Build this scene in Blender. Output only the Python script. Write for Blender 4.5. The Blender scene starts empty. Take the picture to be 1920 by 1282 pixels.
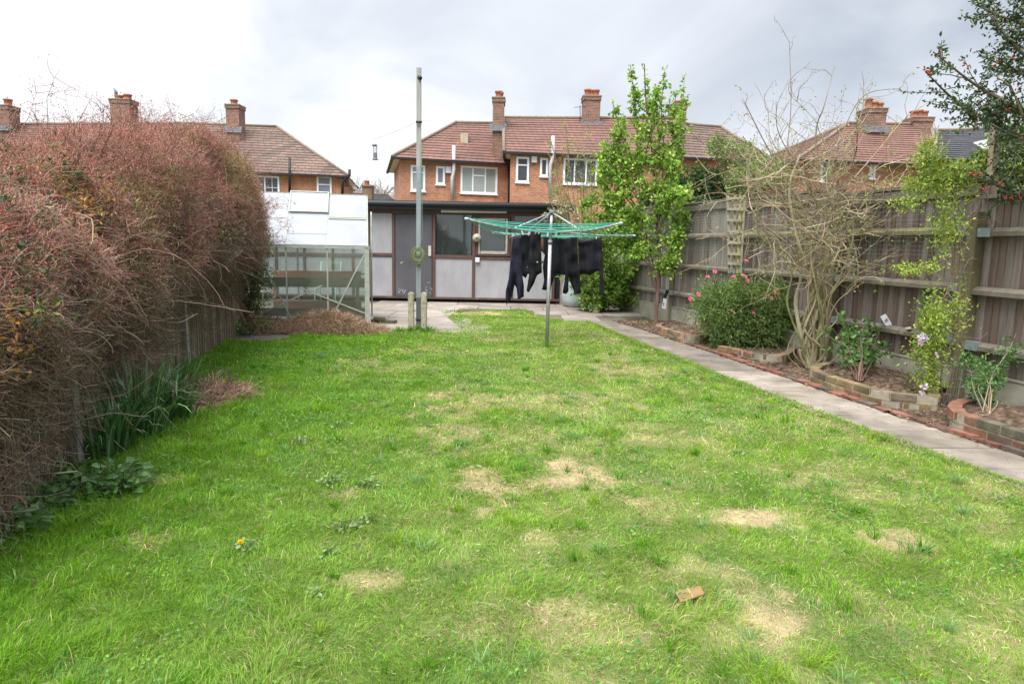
import bpy, math, random
import numpy as np
from mathutils import Vector, Matrix
from mathutils.geometry import delaunay_2d_cdt
random.seed(11)
rng = np.random.default_rng(5)
U = rng.uniform
R = math.radians
SC = bpy.context.scene

# ---------------------------------------------------------------- camera
CH = 1.45
FPX = 1280.0
PITCH = math.atan(182 / 1280)
CM = Matrix.Rotation(math.pi / 2 - PITCH, 3, 'X') @ Matrix.Rotation(R(1.15), 3, 'Z')
cam = bpy.data.cameras.new("camera")
cam.sensor_width = 36.0
cam.lens = FPX / 1920 * 36
cam.clip_start = 0.05
cam.clip_end = 1500
cam_o = bpy.data.objects.new("camera", cam)
SC.collection.objects.link(cam_o)
cam_o.matrix_world = Matrix.Translation((0, 0, CH)) @ CM.to_4x4()
SC.camera = cam_o

# ---------------------------------------------------------------- light
SUN_EL, SUN_AZ = 58, -160          # azimuth from +Y towards +X
sun = bpy.data.lights.new("sun", 'SUN')
sun.energy = 1.5
sun.angle = R(35)
sun.color = (1.0, 0.96, 0.9)
sun_o = bpy.data.objects.new("sun", sun)
SC.collection.objects.link(sun_o)
sd = Vector((math.sin(R(SUN_AZ)) * math.cos(R(SUN_EL)), math.cos(R(SUN_AZ)) * math.cos(R(SUN_EL)), math.sin(R(SUN_EL))))
sun_o.rotation_euler = sd.to_track_quat('Z', 'Y').to_euler()
SC.view_settings.view_transform = 'Standard'
SC.view_settings.look = 'None'
SC.view_settings.exposure = 1.5
SC.view_settings.gamma = 1

w = bpy.data.worlds.new("World")
SC.world = w
w.use_nodes = True
nt = w.node_tree
nt.nodes.clear()


def N(t, typ, **kw):
    n = t.nodes.new(typ)
    for k, v in kw.items():
        setattr(n, k, v)
    return n


def sky():
    t = nt
    L = t.links.new
    out = N(t, 'ShaderNodeOutputWorld')
    bg = N(t, 'ShaderNodeBackground')
    bg.inputs[1].default_value = 0.1
    sk = N(t, 'ShaderNodeTexSky', sky_type='NISHITA', sun_disc=False)
    sk.sun_elevation = R(SUN_EL)
    sk.sun_rotation = R(SUN_AZ)
    tc = N(t, 'ShaderNodeTexCoord')
    sep = N(t, 'ShaderNodeSeparateXYZ')
    L(tc.outputs['Generated'], sep.inputs[0])
    ad = N(t, 'ShaderNodeMath', operation='ADD'); ad.inputs[1].default_value = 0.55
    ab = N(t, 'ShaderNodeMath', operation='ABSOLUTE')
    L(sep.outputs[2], ab.inputs[0]); L(ab.outputs[0], ad.inputs[0])
    dx = N(t, 'ShaderNodeMath', operation='DIVIDE'); L(sep.outputs[0], dx.inputs[0]); L(ad.outputs[0], dx.inputs[1])
    dy = N(t, 'ShaderNodeMath', operation='DIVIDE'); L(sep.outputs[1], dy.inputs[0]); L(ad.outputs[0], dy.inputs[1])
    cb = N(t, 'ShaderNodeCombineXYZ'); L(dx.outputs[0], cb.inputs[0]); L(dy.outputs[0], cb.inputs[1])
    n1 = N(t, 'ShaderNodeTexNoise'); n1.inputs['Scale'].default_value = 2.1; n1.inputs['Detail'].default_value = 7
    n1.inputs['Roughness'].default_value = 0.5; n1.inputs['Distortion'].default_value = 0.5
    mp = N(t, 'ShaderNodeMapping'); mp.inputs['Location'].default_value = (5.3, 0.4, 0)
    L(cb.outputs[0], mp.inputs[0]); L(mp.outputs[0], n1.inputs['Vector'])
    # heavier cloud towards +X and higher up
    m1 = N(t, 'ShaderNodeMath', operation='MULTIPLY_ADD'); m1.inputs[1].default_value = 0.16
    L(sep.outputs[0], m1.inputs[0]); L(n1.outputs[0], m1.inputs[2])
    xp = N(t, 'ShaderNodeMath', operation='MAXIMUM'); xp.inputs[1].default_value = 0
    L(sep.outputs[0], xp.inputs[0])
    xz = N(t, 'ShaderNodeMath', operation='MULTIPLY'); L(xp.outputs[0], xz.inputs[0]); L(sep.outputs[2], xz.inputs[1])
    m2 = N(t, 'ShaderNodeMath', operation='MULTIPLY_ADD'); m2.inputs[1].default_value = 1.5
    L(xz.outputs[0], m2.inputs[0]); L(m1.outputs[0], m2.inputs[2])
    cr = N(t, 'ShaderNodeValToRGB')
    e = cr.color_ramp.elements
    e[0].position = 0.42; e[0].color = (3.9, 3.95, 4.05, 1)
    e[1].position = 0.88; e[1].color = (1.75, 1.92, 2.2, 1)
    x = cr.color_ramp.elements.new(0.60); x.color = (3.0, 3.12, 3.36, 1)
    L(m2.outputs[0], cr.inputs[0])
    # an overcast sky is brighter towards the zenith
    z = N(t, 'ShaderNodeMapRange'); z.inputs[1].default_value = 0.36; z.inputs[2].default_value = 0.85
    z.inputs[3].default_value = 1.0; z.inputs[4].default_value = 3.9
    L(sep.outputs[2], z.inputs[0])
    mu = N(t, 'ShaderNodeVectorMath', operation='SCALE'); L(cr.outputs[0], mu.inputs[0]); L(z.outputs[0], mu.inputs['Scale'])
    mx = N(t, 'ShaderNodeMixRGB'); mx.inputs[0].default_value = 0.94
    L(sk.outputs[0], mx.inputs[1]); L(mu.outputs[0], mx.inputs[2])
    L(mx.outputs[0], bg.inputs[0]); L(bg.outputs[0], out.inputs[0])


sky()


# ---------------------------------------------------------------- picture point -> place
def ray(px, py):
    return CM @ Vector(((px - 960) / FPX, -(py - 641) / FPX, -1.0))


def at(px, py, Y):
    d = ray(px, py)
    return Vector((0, 0, CH)) + d * (Y / d.y)


def gnd(px, py, z=0.0):
    d = ray(px, py)
    return Vector((0, 0, CH)) + d * ((z - CH) / d.z)


def onplane(px, py, p0, n):
    d = ray(px, py)
    o = Vector((0, 0, CH))
    return o + d * ((Vector(p0) - o).dot(n) / d.dot(n))


def sm(a, b, x):
    t = np.clip((x - a) / (b - a), 0, 1)
    return t * t * (3 - 2 * t)


_lat = rng.random((64, 64))


def noise2(x, y, s):
    x = np.asarray(x, float) / s + 100; y = np.asarray(y, float) / s + 100
    xi = np.floor(x).astype(int); yi = np.floor(y).astype(int)
    fx = x - xi; fy = y - yi
    fx = fx * fx * (3 - 2 * fx); fy = fy * fy * (3 - 2 * fy)
    g = lambda i, j: _lat[i % 64, j % 64]
    return (g(xi, yi) * (1 - fx) + g(xi + 1, yi) * fx) * (1 - fy) + (g(xi, yi + 1) * (1 - fx) + g(xi + 1, yi + 1) * fx) * fy


def fbm(x, y, s):
    return (noise2(x, y, s) + .5 * noise2(x + 9, y + 5, s / 2) + .25 * noise2(x + 3, y + 17, s / 4)) / 1.75


# ---------------------------------------------------------------- materials
def base_mat(name):
    m = bpy.data.materials.new(name)
    m.use_nodes = True
    t = m.node_tree
    b = t.nodes['Principled BSDF']
    return m, t, b


def ramp(t, fac, stops):
    cr = N(t, 'ShaderNodeValToRGB')
    e = cr.color_ramp.elements
    while len(e) < len(stops):
        e.new(0.5)
    for el, (p, c) in zip(e, stops):
        el.position = p
        el.color = (*c, 1)
    t.links.new(fac, cr.inputs[0])
    return cr.outputs[0]


def noise(t, coord, scale, detail=4, rough=.55, stretch=None, kind='Object', loc=(0, 0, 0)):
    n = N(t, 'ShaderNodeTexNoise')
    n.inputs['Scale'].default_value = scale
    n.inputs['Detail'].default_value = detail
    n.inputs['Roughness'].default_value = rough
    if stretch or loc != (0, 0, 0):
        mp = N(t, 'ShaderNodeMapping')
        mp.inputs['Scale'].default_value = stretch or (1, 1, 1)
        mp.inputs['Location'].default_value = loc
        t.links.new(coord, mp.inputs[0]); t.links.new(mp.outputs[0], n.inputs['Vector'])
    else:
        t.links.new(coord, n.inputs['Vector'])
    return n.outputs[0]


def bump(t, b, h, strength, dist=0.01):
    bp = N(t, 'ShaderNodeBump')
    bp.inputs['Strength'].default_value = strength
    bp.inputs['Distance'].default_value = dist
    t.links.new(h, bp.inputs['Height'])
    t.links.new(bp.outputs[0], b.inputs['Normal'])


def mulcol(t, a, b_, f=1.0, mode='MULTIPLY'):
    m = N(t, 'ShaderNodeMixRGB', blend_type=mode)
    m.inputs[0].default_value = f
    t.links.new(a, m.inputs[1])
    if isinstance(b_, tuple):
        m.inputs[2].default_value = (*b_, 1)
    else:
        t.links.new(b_, m.inputs[2])
    return m.outputs[0]


def pm(name, c1, c2=None, scale=6, rough=.8, bs=.3, bscale=None, stretch=None, metal=0, attr=False, c3=None, dist=.01, spec=.4):
    """noise mottled material; attr: multiply with the mesh's own Col attribute"""
    m, t, b = base_mat(name)
    tc = N(t, 'ShaderNodeTexCoord').outputs['Object']
    c2 = c2 or tuple(x * .7 for x in c1)
    n = noise(t, tc, scale, 6, .6, stretch)
    st = [(.32, c2), (.62, c1)] + ([(.75, c3)] if c3 else [])
    col = ramp(t, n, st)
    if attr:
        a = N(t, 'ShaderNodeAttribute', attribute_name='Col')
        col = mulcol(t, col, a.outputs[0])
    t.links.new(col, b.inputs['Base Color'])
    b.inputs['Roughness'].default_value = rough
    b.inputs['Metallic'].default_value = metal
    b.inputs['Specular IOR Level'].default_value = spec
    if bs:
        bump(t, b, noise(t, tc, bscale or scale * 5, 5, .6, stretch), bs, dist)
    return m


def brickmat(name, c1, c2, mortar, bw=.225, bh=.075, ms=.012, rough=.9):
    m, t, b = base_mat(name)
    uv = N(t, 'ShaderNodeUVMap').outputs[0]
    br = N(t, 'ShaderNodeTexBrick')
    br.inputs['Color1'].default_value = (*c1, 1)
    br.inputs['Color2'].default_value = (*c2, 1)
    br.inputs['Mortar'].default_value = (*mortar, 1)
    br.inputs['Scale'].default_value = 1
    br.inputs['Brick Width'].default_value = bw
    br.inputs['Row Height'].default_value = bh
    br.inputs['Mortar Size'].default_value = ms
    br.inputs['Mortar Smooth'].default_value = .3
    t.links.new(uv, br.inputs['Vector'])
    n = noise(t, uv, 1.1, 5, .65)
    col = mulcol(t, br.outputs[0], ramp(t, n, [(.3, (.62, .6, .58)), (.65, (1.08, 1.05, 1.0))]))
    n2 = noise(t, uv, 9, 3, .6)
    col = mulcol(t, col, ramp(t, n2, [(.3, (.75, .75, .75)), (.6, (1.05, 1.05, 1.05))]))
    t.links.new(col, b.inputs['Base Color'])
    b.inputs['Roughness'].default_value = rough
    bump(t, b, br.outputs['Fac'], -.5, .01)
    return m


def tilemat(name, c1, c2, dark, bw=.3, bh=.32, moss=None):
    m, t, b = base_mat(name)
    uv = N(t, 'ShaderNodeUVMap').outputs[0]
    a = N(t, 'ShaderNodeAttribute', attribute_name='Col')
    br = N(t, 'ShaderNodeTexBrick')
    br.offset = 0.0
    br.inputs['Color1'].default_value = (*c1, 1)
    br.inputs['Color2'].default_value = (*c2, 1)
    br.inputs['Mortar'].default_value = (*dark, 1)
    br.inputs['Scale'].default_value = 1
    br.inputs['Brick Width'].default_value = bw
    br.inputs['Row Height'].default_value = 50
    br.inputs['Mortar Size'].default_value = .014
    br.inputs['Mortar Smooth'].default_value = .6
    br.offset_frequency = 2
    t.links.new(uv, br.inputs['Vector'])
    n = noise(t, uv, .7, 6, .7)
    col = mulcol(t, br.outputs[0], ramp(t, n, [(.3, (.66, .64, .62)), (.65, (1.1, 1.06, 1.02))]))
    n2 = noise(t, uv, 6, 4, .7)
    col = mulcol(t, col, ramp(t, n2, [(.3, (.7, .7, .7)), (.6, (1.1, 1.1, 1.1))]))
    col = mulcol(t, col, a.outputs[0])
    if moss:
        n3 = noise(t, uv, 1.7, 6, .75, loc=(4, 2, 0))
        mm = N(t, 'ShaderNodeMixRGB')
        mr = N(t, 'ShaderNodeMapRange'); mr.inputs[1].default_value = .55; mr.inputs[2].default_value = .7
        t.links.new(n3, mr.inputs[0]); t.links.new(mr.outputs[0], mm.inputs[0])
        t.links.new(col, mm.inputs[1]); mm.inputs[2].default_value = (*moss, 1)
        col = mm.outputs[0]
    t.links.new(col, b.inputs['Base Color'])
    b.inputs['Roughness'].default_value = .85
    bump(t, b, br.outputs['Fac'], -.6, .03)
    return m


def leafmat(name, rough=.5, trans=.3, var=.25, spec=.35):
    m, t, b = base_mat(name)
    a = N(t, 'ShaderNodeAttribute', attribute_name='Col').outputs[0]
    tc = N(t, 'ShaderNodeTexCoord').outputs['Object']
    n = noise(t, tc, 2.2, 3, .6)
    col = mulcol(t, a, ramp(t, n, [(.3, (1 - var,) * 3), (.7, (1 + var,) * 3)]))
    t.links.new(col, b.inputs['Base Color'])
    b.inputs['Roughness'].default_value = rough
    b.inputs['Specular IOR Level'].default_value = spec
    if trans:
        tr = N(t, 'ShaderNodeBsdfTranslucent')
        t.links.new(mulcol(t, col, (1.25, 1.3, .7)), tr.inputs[0])
        mx = N(t, 'ShaderNodeMixShader')
        mx.inputs[0].default_value = trans
        t.links.new(b.outputs[0], mx.inputs[1]); t.links.new(tr.outputs[0], mx.inputs[2])
        t.links.new(mx.outputs[0], t.nodes['Material Output'].inputs[0])
    return m


def glassmat(name, tint=(.86, .93, .9), refl=.12, clear=.8, haze=(.6, .66, .64)):
    """clear = how much one sees through; the rest is dust and algae on the pane"""
    m, t, b = base_mat(name)
    tr = N(t, 'ShaderNodeBsdfTransparent'); tr.inputs[0].default_value = (*tint, 1)
    gl = N(t, 'ShaderNodeBsdfGlossy'); gl.inputs['Roughness'].default_value = .04
    fr = N(t, 'ShaderNodeFresnel'); fr.inputs[0].default_value = 1.5
    ad = N(t, 'ShaderNodeMath', operation='MULTIPLY_ADD'); ad.inputs[1].default_value = 1; ad.inputs[2].default_value = refl - .04
    t.links.new(fr.outputs[0], ad.inputs[0])
    mx = N(t, 'ShaderNodeMixShader'); t.links.new(ad.outputs[0], mx.inputs[0])
    t.links.new(tr.outputs[0], mx.inputs[1]); t.links.new(gl.outputs[0], mx.inputs[2])
    df = N(t, 'ShaderNodeBsdfDiffuse'); df.inputs[0].default_value = (*haze, 1)
    tc = N(t, 'ShaderNodeTexCoord').outputs['Object']
    n = noise(t, tc, 3.5, 5, .65)
    mr = N(t, 'ShaderNodeMapRange'); mr.inputs[1].default_value = .3; mr.inputs[2].default_value = .75
    mr.inputs[3].default_value = (1 - clear) * .5; mr.inputs[4].default_value = (1 - clear) * 1.6
    t.links.new(n, mr.inputs[0])
    m2 = N(t, 'ShaderNodeMixShader'); t.links.new(mr.outputs[0], m2.inputs[0])
    t.links.new(mx.outputs[0], m2.inputs[1]); t.links.new(df.outputs[0], m2.inputs[2])
    t.links.new(m2.outputs[0], t.nodes['Material Output'].inputs[0])
    return m


# ---------------------------------------------------------------- objects
def link(o):
    SC.collection.objects.link(o)
    return o


def tag(o, label=None, cat=None, group=None, kind=None):
    if label: o['label'] = label
    if cat: o['category'] = cat
    if group: o['group'] = group
    if kind: o['kind'] = kind
    return o


def empty(name, loc, label, cat, group=None):
    o = bpy.data.objects.new(name, None)
    o.empty_display_size = .1
    o.location = loc
    link(o)
    return tag(o, label, cat, group)


def origin(o):
    v = Vector((0, 0, 0))
    while o is not None:
        v += Vector(o.location)
        o = o.parent
    return v


class MB:
    """collects boxes, bars, tubes and plates in place coordinates; build() links ONE mesh object"""

    XF = None          # a turn applied to everything built while it is set

    def __init__(s):
        s.v = []; s.f = []; s.c = []; s.sm = []

    def add(s, vs, fs, col=(1, 1, 1), smooth=False):
        k = len(s.v)
        s.v += [tuple(p) for p in vs]
        s.c += [col] * len(vs)
        s.f += [tuple(i + k for i in f) for f in fs]
        s.sm += [smooth] * len(fs)
        return s

    BF = [(0, 3, 2, 1), (4, 5, 6, 7), (0, 1, 5, 4), (1, 2, 6, 5), (2, 3, 7, 6), (3, 0, 4, 7)]

    def box(s, x0, x1, y0, y1, z0, z1, col=(1, 1, 1)):
        return s.add([(x0, y0, z0), (x1, y0, z0), (x1, y1, z0), (x0, y1, z0), (x0, y0, z1), (x1, y0, z1), (x1, y1, z1), (x0, y1, z1)], s.BF, col)

    def hexa(s, p, col=(1, 1, 1)):
        return s.add(p, s.BF, col)

    def obox(s, c, ax, ay, az, hx, hy, hz, col=(1, 1, 1)):
        c = Vector(c); ax = Vector(ax) * hx; ay = Vector(ay) * hy; az = Vector(az) * hz
        return s.add([c - ax - ay - az, c + ax - ay - az, c + ax + ay - az, c - ax + ay - az,
                      c - ax - ay + az, c + ax - ay + az, c + ax + ay + az, c - ax + ay + az], s.BF, col)

    def bar(s, a, b, wd, dp, up=(0, 0, 1), col=(1, 1, 1)):
        a = Vector(a); b = Vector(b)
        d = (b - a)
        L = d.length
        d.normalize()
        up = Vector(up)
        if abs(d.dot(up)) > .98:
            up = Vector((0, 1, 0))
        sx = d.cross(up).normalized()
        u = sx.cross(d).normalized()
        return s.obox((a + b) / 2, d, sx, u, L / 2, wd / 2, dp / 2, col)

    def tube(s, pts, r, n=8, col=(1, 1, 1), cap=True):
        pts = [Vector(p) for p in pts]
        if not hasattr(r, '__len__'):
            r = [r] * len(pts)
        vs = []
        fs = []
        prev = None
        for i, p in enumerate(pts):
            d = (pts[min(i + 1, len(pts) - 1)] - pts[max(i - 1, 0)]).normalized()
            ref = Vector((0, 0, 1)) if abs(d.z) < .9 else Vector((1, 0, 0))
            if prev is not None:
                u = (prev - d * prev.dot(d))
                u = u.normalized() if u.length > 1e-5 else d.cross(ref).normalized()
            else:
                u = d.cross(ref).normalized()
            prev = u
            v = d.cross(u)
            for j in range(n):
                a = 2 * math.pi * j / n
                vs.append(p + (u * math.cos(a) + v * math.sin(a)) * r[i])
        for i in range(len(pts) - 1):
            for j in range(n):
                k = (j + 1) % n
                fs.append((i * n + j, i * n + k, (i + 1) * n + k, (i + 1) * n + j))
        if cap:
            fs.append(tuple(range(n))[::-1])
            fs.append(tuple((len(pts) - 1) * n + j for j in range(n)))
        return s.add(vs, fs, col, True)

    def lathe(s, prof, c, n=20, col=(1, 1, 1)):
        c = Vector(c)
        vs = []
        fs = []
        for (r, z) in prof:
            for j in range(n):
                a = 2 * math.pi * j / n
                vs.append(c + Vector((r * math.cos(a), r * math.sin(a), z)))
        for i in range(len(prof) - 1):
            for j in range(n):
                k = (j + 1) % n
                fs.append((i * n + j, i * n + k, (i + 1) * n + k, (i + 1) * n + j))
        return s.add(vs, fs, col, True)

    def plate(s, poly, nrm, th, col=(1, 1, 1)):
        poly = [Vector(p) for p in poly]
        nrm = Vector(nrm).normalized() * th
        n = len(poly)
        vs = poly + [p + nrm for p in poly]
        fs = [tuple(range(n))[::-1], tuple(range(n, 2 * n))] + [(i, (i + 1) % n, n + (i + 1) % n, n + i) for i in range(n)]
        return s.add(vs, fs, col)

    def build(s, name, m, parent=None, bevel=0, recalc=True, **kw):
        me = bpy.data.meshes.new(name)
        off = origin(parent) if parent is not None else Vector((0, 0, 0))
        if MB.XF is not None: s.v = [tuple(MB.XF @ Vector(p)) for p in s.v]
        V = np.array(s.v, float) - np.array(off)
        me.from_pydata(V.tolist(), [], s.f)
        if recalc:
            import bmesh
            bm = bmesh.new(); bm.from_mesh(me); bmesh.ops.recalc_face_normals(bm, faces=bm.faces); bm.to_mesh(me); bm.free()
        at_ = me.color_attributes.new('Col', 'FLOAT_COLOR', 'POINT')
        at_.data.foreach_set('color', np.c_[np.array(s.c, float), np.ones(len(s.c))].ravel())
        me.polygons.foreach_set('use_smooth', s.sm)
        uv = me.uv_layers.new(name='UVMap')
        uvd = np.zeros((len(me.loops), 2))
        W = np.array(s.v, float)
        for p in me.polygons:
            n = p.normal
            if abs(n.z) > .95:
                a = Vector((1, 0, 0)); b = Vector((0, 1, 0))
            else:
                a = Vector((-n.y, n.x, 0)).normalized(); b = n.cross(a)
            for li in p.loop_indices:
                q = W[me.loops[li].vertex_index]
                uvd[li] = (q[0] * a.x + q[1] * a.y + q[2] * a.z, q[0] * b.x + q[1] * b.y + q[2] * b.z)
        uv.data.foreach_set('uv', uvd.ravel())
        me.materials.append(m)
        o = bpy.data.objects.new(name, me)
        link(o)
        if parent is not None:
            o.parent = parent
        if bevel:
            bv = o.modifiers.new('bevel', 'BEVEL'); bv.width = bevel; bv.segments = 2; bv.limit_method = 'ANGLE'
        if kw:
            tag(o, **kw)
        return o


# ---- bulk vegetation meshes
def nrm(a):
    return a / np.maximum(np.linalg.norm(a, axis=-1, keepdims=True), 1e-9)


def rdir(n):
    return nrm(rng.normal(size=(n, 3)))


class VG:
    def __init__(s):
        s.v = []; s.c = []; s.q = []; s.t = []; s.n = 0

    def _put(s, V, Cc, q=None, t=None):
        s.v.append(V.reshape(-1, 3)); s.c.append(Cc.reshape(-1, 3))
        if q is not None: s.q.append(q + s.n)
        if t is not None: s.t.append(t + s.n)
        s.n += len(s.v[-1])

    def tubes(s, P, Rr, col, S=3):
        """P (N,K,3), Rr (N,K), col (3,) or (N,3)"""
        P = np.asarray(P, float)
        n, K, _ = P.shape
        Rr = np.broadcast_to(Rr, (n, K))
        T = nrm(np.gradient(P, axis=1))
        ref = np.where(np.abs(T[:, :1, 2:3]) < .9, np.array([0, 0, 1.]), np.array([1., 0, 0]))
        u = nrm(np.cross(T, np.broadcast_to(ref, T.shape)))
        v = np.cross(T, u)
        a = np.arange(S) * 2 * np.pi / S
        V = P[:, :, None] + (u[:, :, None] * np.cos(a)[None, None, :, None] + v[:, :, None] * np.sin(a)[None, None, :, None]) * Rr[:, :, None, None]
        base = (np.arange(n) * K * S)[:, None, None]
        i = np.arange(K - 1)[None, :, None]
        j = np.arange(S)[None, None, :]
        k = (j + 1) % S
        q = np.stack(np.broadcast_arrays(base + i * S + j, base + i * S + k, base + (i + 1) * S + k, base + (i + 1) * S + j), -1).reshape(-1, 4)
        col = np.asarray(col, float)
        col = np.broadcast_to(col if col.ndim == 1 else col[:, None, None, :], V.shape)
        s._put(V, col, q=q)
        return s

    def leaves(s, Cn, D, L, W, col, fold=.25, droop=0.0):
        """two triangles folded at the midrib"""
        n = len(Cn)
        D = nrm(D)
        side = nrm(np.cross(D, rdir(n)))
        up = np.cross(side, D)
        L = np.broadcast_to(L, (n,))[:, None]; W = np.broadcast_to(W, (n,))[:, None]
        b = Cn
        m = Cn + D * L * .45
        l = m + side * W * .5 + up * W * fold
        r = m - side * W * .5 + up * W * fold
        tip = Cn + D * L - up * L * droop
        V = np.stack([b, l, tip, r], 1)
        k = (np.arange(n) * 4)[:, None]
        t = np.concatenate([k + np.array([0, 2, 1]), k + np.array([0, 3, 2])])
        col = np.broadcast_to(np.asarray(col, float), (n, 3))
        s._put(V, np.broadcast_to(col[:, None], (n, 4, 3)), t=t)
        return s

    def broad(s, Cn, D, L, W, col, fold=.15):
        """rounder six point leaf: 2 quads"""
        n = len(Cn)
        D = nrm(D)
        side = nrm(np.cross(D, rdir(n)))
        up = np.cross(side, D)
        up = np.where(up[:, 2:3] < 0, -up, up)
        L = np.broadcast_to(L, (n,))[:, None]; W = np.broadcast_to(W, (n,))[:, None]
        b = Cn
        l1 = Cn + D * L * .3 + side * W * .5 + up * W * fold
        l2 = Cn + D * L * .72 + side * W * .38 + up * W * fold * .6
        r1 = Cn + D * L * .3 - side * W * .5 + up * W * fold
        r2 = Cn + D * L * .72 - side * W * .38 + up * W * fold * .6
        tip = Cn + D * L - up * L * .12
        V = np.stack([b, l1, l2, tip, r2, r1], 1)
        k = (np.arange(n) * 6)[:, None]
        q = np.concatenate([k + np.array([0, 3, 2, 1]), k + np.array([0, 5, 4, 3])])
        col = np.broadcast_to(np.asarray(col, float), (n, 3))
        s._put(V, np.broadcast_to(col[:, None], (n, 6, 3)), q=q)
        return s

    def blades(s, B, lean, h, w, col, K=3):
        """grass blades: B (N,3) base, lean (N,2) sideways shift of the tip, h, w (N)"""
        n = len(B)
        a = U(0, 2 * np.pi, n)
        sx = np.stack([np.cos(a), np.sin(a), np.zeros(n)], 1)
        up = np.array([0, 0, 1.])
        ln = np.c_[lean, np.zeros(n)]
        h = np.broadcast_to(h, (n,)); w = np.broadcast_to(w, (n,))
        rows = []
        for i in range(K - 1):
            f = i / (K - 1)
            c = B + ln * f ** 1.8 + up * (h * (f - .12 * f * f))[:, None]
            ww = (w * (1 - .45 * f) * .5)[:, None]
            rows += [c - sx * ww, c + sx * ww]
        tip = B + ln + up * (h * .88)[:, None] - up * (np.linalg.norm(lean, axis=1) * .25)[:, None]
        V = np.stack(rows + [tip], 1)
        m = 2 * (K - 1) + 1
        k = (np.arange(n) * m)[:, None]
        q = [k + np.array([2 * i, 2 * i + 1, 2 * i + 3, 2 * i + 2]) for i in range(K - 2)]
        t = k + np.array([2 * (K - 2), 2 * (K - 2) + 1, 2 * (K - 1)])
        col = np.broadcast_to(np.asarray(col, float), (n, 3))
        s._put(V, np.broadcast_to(col[:, None], (n, m, 3)), q=np.concatenate(q), t=t)
        return s

    def build(s, name, m, parent=None, smooth=False, **kw):
        V = np.concatenate(s.v); Cc = np.concatenate(s.c)
        off = origin(parent) if parent is not None else Vector((0, 0, 0))
        V = V - np.array(off)
        q = np.concatenate(s.q) if s.q else np.zeros((0, 4), int)
        t = np.concatenate(s.t) if s.t else np.zeros((0, 3), int)
        me = bpy.data.meshes.new(name)
        me.vertices.add(len(V)); me.vertices.foreach_set('co', V.astype(np.float32).ravel())
        me.loops.add(q.size + t.size)
        me.loops.foreach_set('vertex_index', np.concatenate([q.ravel(), t.ravel()]).astype(np.int32))
        me.polygons.add(len(q) + len(t))
        st = np.concatenate([np.arange(len(q)) * 4, q.size + np.arange(len(t)) * 3]).astype(np.int32)
        me.polygons.foreach_set('loop_start', st)
        me.polygons.foreach_set('use_smooth', np.full(len(q) + len(t), smooth))
        a = me.color_attributes.new('Col', 'FLOAT_COLOR', 'POINT')
        a.data.foreach_set('color', np.c_[Cc, np.ones(len(Cc))].astype(np.float32).ravel())
        me.update(calc_edges=True)
        me.validate()
        me.materials.append(m)
        o = bpy.data.objects.new(name, me)
        link(o)
        if parent is not None: o.parent = parent
        if kw: tag(o, **kw)
        return o


def grow(P0, D0, L, K=5, wob=.25, pull=(0, 0, 0)):
    """random walk branches: P0 (N,3), D0 (N,3), L (N)"""
    n = len(P0)
    P = [np.asarray(P0, float)]
    D = nrm(np.asarray(D0, float))
    L = np.broadcast_to(L, (n,))
    pull = np.asarray(pull, float)
    for i in range(K - 1):
        D = nrm(D + rng.normal(size=(n, 3)) * wob + pull)
        P.append(P[-1] + D * (L / (K - 1))[:, None])
    return np.stack(P, 1)


def along(P, n, lo=.2, hi=1.0):
    """n random points per polyline: positions, tangents, owner"""
    N_, K, _ = P.shape
    own = np.repeat(np.arange(N_), n)
    f = U(lo, hi, len(own)) * (K - 1) * .9999
    i = np.minimum(f.astype(int), K - 2); fr = (f - i)[:, None]
    A = P[own, i]; B = P[own, i + 1]
    return A * (1 - fr) + B * fr, nrm(B - A), own, f / (K - 1)


def spline(pts, K):
    """Catmull-Rom through 3D points -> (1,K,3)"""
    p = np.array([tuple(q) for q in pts], float)
    p = np.vstack([2 * p[0] - p[1], p, 2 * p[-1] - p[-2]])
    m = len(p) - 3
    out = []
    for u in np.linspace(0, m * .99999, K):
        i = int(u); t = u - i
        a, b, c, d = p[i:i + 4]
        out.append(.5 * (2 * b + (c - a) * t + (2 * a - 5 * b + 4 * c - d) * t * t + (3 * b - a - 3 * c + d) * t ** 3))
    return np.array(out)[None]


def vcol(c, n, v=.2, hue=.08):
    c = np.asarray(c, float)
    return np.clip(c * (1 + rng.normal(size=(n, 1)) * v) * (1 + rng.normal(size=(n, 3)) * hue), .004, 1)


def pickcol(cols, wts, n, v=.15, hue=.06):
    cols = np.array(cols, float)
    i = rng.choice(len(cols), n, p=np.array(wts) / sum(wts))
    return vcol(cols[i], n, v, hue)


# shared materials
M_leaf = leafmat('leaf')
M_glossleaf = leafmat('glossy_leaf', rough=.3, trans=.12, spec=.5)
M_petal = leafmat('petal', rough=.6, trans=.35, var=.08)
M_grass = leafmat('grass', rough=.6, trans=.32, var=.12, spec=.2)
M_bark = pm('bark', (1, 1, 1), (.6, .58, .55), 14, .9, .5, 40, (1, 1, .3), attr=True)
M_twig = leafmat('twig', rough=.85, trans=0, var=.2, spec=.15)
# ================================================================ GROUND, LAWN, PATIO, PATH
M_earth = pm('field_ground', (.09, .11, .035), (.06, .05, .03), 3, .95, .4)
g = MB(); g.add([(-500, -60, -.06), (500, -60, -.06), (500, 900, -.06), (-500, 900, -.06)], [(0, 1, 2, 3)])
g.build('ground', M_earth, kind='structure', label='rough ground stretching beyond the garden')


def interp(pts):
    a = np.array([(p[1], p[0]) for p in pts]); a = a[a[:, 0].argsort()]
    return lambda y: np.interp(y, a[:, 0], a[:, 1])


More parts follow.
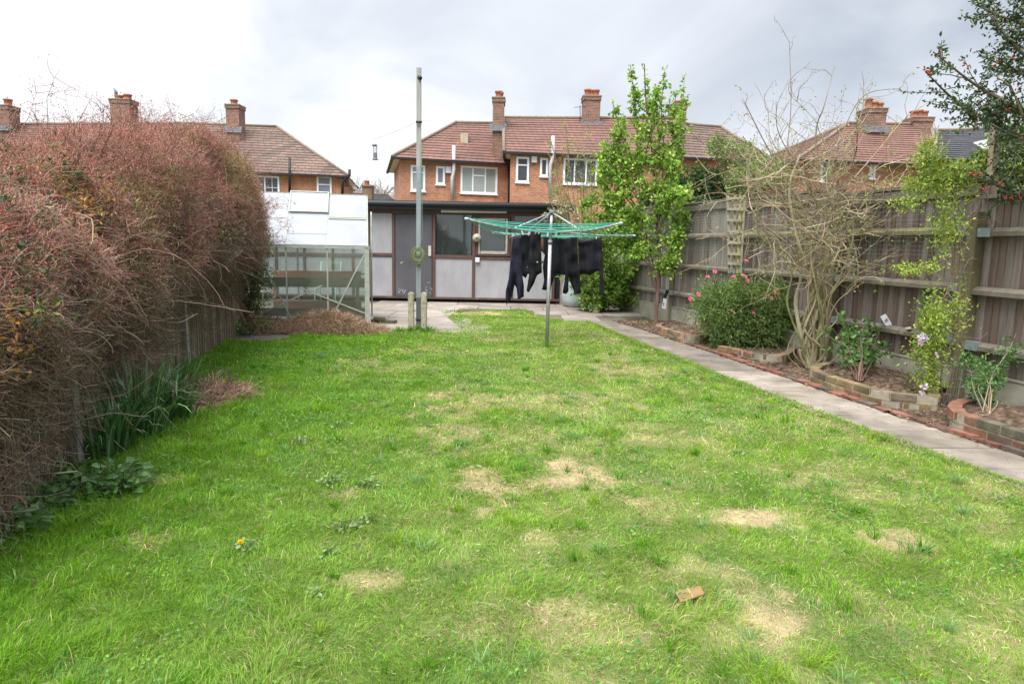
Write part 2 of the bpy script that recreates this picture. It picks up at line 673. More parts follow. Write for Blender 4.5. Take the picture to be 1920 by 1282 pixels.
PL = [(1.48, 13.33), (1.98, 10.45), (2.30, 8.8), (2.56, 7.3), (2.87, 5.9), (3.13, 4.88), (3.27, 4.36), (3.75, 2.2), (4.1, .8)]
PR = [(1.94, 13.39), (2.4, 11.51), (2.69, 9.97), (2.98, 8.53), (3.31, 6.61), (3.5, 5.59), (3.72, 4.75), (4.3, 2.3), (4.65, .8)]
FN = [(2.15, 17.3), (2.57, 15.76), (3.18, 13.73), (3.74, 11.34), (4.22, 8.94), (4.60, 6.85), (4.98, 4.55), (5.3, 2.2)]
FW = [(-2.05, 1.0), (-2.49, 3.17), (-2.83, 4.22), (-3.74, 7.57), (-4.07, 9.35), (-4.45, 11.4), (-4.9, 13.9), (-5.1, 17)]
LE = -.085
pathL, pathR, fenceX, hedgeX = interp(PL), interp(PR), interp(FN), interp(FW)

far_edge = [(500, 640), (560, 629), (640, 626), (690, 617), (760, 617), (865, 618), (848, 604), (825, 584), (900, 581), (985, 580), (1030, 597), (1102, 601)]
LAWN = [tuple(gnd(*p).xy) for p in far_edge]
LAWN = [(-4.5, LAWN[0][1])] + LAWN
LAWN += [(float(pathL(y)) + LE, y) for y in np.linspace(13.0, .5, 18)]
LAWN += [(float(hedgeX(y)) - .1, y) for y in np.linspace(.5, LAWN[0][1] - .2, 12)]


def inside(x, y, poly):
    c = np.zeros(len(x), bool)
    for (x1, y1), (x2, y2) in zip(poly, poly[1:] + poly[:1]):
        k = ((y1 > y) != (y2 > y)) & (x < (x2 - x1) * (y - y1) / (y2 - y1 + 1e-12) + x1)
        c ^= k
    return c


def edge_dist(x, y, poly):
    d = np.full(len(x), 9.)
    for (x1, y1), (x2, y2) in zip(poly, poly[1:] + poly[:1]):
        vx, vy = x2 - x1, y2 - y1
        t = np.clip(((x - x1) * vx + (y - y1) * vy) / (vx * vx + vy * vy + 1e-9), 0, 1)
        d = np.minimum(d, np.hypot(x - x1 - t * vx, y - y1 - t * vy))
    return d


# worn and dry patches of the lawn: picture centre, half sizes in metres, strength
PATCH = [(1095, 885, .20, .19, 1), (1060, 905, .3, .12, .5), (1425, 970, .22, .11, 1.0), (1205, 941, .09, .05, .9), (905, 905, .13, .16, .8), (915, 955, .11, .12, .9), (690, 1092, .12, .09, .7),
         (1690, 1018, .2, .09, .8), (1475, 1168, .12, .08, .7), (870, 765, .35, .8, .5), (905, 588, .42, .36, 1.2), (700, 690, .5, .5, .35), (1400, 1120, .2, .14, .45),
         (1080, 760, .6, .5, .3), (1230, 820, .4, .4, .3), (760, 660, .3, .5, .45), (1000, 1010, .15, .1, .5), (640, 925, .1, .07, .6), (1600, 900, .35, .25, .35), (840, 590, .2, .5, .4),
         (300, 900, .08, .05, .4), (270, 1015, .1, .06, .5), (1120, 1160, .2, .12, .4), (1300, 1060, .15, .1, .5), (1180, 700, .4, .7, .3), (380, 745, .33, .42, 1.0)]
PP = [(gnd(px, py).x, gnd(px, py).y, a, b, s_) for px, py, a, b, s_ in PATCH]


def dryness(x, y):
    d = np.zeros(len(x))
    wob = (fbm(x, y, .17) - .5) * 3.4 + (fbm(x + 4, y, .06) - .5) * 1.3
    for (cx, cy, a, b, s_) in PP:
        r = np.hypot((x - cx) / a, (y - cy) / b) + wob
        d = np.maximum(d, .88 * s_ * sm(1.5, .2, r))
    side = sm(-2.6, .8, x + .06 * (y - 4))
    d = d + side * sm(.52, .80, fbm(x + 20, y + 3, .55)) * .20 + .20 * side * sm(.48, .75, fbm(x + 7, y + 11, .17)) + .07 * side
    return np.clip(d, 0, 1)


# lawn surface
xs = np.arange(-5.0, 4.2, .06); ys = np.arange(.5, 15.6, .06)
X, Y = np.meshgrid(xs, ys)
Z = (fbm(X, Y, 1.3) - .5) * .03 + (fbm(X, Y, .2) - .5) * .012
Zf = lambda x, y: (fbm(x, y, 1.3) - .5) * .03 + (fbm(x, y, .2) - .5) * .012
cx = X.ravel(); cy = Y.ravel()
dr = dryness(cx, cy)[:, None]
mott = fbm(cx + 2, cy + 8, .09)[:, None]
colr = np.array([.07, .115, .022]) * (1 - dr) + np.array([.33, .26, .15]) * dr
colr = colr * (.65 + .7 * mott)
ny, nx = X.shape
idx = np.arange(ny * nx).reshape(ny, nx)
q = np.stack([idx[:-1, :-1], idx[:-1, 1:], idx[1:, 1:], idx[1:, :-1]], -1).reshape(-1, 4)
cc = np.c_[cx[q].mean(1), cy[q].mean(1)]
ok = inside(cc[:, 0], cc[:, 1], LAWN)
vg = VG(); vg._put(np.c_[cx, cy, Z.ravel()], colr, q=q[ok])
M_lawn = leafmat('lawn_soil', rough=.95, trans=0, var=.1, spec=.1)
vg.build('lawn', M_lawn, smooth=True, kind='structure', label='mown lawn running down the middle of the garden')

# grass blades
def scatter(y0, y1, dens, x0=-5.0, x1=4.2):
    n = int((y1 - y0) * (x1 - x0) * dens)
    x = U(x0, x1, n); y = U(y0, y1, n)
    # what the picture can see, with a margin
    k = inside(x, y, LAWN) & (np.abs(x) < y * .80 + 1.3)
    return x[k], y[k]


gv = VG()
for (y0, y1, dens, wd, hh) in [(1.6, 2.6, 19000, .0030, .036), (2.6, 3.6, 15000, .0034, .038), (3.6, 5.2, 8400, .0046, .040), (5.2, 7.5, 4800, .0062, .043), (7.5, 10.5, 2600, .0085, .042), (10.5, 15.6, 1700, .011, .042)]:
    x, y = scatter(y0, y1, dens)
    d = dryness(x, y)
    keep = U(size=len(x)) > d * .15
    x, y, d = x[keep], y[keep], d[keep]
    n = len(x)
    tuft = sm(.60, .82, fbm(x + 31, y + 2, .30))
    lush = sm(1.3, -2.4, x)
    h = hh * .9 * U(.4, 1.25, n) * (1 + .9 * tuft + .35 * lush) * (1 - .55 * d)
    long_ = U(size=n) < .025 * (1 + lush)
    h = np.where(long_, h * 1.7, h)
    # clumps lean together
    ang = fbm(x + 50, y + 50, .22) * 12 + rng.normal(size=n) * .9
    ln = h * (np.abs(rng.normal(size=n)) * .55 + .18) * (1 + .8 * d)
    lean = np.stack([np.cos(ang) * ln, np.sin(ang) * ln], 1)
    g1 = np.array([.150, .325, .012]); g2 = np.array([.265, .415, .050]); g3 = np.array([.115, .225, .075]); st = np.array([.52, .43, .24])
    a = fbm(x + 12, y + 40, .45)[:, None]
    col = g1 * (1 - a) + g2 * a
    pl = (np.exp(-((x + .1) / 1.1) ** 2) * sm(.35, .7, fbm(x + 5, y + 70, .6)) * .6)[:, None]
    col = col * (1 - pl) + np.array([.36, .46, .13]) * pl
    bl = (sm(.62, .78, fbm(x + 77, y + 13, .35)) * .55)[:, None]
    col = col * (1 - bl) + g3 * 1.15 * bl
    lu = (lush * .5)[:, None]
    col = col * (1 - lu) + np.array([.095, .255, .006]) * lu
    isst = U(size=n) < np.clip(.05 + .72 * d, 0, .78) * (1 - .55 * lush * (d < .35))
    col = np.where(isst[:, None], st * U(.7, 1.2, (n, 1)), col)
    col = vcol(col * .96, n, .21, .06)
    gv.blades(np.c_[x, y, Zf(x, y) - .004], lean, h, wd * U(.7, 1.2, n), col, K=3)
# coarser tufts
for _ in range(330):
    ty = 1.9 + 7.5 * U() ** 1.7; tx = U(-3.2, 3.0)
    if abs(tx) > ty * .78 + .1 or not inside(np.array([tx]), np.array([ty]), LAWN)[0]: continue
    m = int(U(14, 60)); rr = U(.015, .05)
    a = U(0, 6.28, m); r_ = np.abs(rng.normal(size=m)) * rr
    h = U(.04, .10, m) * U(.7, 1.15); ln = h * U(.15, 1.0, m)
    cl = [(.10, .25, .012), (.15, .30, .07), (.20, .33, .13), (.22, .36, .03)][rng.choice(4, p=[.4, .2, .15, .25])]
    gv.blades(np.c_[tx + np.cos(a) * r_, ty + np.sin(a) * r_, np.full(m, -.004)], np.stack([np.cos(a) * ln, np.sin(a) * ln], 1), h, .0028 + ty * .0006, vcol(cl, m, .15, .05), K=4)
for (qx, qy) in ((770, 622), (794, 622), (752, 622), (806, 621), (783, 619), (1025, 651)):
    q_ = gnd(qx, qy); m = 70 if qx < 1000 else 30
    a = U(0, 6.28, m); h = U(.05, .16, m); rr = np.abs(rng.normal(size=m)) * .05
    gv.blades(np.c_[q_.x + np.cos(a) * rr, q_.y - .03 + np.sin(a) * rr, np.zeros(m)], np.stack([np.cos(a), np.sin(a)], 1) * (h * .4)[:, None], h, .009, vcol((.12, .26, .02), m), K=4)
# clover and small broad leaved growth between the blades
x, y = scatter(1.7, 9, 1300)
k = (fbm(x + 41, y + 23, .28) > .60) & (dryness(x, y) < .35); x, y = x[k], y[k]; n = len(x)
a = U(0, 6.28, n)
gv.broad(np.c_[x, y, U(.008, .034, n)], np.c_[np.cos(a), np.sin(a), U(0, .5, n)], U(.008, .018, n) + y * .0008, U(.007, .013, n) + y * .0006, pickcol([(.10, .24, .05), (.16, .30, .09), (.20, .34, .05)], [4, 3, 2], n, .15))
# clippings and straw lying flat in the worn places
x, y = scatter(1.7, 12, 1500)
d = dryness(x, y); k = U(size=len(x)) < d * .9; x, y = x[k], y[k]; n = len(x)
a = U(0, 6.28, n); L = U(.02, .06, n)
gv.leaves(np.c_[x, y, U(.004, .022, n)], np.c_[np.cos(a), np.sin(a), U(-.1, .3, n)], L, .0016 + y * .0005, pickcol([(.50, .40, .24), (.36, .26, .15), (.6, .52, .36), (.2, .14, .08)], [4, 3, 2, 1], n, .15), fold=.1)
# ragged fringe over the path edge and round the patio
t = U(.0, 1.0, 11000); yy = 1.8 + 11.3 * t ** 1.2
xx = pathL(yy) + LE + rng.normal(size=len(yy)) * .03 * (.4 + 1.2 * noise2(yy, yy * 0, .3)) - .01
hh = U(.02, .065, len(yy))
gv.blades(np.c_[xx, yy, np.full(len(yy), .0)], rng.normal(size=(len(yy), 2)) * .02 + np.array([.022, 0]), hh, .0022 + yy * .0007, pickcol([(.15, .27, .03), (.2, .31, .05), (.4, .35, .15)], [5, 4, 1], len(yy)))
gv.build('grass', M_grass, kind='stuff', label='short green grass with straw coloured dry patches')

# ---- patio
M_conc = pm('paving_concrete', (.33, .285, .25), (.19, .16, .135), 1.9, .9, .25, 40, attr=True, c3=(.40, .355, .32))
M_slab = pm('slab_concrete', (.26, .225, .185), (.13, .11, .088), 2.8, .9, .45, 60, attr=True, c3=(.31, .275, .235))
pb = MB()
pb.box(-6.2, 2.3, 9.7, 17.3, -.2, -.012, (.45, .42, .38))
rows = [(17.0, 16.25), (16.25, 15.35), (15.35, 14.35), (14.35, 13.3), (13.3, 12.2), (12.2, 11.2)]
for k, (y1, y0) in enumerate(rows):
    x = -3.3 - .35 * (k % 2)
    while x < 2.9:
        wdt = random.choice([.9, 1.2, .75])
        cxm, cym = x + wdt / 2, (y0 + y1) / 2
        xr = min(x + wdt, float(fenceX((y0 + y1) / 2)) - .05)
        if xr - x > .15 and not inside(np.array([cxm]), np.array([cym]), LAWN)[0] and not (cxm > 1.7 and cym < 14.2) and not (cym < 12.9 and (cxm > -.6)):
            t_ = U(.82, 1.12)
            z = .006 + U(-.003, .004)
            pb.box(x + .008, xr - .008, y0 + .008, y1 - .008, -.1, z, (t_, t_ * U(.97, 1.02), t_ * U(.93, 1.0)))
        x += wdt
pb.build('patio', M_conc, bevel=.004, kind='structure', label='worn concrete paving in front of the shed')

# ---- path slabs
pa = MB()
jy = [13.3, 12.5, 11.7, 10.95, 10.2, 9.45, 8.72, 8.0, 7.45, 6.92, 6.42, 5.92, 5.42, 4.95, 4.48, 4.0, 3.5, 3.0, 2.5, 2.0, 1.5]
pa.add([(float(pathL(y)) - .12, y, -.004) for y in jy] + [(float(pathR(y)) + .05, y, -.004) for y in jy], [(i, i + 1, i + 1 + len(jy), i + len(jy)) for i in range(len(jy) - 1)], (.7, .66, .6))
for a, b in zip(jy[:-1], jy[1:]):
    t_ = U(.86, 1.1)
    if a > 8.0: t_ *= .84
    if 6.4 < a < 8.1: t_ *= 1.22
    z = [.009 + U(-.004, .006) for _ in range(4)]
    P_ = [(pathL(b) - .115, b + .006), (pathR(b) - .004, b + .006 + .05), (pathR(a) - .004, a - .006 + .05), (pathL(a) - .115, a - .006)]
    pa.hexa([(float(x), float(y), -.06) for x, y in P_] + [(float(x), float(y), zz) for (x, y), zz in zip(P_, z)], (t_, t_ * .99, t_ * U(.94, 1)))
pa.build('path', M_slab, bevel=.004, kind='structure', label='narrow path of concrete slabs along the flower bed')

# ---- soil of the flower bed
def soilmesh(name, poly, z0, amp, res=.035, parent=None, edge=.0, kind='structure', label=None, mat=None, mounded=0):
    P_ = np.array(poly)
    xs = np.arange(P_[:, 0].min(), P_[:, 0].max() + res, res); ys = np.arange(P_[:, 1].min(), P_[:, 1].max() + res, res)
    X, Y = np.meshgrid(xs, ys); x = X.ravel(); y = Y.ravel()
    idx = np.arange(len(x)).reshape(X.shape)
    q = np.stack([idx[:-1, :-1], idx[:-1, 1:], idx[1:, 1:], idx[1:, :-1]], -1).reshape(-1, 4)
    ok = inside(x[q].mean(1), y[q].mean(1), [tuple(p) for p in poly])
    z = z0 + (fbm(x, y, .09) - .5) * amp + (fbm(x + 5, y, .35) - .5) * amp + rng.normal(size=len(x)) * amp * .12
    if mounded:
        z += mounded * sm(0, .25, edge_dist(x, y, [tuple(p) for p in poly]))
    cl = pickcol([(.085, .058, .04), (.14, .10, .07), (.055, .038, .028)], [5, 3, 3], len(x), .25)
    v = VG(); v._put(np.c_[x, y, z], cl, q=q[ok])
    return v, (x, y)


M_soil = leafmat('soil', rough=1, trans=0, var=.3, spec=.1)


def chips(v, poly, n, z, s=.012, z_j=.01):
    """little clods, stalks and wood chips lying on the soil"""
    P_ = np.array(poly)
    x = U(P_[:, 0].min(), P_[:, 0].max(), n * 3); y = U(P_[:, 1].min(), P_[:, 1].max(), n * 3)
    k = inside(x, y, [tuple(p) for p in poly]); x, y = x[k][:n], y[k][:n]; n = len(x)
    D = rdir(n); D[:, 2] *= .35
    v.leaves(np.c_[x, y, z + U(0, z_j, n)], D, s * U(.6, 2.2, n), s * U(.4, 1.1, n), pickcol([(.16, .11, .075), (.30, .23, .16), (.07, .045, .03), (.45, .38, .28)], [5, 3, 4, .7], n, .2), fold=.5)


bed_poly = [(float(pathR(y)) - .01, y) for y in np.linspace(1.3, 13.3, 26)] + [(float(fenceX(y)) + .02, y) for y in np.linspace(13.6, 1.3, 20)]
ch_ = VG(); path_poly = [(float(pathR(y)) - .16, y) for y in np.linspace(2, 13, 20)] + [(float(pathR(y)) - .005, y) for y in np.linspace(13, 2, 20)]
chips(ch_, path_poly, 900, .014, .009, .004)
path_poly = [(float(pathL(y)) - .1, y) for y in np.linspace(2, 13, 20)] + [(float(pathR(y)) - .1, y) for y in np.linspace(13, 2, 20)]
chips(ch_, path_poly, 420, .014, .008, .003)
o = ch_.build('litter', M_soil); tag(o, kind='stuff', label='crumbs of soil and dead leaf scattered on the path')
v, _ = soilmesh('soil', bed_poly, .015, .035)
chips(v, bed_poly, 9000, .02, .014)
v.build('soil', M_soil, kind='structure', label='dark flower bed soil with chips beside the path')
pz = gnd(1120, 584)
pol = [(pz.x + .42 * math.cos(a) * (1 + .2 * math.sin(3 * a)), pz.y + .33 * math.sin(a)) for a in np.linspace(0, 2 * math.pi, 16)[:-1]]
v, _ = soilmesh('soil', pol, .018, .02)
chips(v, pol, 500, .02)
v.build('soil', M_soil, kind='structure', label='bare round of soil in the paving')
# ================================================================ BRICKWORK OF THE BEDS
M_bedbrick = pm('old_brick', (1, 1, 1), (.42, .43, .36), 7, .95, .7, 45, attr=True, c3=(1.25, 1.2, 1.1))
M_mortar = pm('mortar', (.34, .30, .23), (.2, .18, .13), 12, .95, .4)
BC = [(.24, .10, .07), (.20, .10, .075), (.14, .11, .09), (.28, .12, .08), (.17, .13, .09)]


def resample(pts, step):
    pts = [Vector(p) for p in pts]
    L = [0]
    for a, b in zip(pts, pts[1:]): L.append(L[-1] + (b - a).length)
    out = []
    s_ = 0
    while s_ <= L[-1] + 1e-6:
        k = max(i for i in range(len(L)) if L[i] <= s_ + 1e-9); k = min(k, len(pts) - 2)
        out.append(pts[k].lerp(pts[k + 1], (s_ - L[k]) / (L[k + 1] - L[k])))
        s_ += step
    return out


def brick_wall(outline, z1, courses, cols, parent, th=.1, bh=.066):
    """outline: plan points of the outer top edge"""
    mb = MB(); mo = MB()
    sp = spline([(p[0], p[1], 0) for p in outline], 60)[0]
    line = [Vector(p) for p in sp]
    for c in range(courses):
        z = z1 - c * (bh + .011) - bh
        pts = resample(line, .222)
        if c % 2:
            pts = resample(line, .111)[1::2]
        pts = [line[0]] + pts[(0 if c % 2 else 1):] + [line[-1]]
        for a, b in zip(pts, pts[1:]):
            d = (b - a)
            if d.length < .03: continue
            L = d.length; d.normalize(); n = Vector((d.y, -d.x, 0))
            m = (a + b) / 2 - n * (-th / 2 + 0)
            col = np.array(random.choice(cols)) * U(.75, 1.2)
            dd = (d + Vector((U(-.03, .03), U(-.03, .03), U(-.02, .02)))).normalized()
            mb.obox((m.x, m.y, z + bh / 2 + U(-.003, .003)), dd, Vector((-dd.y, dd.x, 0)).normalized(), (0, 0, 1), L / 2 - .005, th / 2 + U(-.004, .004), bh / 2, tuple(col))
        for a, b in zip(line[::3], line[3::3]):
            d = (b - a).normalized(); n = Vector((d.y, -d.x, 0)); m = (a + b) / 2 + n * th / 2
            mo.obox((m.x, m.y, z + bh / 2 - .014), d, n, (0, 0, 1), (b - a).length / 2 + .004, th / 2 - .006, bh / 2 + .009)
    mb.build('brick_wall', M_bedbrick, parent, bevel=.005)
    mo.build('mortar', M_mortar, parent)


def raised_bed(top_px, z1, courses, cols, label, close):
    pts = [gnd(px, py, z1).xy for px, py in top_px] + [Vector(c) for c in close]
    cen = sum(pts, Vector((0, 0))) / len(pts)
    r = empty('raised_bed', (cen.x, cen.y, 0), label, 'flower bed', 'raised brick beds along the fence')
    # orientation: wall thickness goes towards the bed centre
    a, b = pts[0], pts[1]
    d = b - a
    if (Vector((d.y, -d.x)).dot(cen - a)) < 0:
        line = pts[::-1]
    else:
        line = pts
    brick_wall(line, z1, courses, cols, r)
    poly = []
    for p in pts:
        poly.append(tuple(p + (cen - p) * .10))
    ys = [p[1] for p in poly]
    y0, y1 = min(poly[0][1], poly[-1][1]), max(poly[0][1], poly[-1][1])
    last, first = poly[-1], poly[0]
    back = [(float(fenceX(y)) - .02, y) for y in np.linspace(last[1], first[1], 8)]
    v, _ = soilmesh('soil', poly + back, z1 - .05, .035, mounded=.05)
    chips(v, poly + back, 1500, z1 - .02, .012)
    v.build('soil', M_soil, r)
    return r


greeny = [(.27, .20, .10), (.23, .18, .09), (.29, .16, .095), (.18, .14, .10), (.25, .17, .09)]
mixed = [(.25, .115, .075), (.17, .12, .085), (.15, .135, .095), (.21, .105, .07)]
raised_bed([(1238, 604), (1229, 608), (1233, 612), (1255, 618.5), (1283, 627), (1310, 629)], .14, 2, [(.31, .145, .075), (.26, .12, .07), (.19, .16, .11), (.30, .2, .12)],
           'orange brick raised bed at the foot of the young leafy tree', [(3.3, 10.75)])
raised_bed([(1345, 648), (1373, 653), (1392, 658), (1441, 666), (1475, 665)], .12, 2, [(.22, .11, .075), (.18, .15, .10), (.26, .15, .09)],
           'low crumbling brick bed under the pink flowered bush', [(3.95, 9.35)])
raised_bed([(1549, 677), (1530, 682), (1517, 690), (1545, 702), (1580, 713), (1647, 732), (1692, 738), (1735, 742), (1765, 741)], .155, 2, greeny,
           'long yellow green mossy brick bed holding the small rose', [(4.30, 6.95)])
raised_bed([(1812, 745), (1786, 749), (1777, 759), (1787, 771), (1819, 781), (1862, 794), (1905, 807), (1960, 825), (2040, 850)], .165, 2, mixed,
           'reddish brown brick bed nearest the camera with curved corner', [(4.6, 4.1)])

# row of edging bricks along the path
eb = MB()
edg = empty('brick_edging', (3.1, 7.5, 0), 'single row of sunken red bricks between path and soil', 'edging')
y = 10.3
while y > 2.2:
    L = .215 * U(.9, 1.03)
    if U() < .93:
        a = Vector((float(pathR(y)) + .055, y, 0)); b = Vector((float(pathR(y - L)) + .055, y - L, 0))
        d = (b - a).normalized()
        d2 = (d + Vector((U(-.05, .05), 0, U(-.03, .03)))).normalized()
        col = np.array(random.choice(BC[:4])) * U(.7, 1.15)
        eb = MB(); eb.obox(((a + b) / 2).to_3d() + Vector((U(-.008, .01), 0, -.005 + U(-.008, .012))), d2, Vector((-d2.y, d2.x, U(-.12, .12))).normalized(), (0, 0, 1), L / 2 - .006, .047, .036, tuple(col)); eb.build('brick', M_bedbrick, edg, bevel=.006)
    y -= L + .004

# ================================================================ RIGHT HAND FENCE
M_board = pm('fence_board', (1, 1, 1), (.62, .60, .56), 5, .9, .45, 22, (6, 6, .35), attr=True, c3=(1.12, 1.1, 1.08))
M_rail = pm('fence_rail', (.19, .165, .13), (.11, .098, .07), 6, .9, .4, 30, attr=True, c3=(.235, .21, .175))
M_grav = pm('gravel_board', (.37, .35, .285), (.23, .225, .16), 2.5, .92, .3, 50, (1, 1, 1), attr=True, c3=(.36, .34, .275))
M_brkt = pm('grey_bracket', (.24, .29, .30), (.17, .2, .21), 8, .6, .2, metal=.2)
fence = empty('wooden_fence', (3.7, 11.3, 0), 'tall weathered close board fence on pale concrete gravel boards', 'fence')
bays = list(zip(FN, FN[1:]))
TOP = [2.28, 2.28, 2.27, 2.24, 2.16, 1.99, 1.98]
for i, ((x0, y0), (x1, y1)) in enumerate(bays):
    a = Vector((x0, y0, 0)); b = Vector((x1, y1, 0))
    d = (b - a).normalized(); n = Vector((d.y, -d.x, 0))
    if n.x > 0: n = -n           # towards the garden
    L = (b - a).length
    top = TOP[i]
    bd = MB()
    s_ = .04
    k = 0
    while s_ < L - .04:
        wd = .098 + U(-.004, .004)
        c = a + d * (s_ + wd / 2) - n * (.028)
        warm = i >= 3
        base = np.array((.235, .205, .18) if warm else (.285, .268, .24))
        if U() < .3: base = np.array((.15, .11, .09) if warm else (.20, .175, .15))
        if U() < .12: base = np.array((.27, .25, .23))
        base = base * U(.8, 1.15)
        dd = (d + n * .10).normalized()
        tt = top - .0 + U(-.004, .004)
        bd.obox((c.x, c.y, (.302 + tt) / 2), dd, Vector((-dd.y, dd.x, 0)), Vector((d.x * U(-.003, .003), d.y * U(-.003, .003), 1)).normalized(), wd / 2 + .006, .008, (tt - .302) / 2, tuple(base))
        s_ += .088
        k += 1
    bd.build('board_panel', M_board, fence)
    for zr in (.57, 1.11, 1.68):
        rl = MB()
        zr2 = zr + (0 if i < 5 else -.02)
        p = a + d * .03 + n * .012; q_ = b - d * .03 + n * .012
        h = .045
        for (sgn) in (1,):
            A = [p + Vector((0, 0, zr2 - h)), p + n * .058 + Vector((0, 0, zr2 - h * .8)), p + n * .058 + Vector((0, 0, zr2 + h * .15)), p + Vector((0, 0, zr2 + h))]
            B = [v_ + (q_ - p) for v_ in A]
            t_ = U(.85, 1.1)
            rl.add(A + B, [(0, 1, 2, 3), (7, 6, 5, 4), (0, 4, 5, 1), (1, 5, 6, 2), (2, 6, 7, 3), (3, 7, 4, 0)], (t_, t_, t_) if (zr < 1.5 or i < 3 or i > 4) else (t_ * .95, t_, t_ * .62))
        rl.build('rail', M_rail, fence)
        for e_, sg in ((p, 1), (q_, -1)):
            bk = MB()
            if U() < .85:
                c = e_ + d * sg * .09 + n * .031
                bk.obox((c.x, c.y, zr2), d, n, (0, 0, 1), .085, .034, .043)
            if bk.v: bk.build('bracket', M_brkt, fence)
    # capping rail
    cp = MB()
    c = (a + b) / 2 + n * .004
    cp.obox((c.x, c.y, top + .012), d, n, (0, 0, 1), L / 2, .035, .017)
    if i < 5:
        c = (a + b) / 2 + n * .012
        cp.obox((c.x, c.y, top - .075), d, n, (0, 0, 1), L / 2 - .03, .016, .055)
    cp.build('capping', M_rail, fence)
    gb = MB()
    hh = .30
    c = (a + b) / 2 - n * .01
    gb.obox((c.x, c.y, hh / 2 - .1), d, n, (0, 0, 1), L / 2 - .02, .024, hh / 2 + .1)
    gb.obox((c.x, c.y, hh - .012), d, n, (0, 0, 1), L / 2 - .02, .032, .012)
    gb.build('gravel_board', M_grav, fence, bevel=.004)
M_post = pm('fence_post', (.15, .13, .075), (.09, .083, .045), 7, .9, .4, 30, (1, 1, .4), c3=(.21, .2, .13))
M_cpost = pm('concrete_fence_post', (.33, .32, .25), (.24, .235, .16), 7, .9, .4)
for i, (x, y) in enumerate(FN[1:-1], 1):
    p = MB()
    zt = (TOP[i] - .02) if i != 5 else 1.86
    d = (Vector(FN[i + 1]) - Vector(FN[i - 1])).normalized()
    n = Vector((d.y, -d.x))
    if n.x > 0: n = -n
    c = Vector((x, y)) + n * .035
    p.obox((c.x, c.y, zt / 2 - .1), (d.x, d.y, 0), (n.x, n.y, 0), (0, 0, 1), .055, .055, zt / 2 + .1)
    p.build('post', M_post if i >= 3 else M_cpost, fence, bevel=.006)

# wire netting on the upper fence
nw = MB()
M_wire = pm('wire', (.42, .44, .42), (.3, .31, .3), 5, .5, 0, metal=.6)
for i in (2, 3, 4):
    (x0, y0), (x1, y1) = FN[i], FN[i + 1]
    a = Vector((x0, y0, 0)); b = Vector((x1, y1, 0)); d = (b - a).normalized(); n = Vector((d.y, -d.x, 0)); n = -n if n.x > 0 else n
    L = (b - a).length
    for k in range(15):
        z = 1.42 + k * .05
        pts = [a + n * (.12 + .01 * math.sin(5 * t)) + d * L * t + Vector((0, 0, z + .012 * math.sin(3.1 * t + k * .3))) for t in np.linspace(0, 1, 9)]
        nw.tube(pts, .0011, 3, cap=False)
    for k in range(int(L / .06)):
        q_ = a + n * .12 + d * (.06 * k)
        nw.tube([q_ + Vector((0, 0, 1.42)), q_ + Vector((0, 0, 2.12))], .0009, 3, cap=False)
o = nw.build('wire_netting', M_wire)
tag(o, 'fine square wire netting stretched along the upper fence', 'netting')

# folded netting at the foot of the climber
nw = MB()
c0 = gnd(1760, 755)
for k in range(13):
    a_ = k / 12
    x = c0.x - .12 + .30 * a_; y = c0.y + .03 - .18 * math.sin(a_ * 3)
    nw.tube([(x, y, 0), (x + .02, y, .42 + .02 * math.sin(k))], .0014, 3, cap=False)
for k in range(6):
    z = .04 + k * .075
    nw.tube([(c0.x - .12 + .30 * a_, c0.y + .03 - .18 * math.sin(a_ * 3), z) for a_ in np.linspace(0, 1, 8)], .0013, 3, cap=False)
o = nw.build('wire_cage', M_wire)
tag(o, 'small upright sheet of wire mesh guarding the climber stem', 'netting')

# trellis
M_trel = pm('trellis_wood', (.31, .29, .20), (.21, .19, .13), 10, .9, .3, attr=True)
tp = at(1380, 500, 11.0)
tr = empty('trellis', (tp.x, 11.0, .5), 'narrow fan trellis of weathered slats fixed to the fence', 'trellis')
lat = MB()
Yt = 10.75
xs_t = [1364, 1378, 1388, 1396]; xs_b = [1367, 1376, 1383, 1388]
for j, (xt, xb) in enumerate(zip(xs_t, xs_b)):
    a = at(xt, 366, Yt - .12 * j / 3); b = at(xb, 512, Yt - .12 * j / 3)
    lat = MB(); lat.bar(a, b, .032, .03, col=(1, 1, 1) if j != 2 else (1.5, 1.45, 1.1)); lat.build('upright', M_trel, tr)
for y_ in (372, 392, 413, 434, 455, 476, 494):
    f = (y_ - 366) / 146
    xa = 1363 + f * 2; xb = 1396 - f * 9
    lat = MB(); lat.bar(at(xa, y_, Yt - .02), at(xb, y_ + .5, Yt - .15), .026, .04); lat.build('cross_slat', M_trel, tr)

# plant label hung on the post, card on the rail
M_white = pm('white_plastic', (.78, .78, .8), (.66, .66, .68), 4, .5, 0)
M_black = pm('black_plastic', (.02, .02, .022), (.014, .014, .015), 9, .6, .1)
lb = empty('tree_label', at(1246, 560, 13.3), 'white tag marked 1 hanging on a black strap by the post', 'label')
m_ = MB()
P4 = [at(x, y, 13.3) for x, y in ((1241, 578), (1248, 579), (1250.5, 560), (1243.5, 559))]
m_.plate(P4, (0, -1, 0), .004); m_.build('tag', M_white, lb)
m_ = MB()
P4 = [at(x, y, 13.31) for x, y in ((1241, 565), (1246, 566), (1255, 544), (1249, 543))]
m_.plate(P4, (0, -1, 0), .008); m_.build('strap', M_black, lb)
m_ = MB(); m_.bar(at(1244.8, 567.5, 13.29), at(1244.3, 574, 13.29), .012, .002, (0, 1, 0)); m_.bar(at(1244.8, 567.5, 13.29), at(1243.5, 569.5, 13.29), .01, .002, (0, 1, 0))
m_.build('number', M_black, lb)
cd = empty('seed_packet', at(1661, 600, 7.95), 'tilted white packet with a dark mark leaning on the lower rail', 'packet')
m_ = MB()
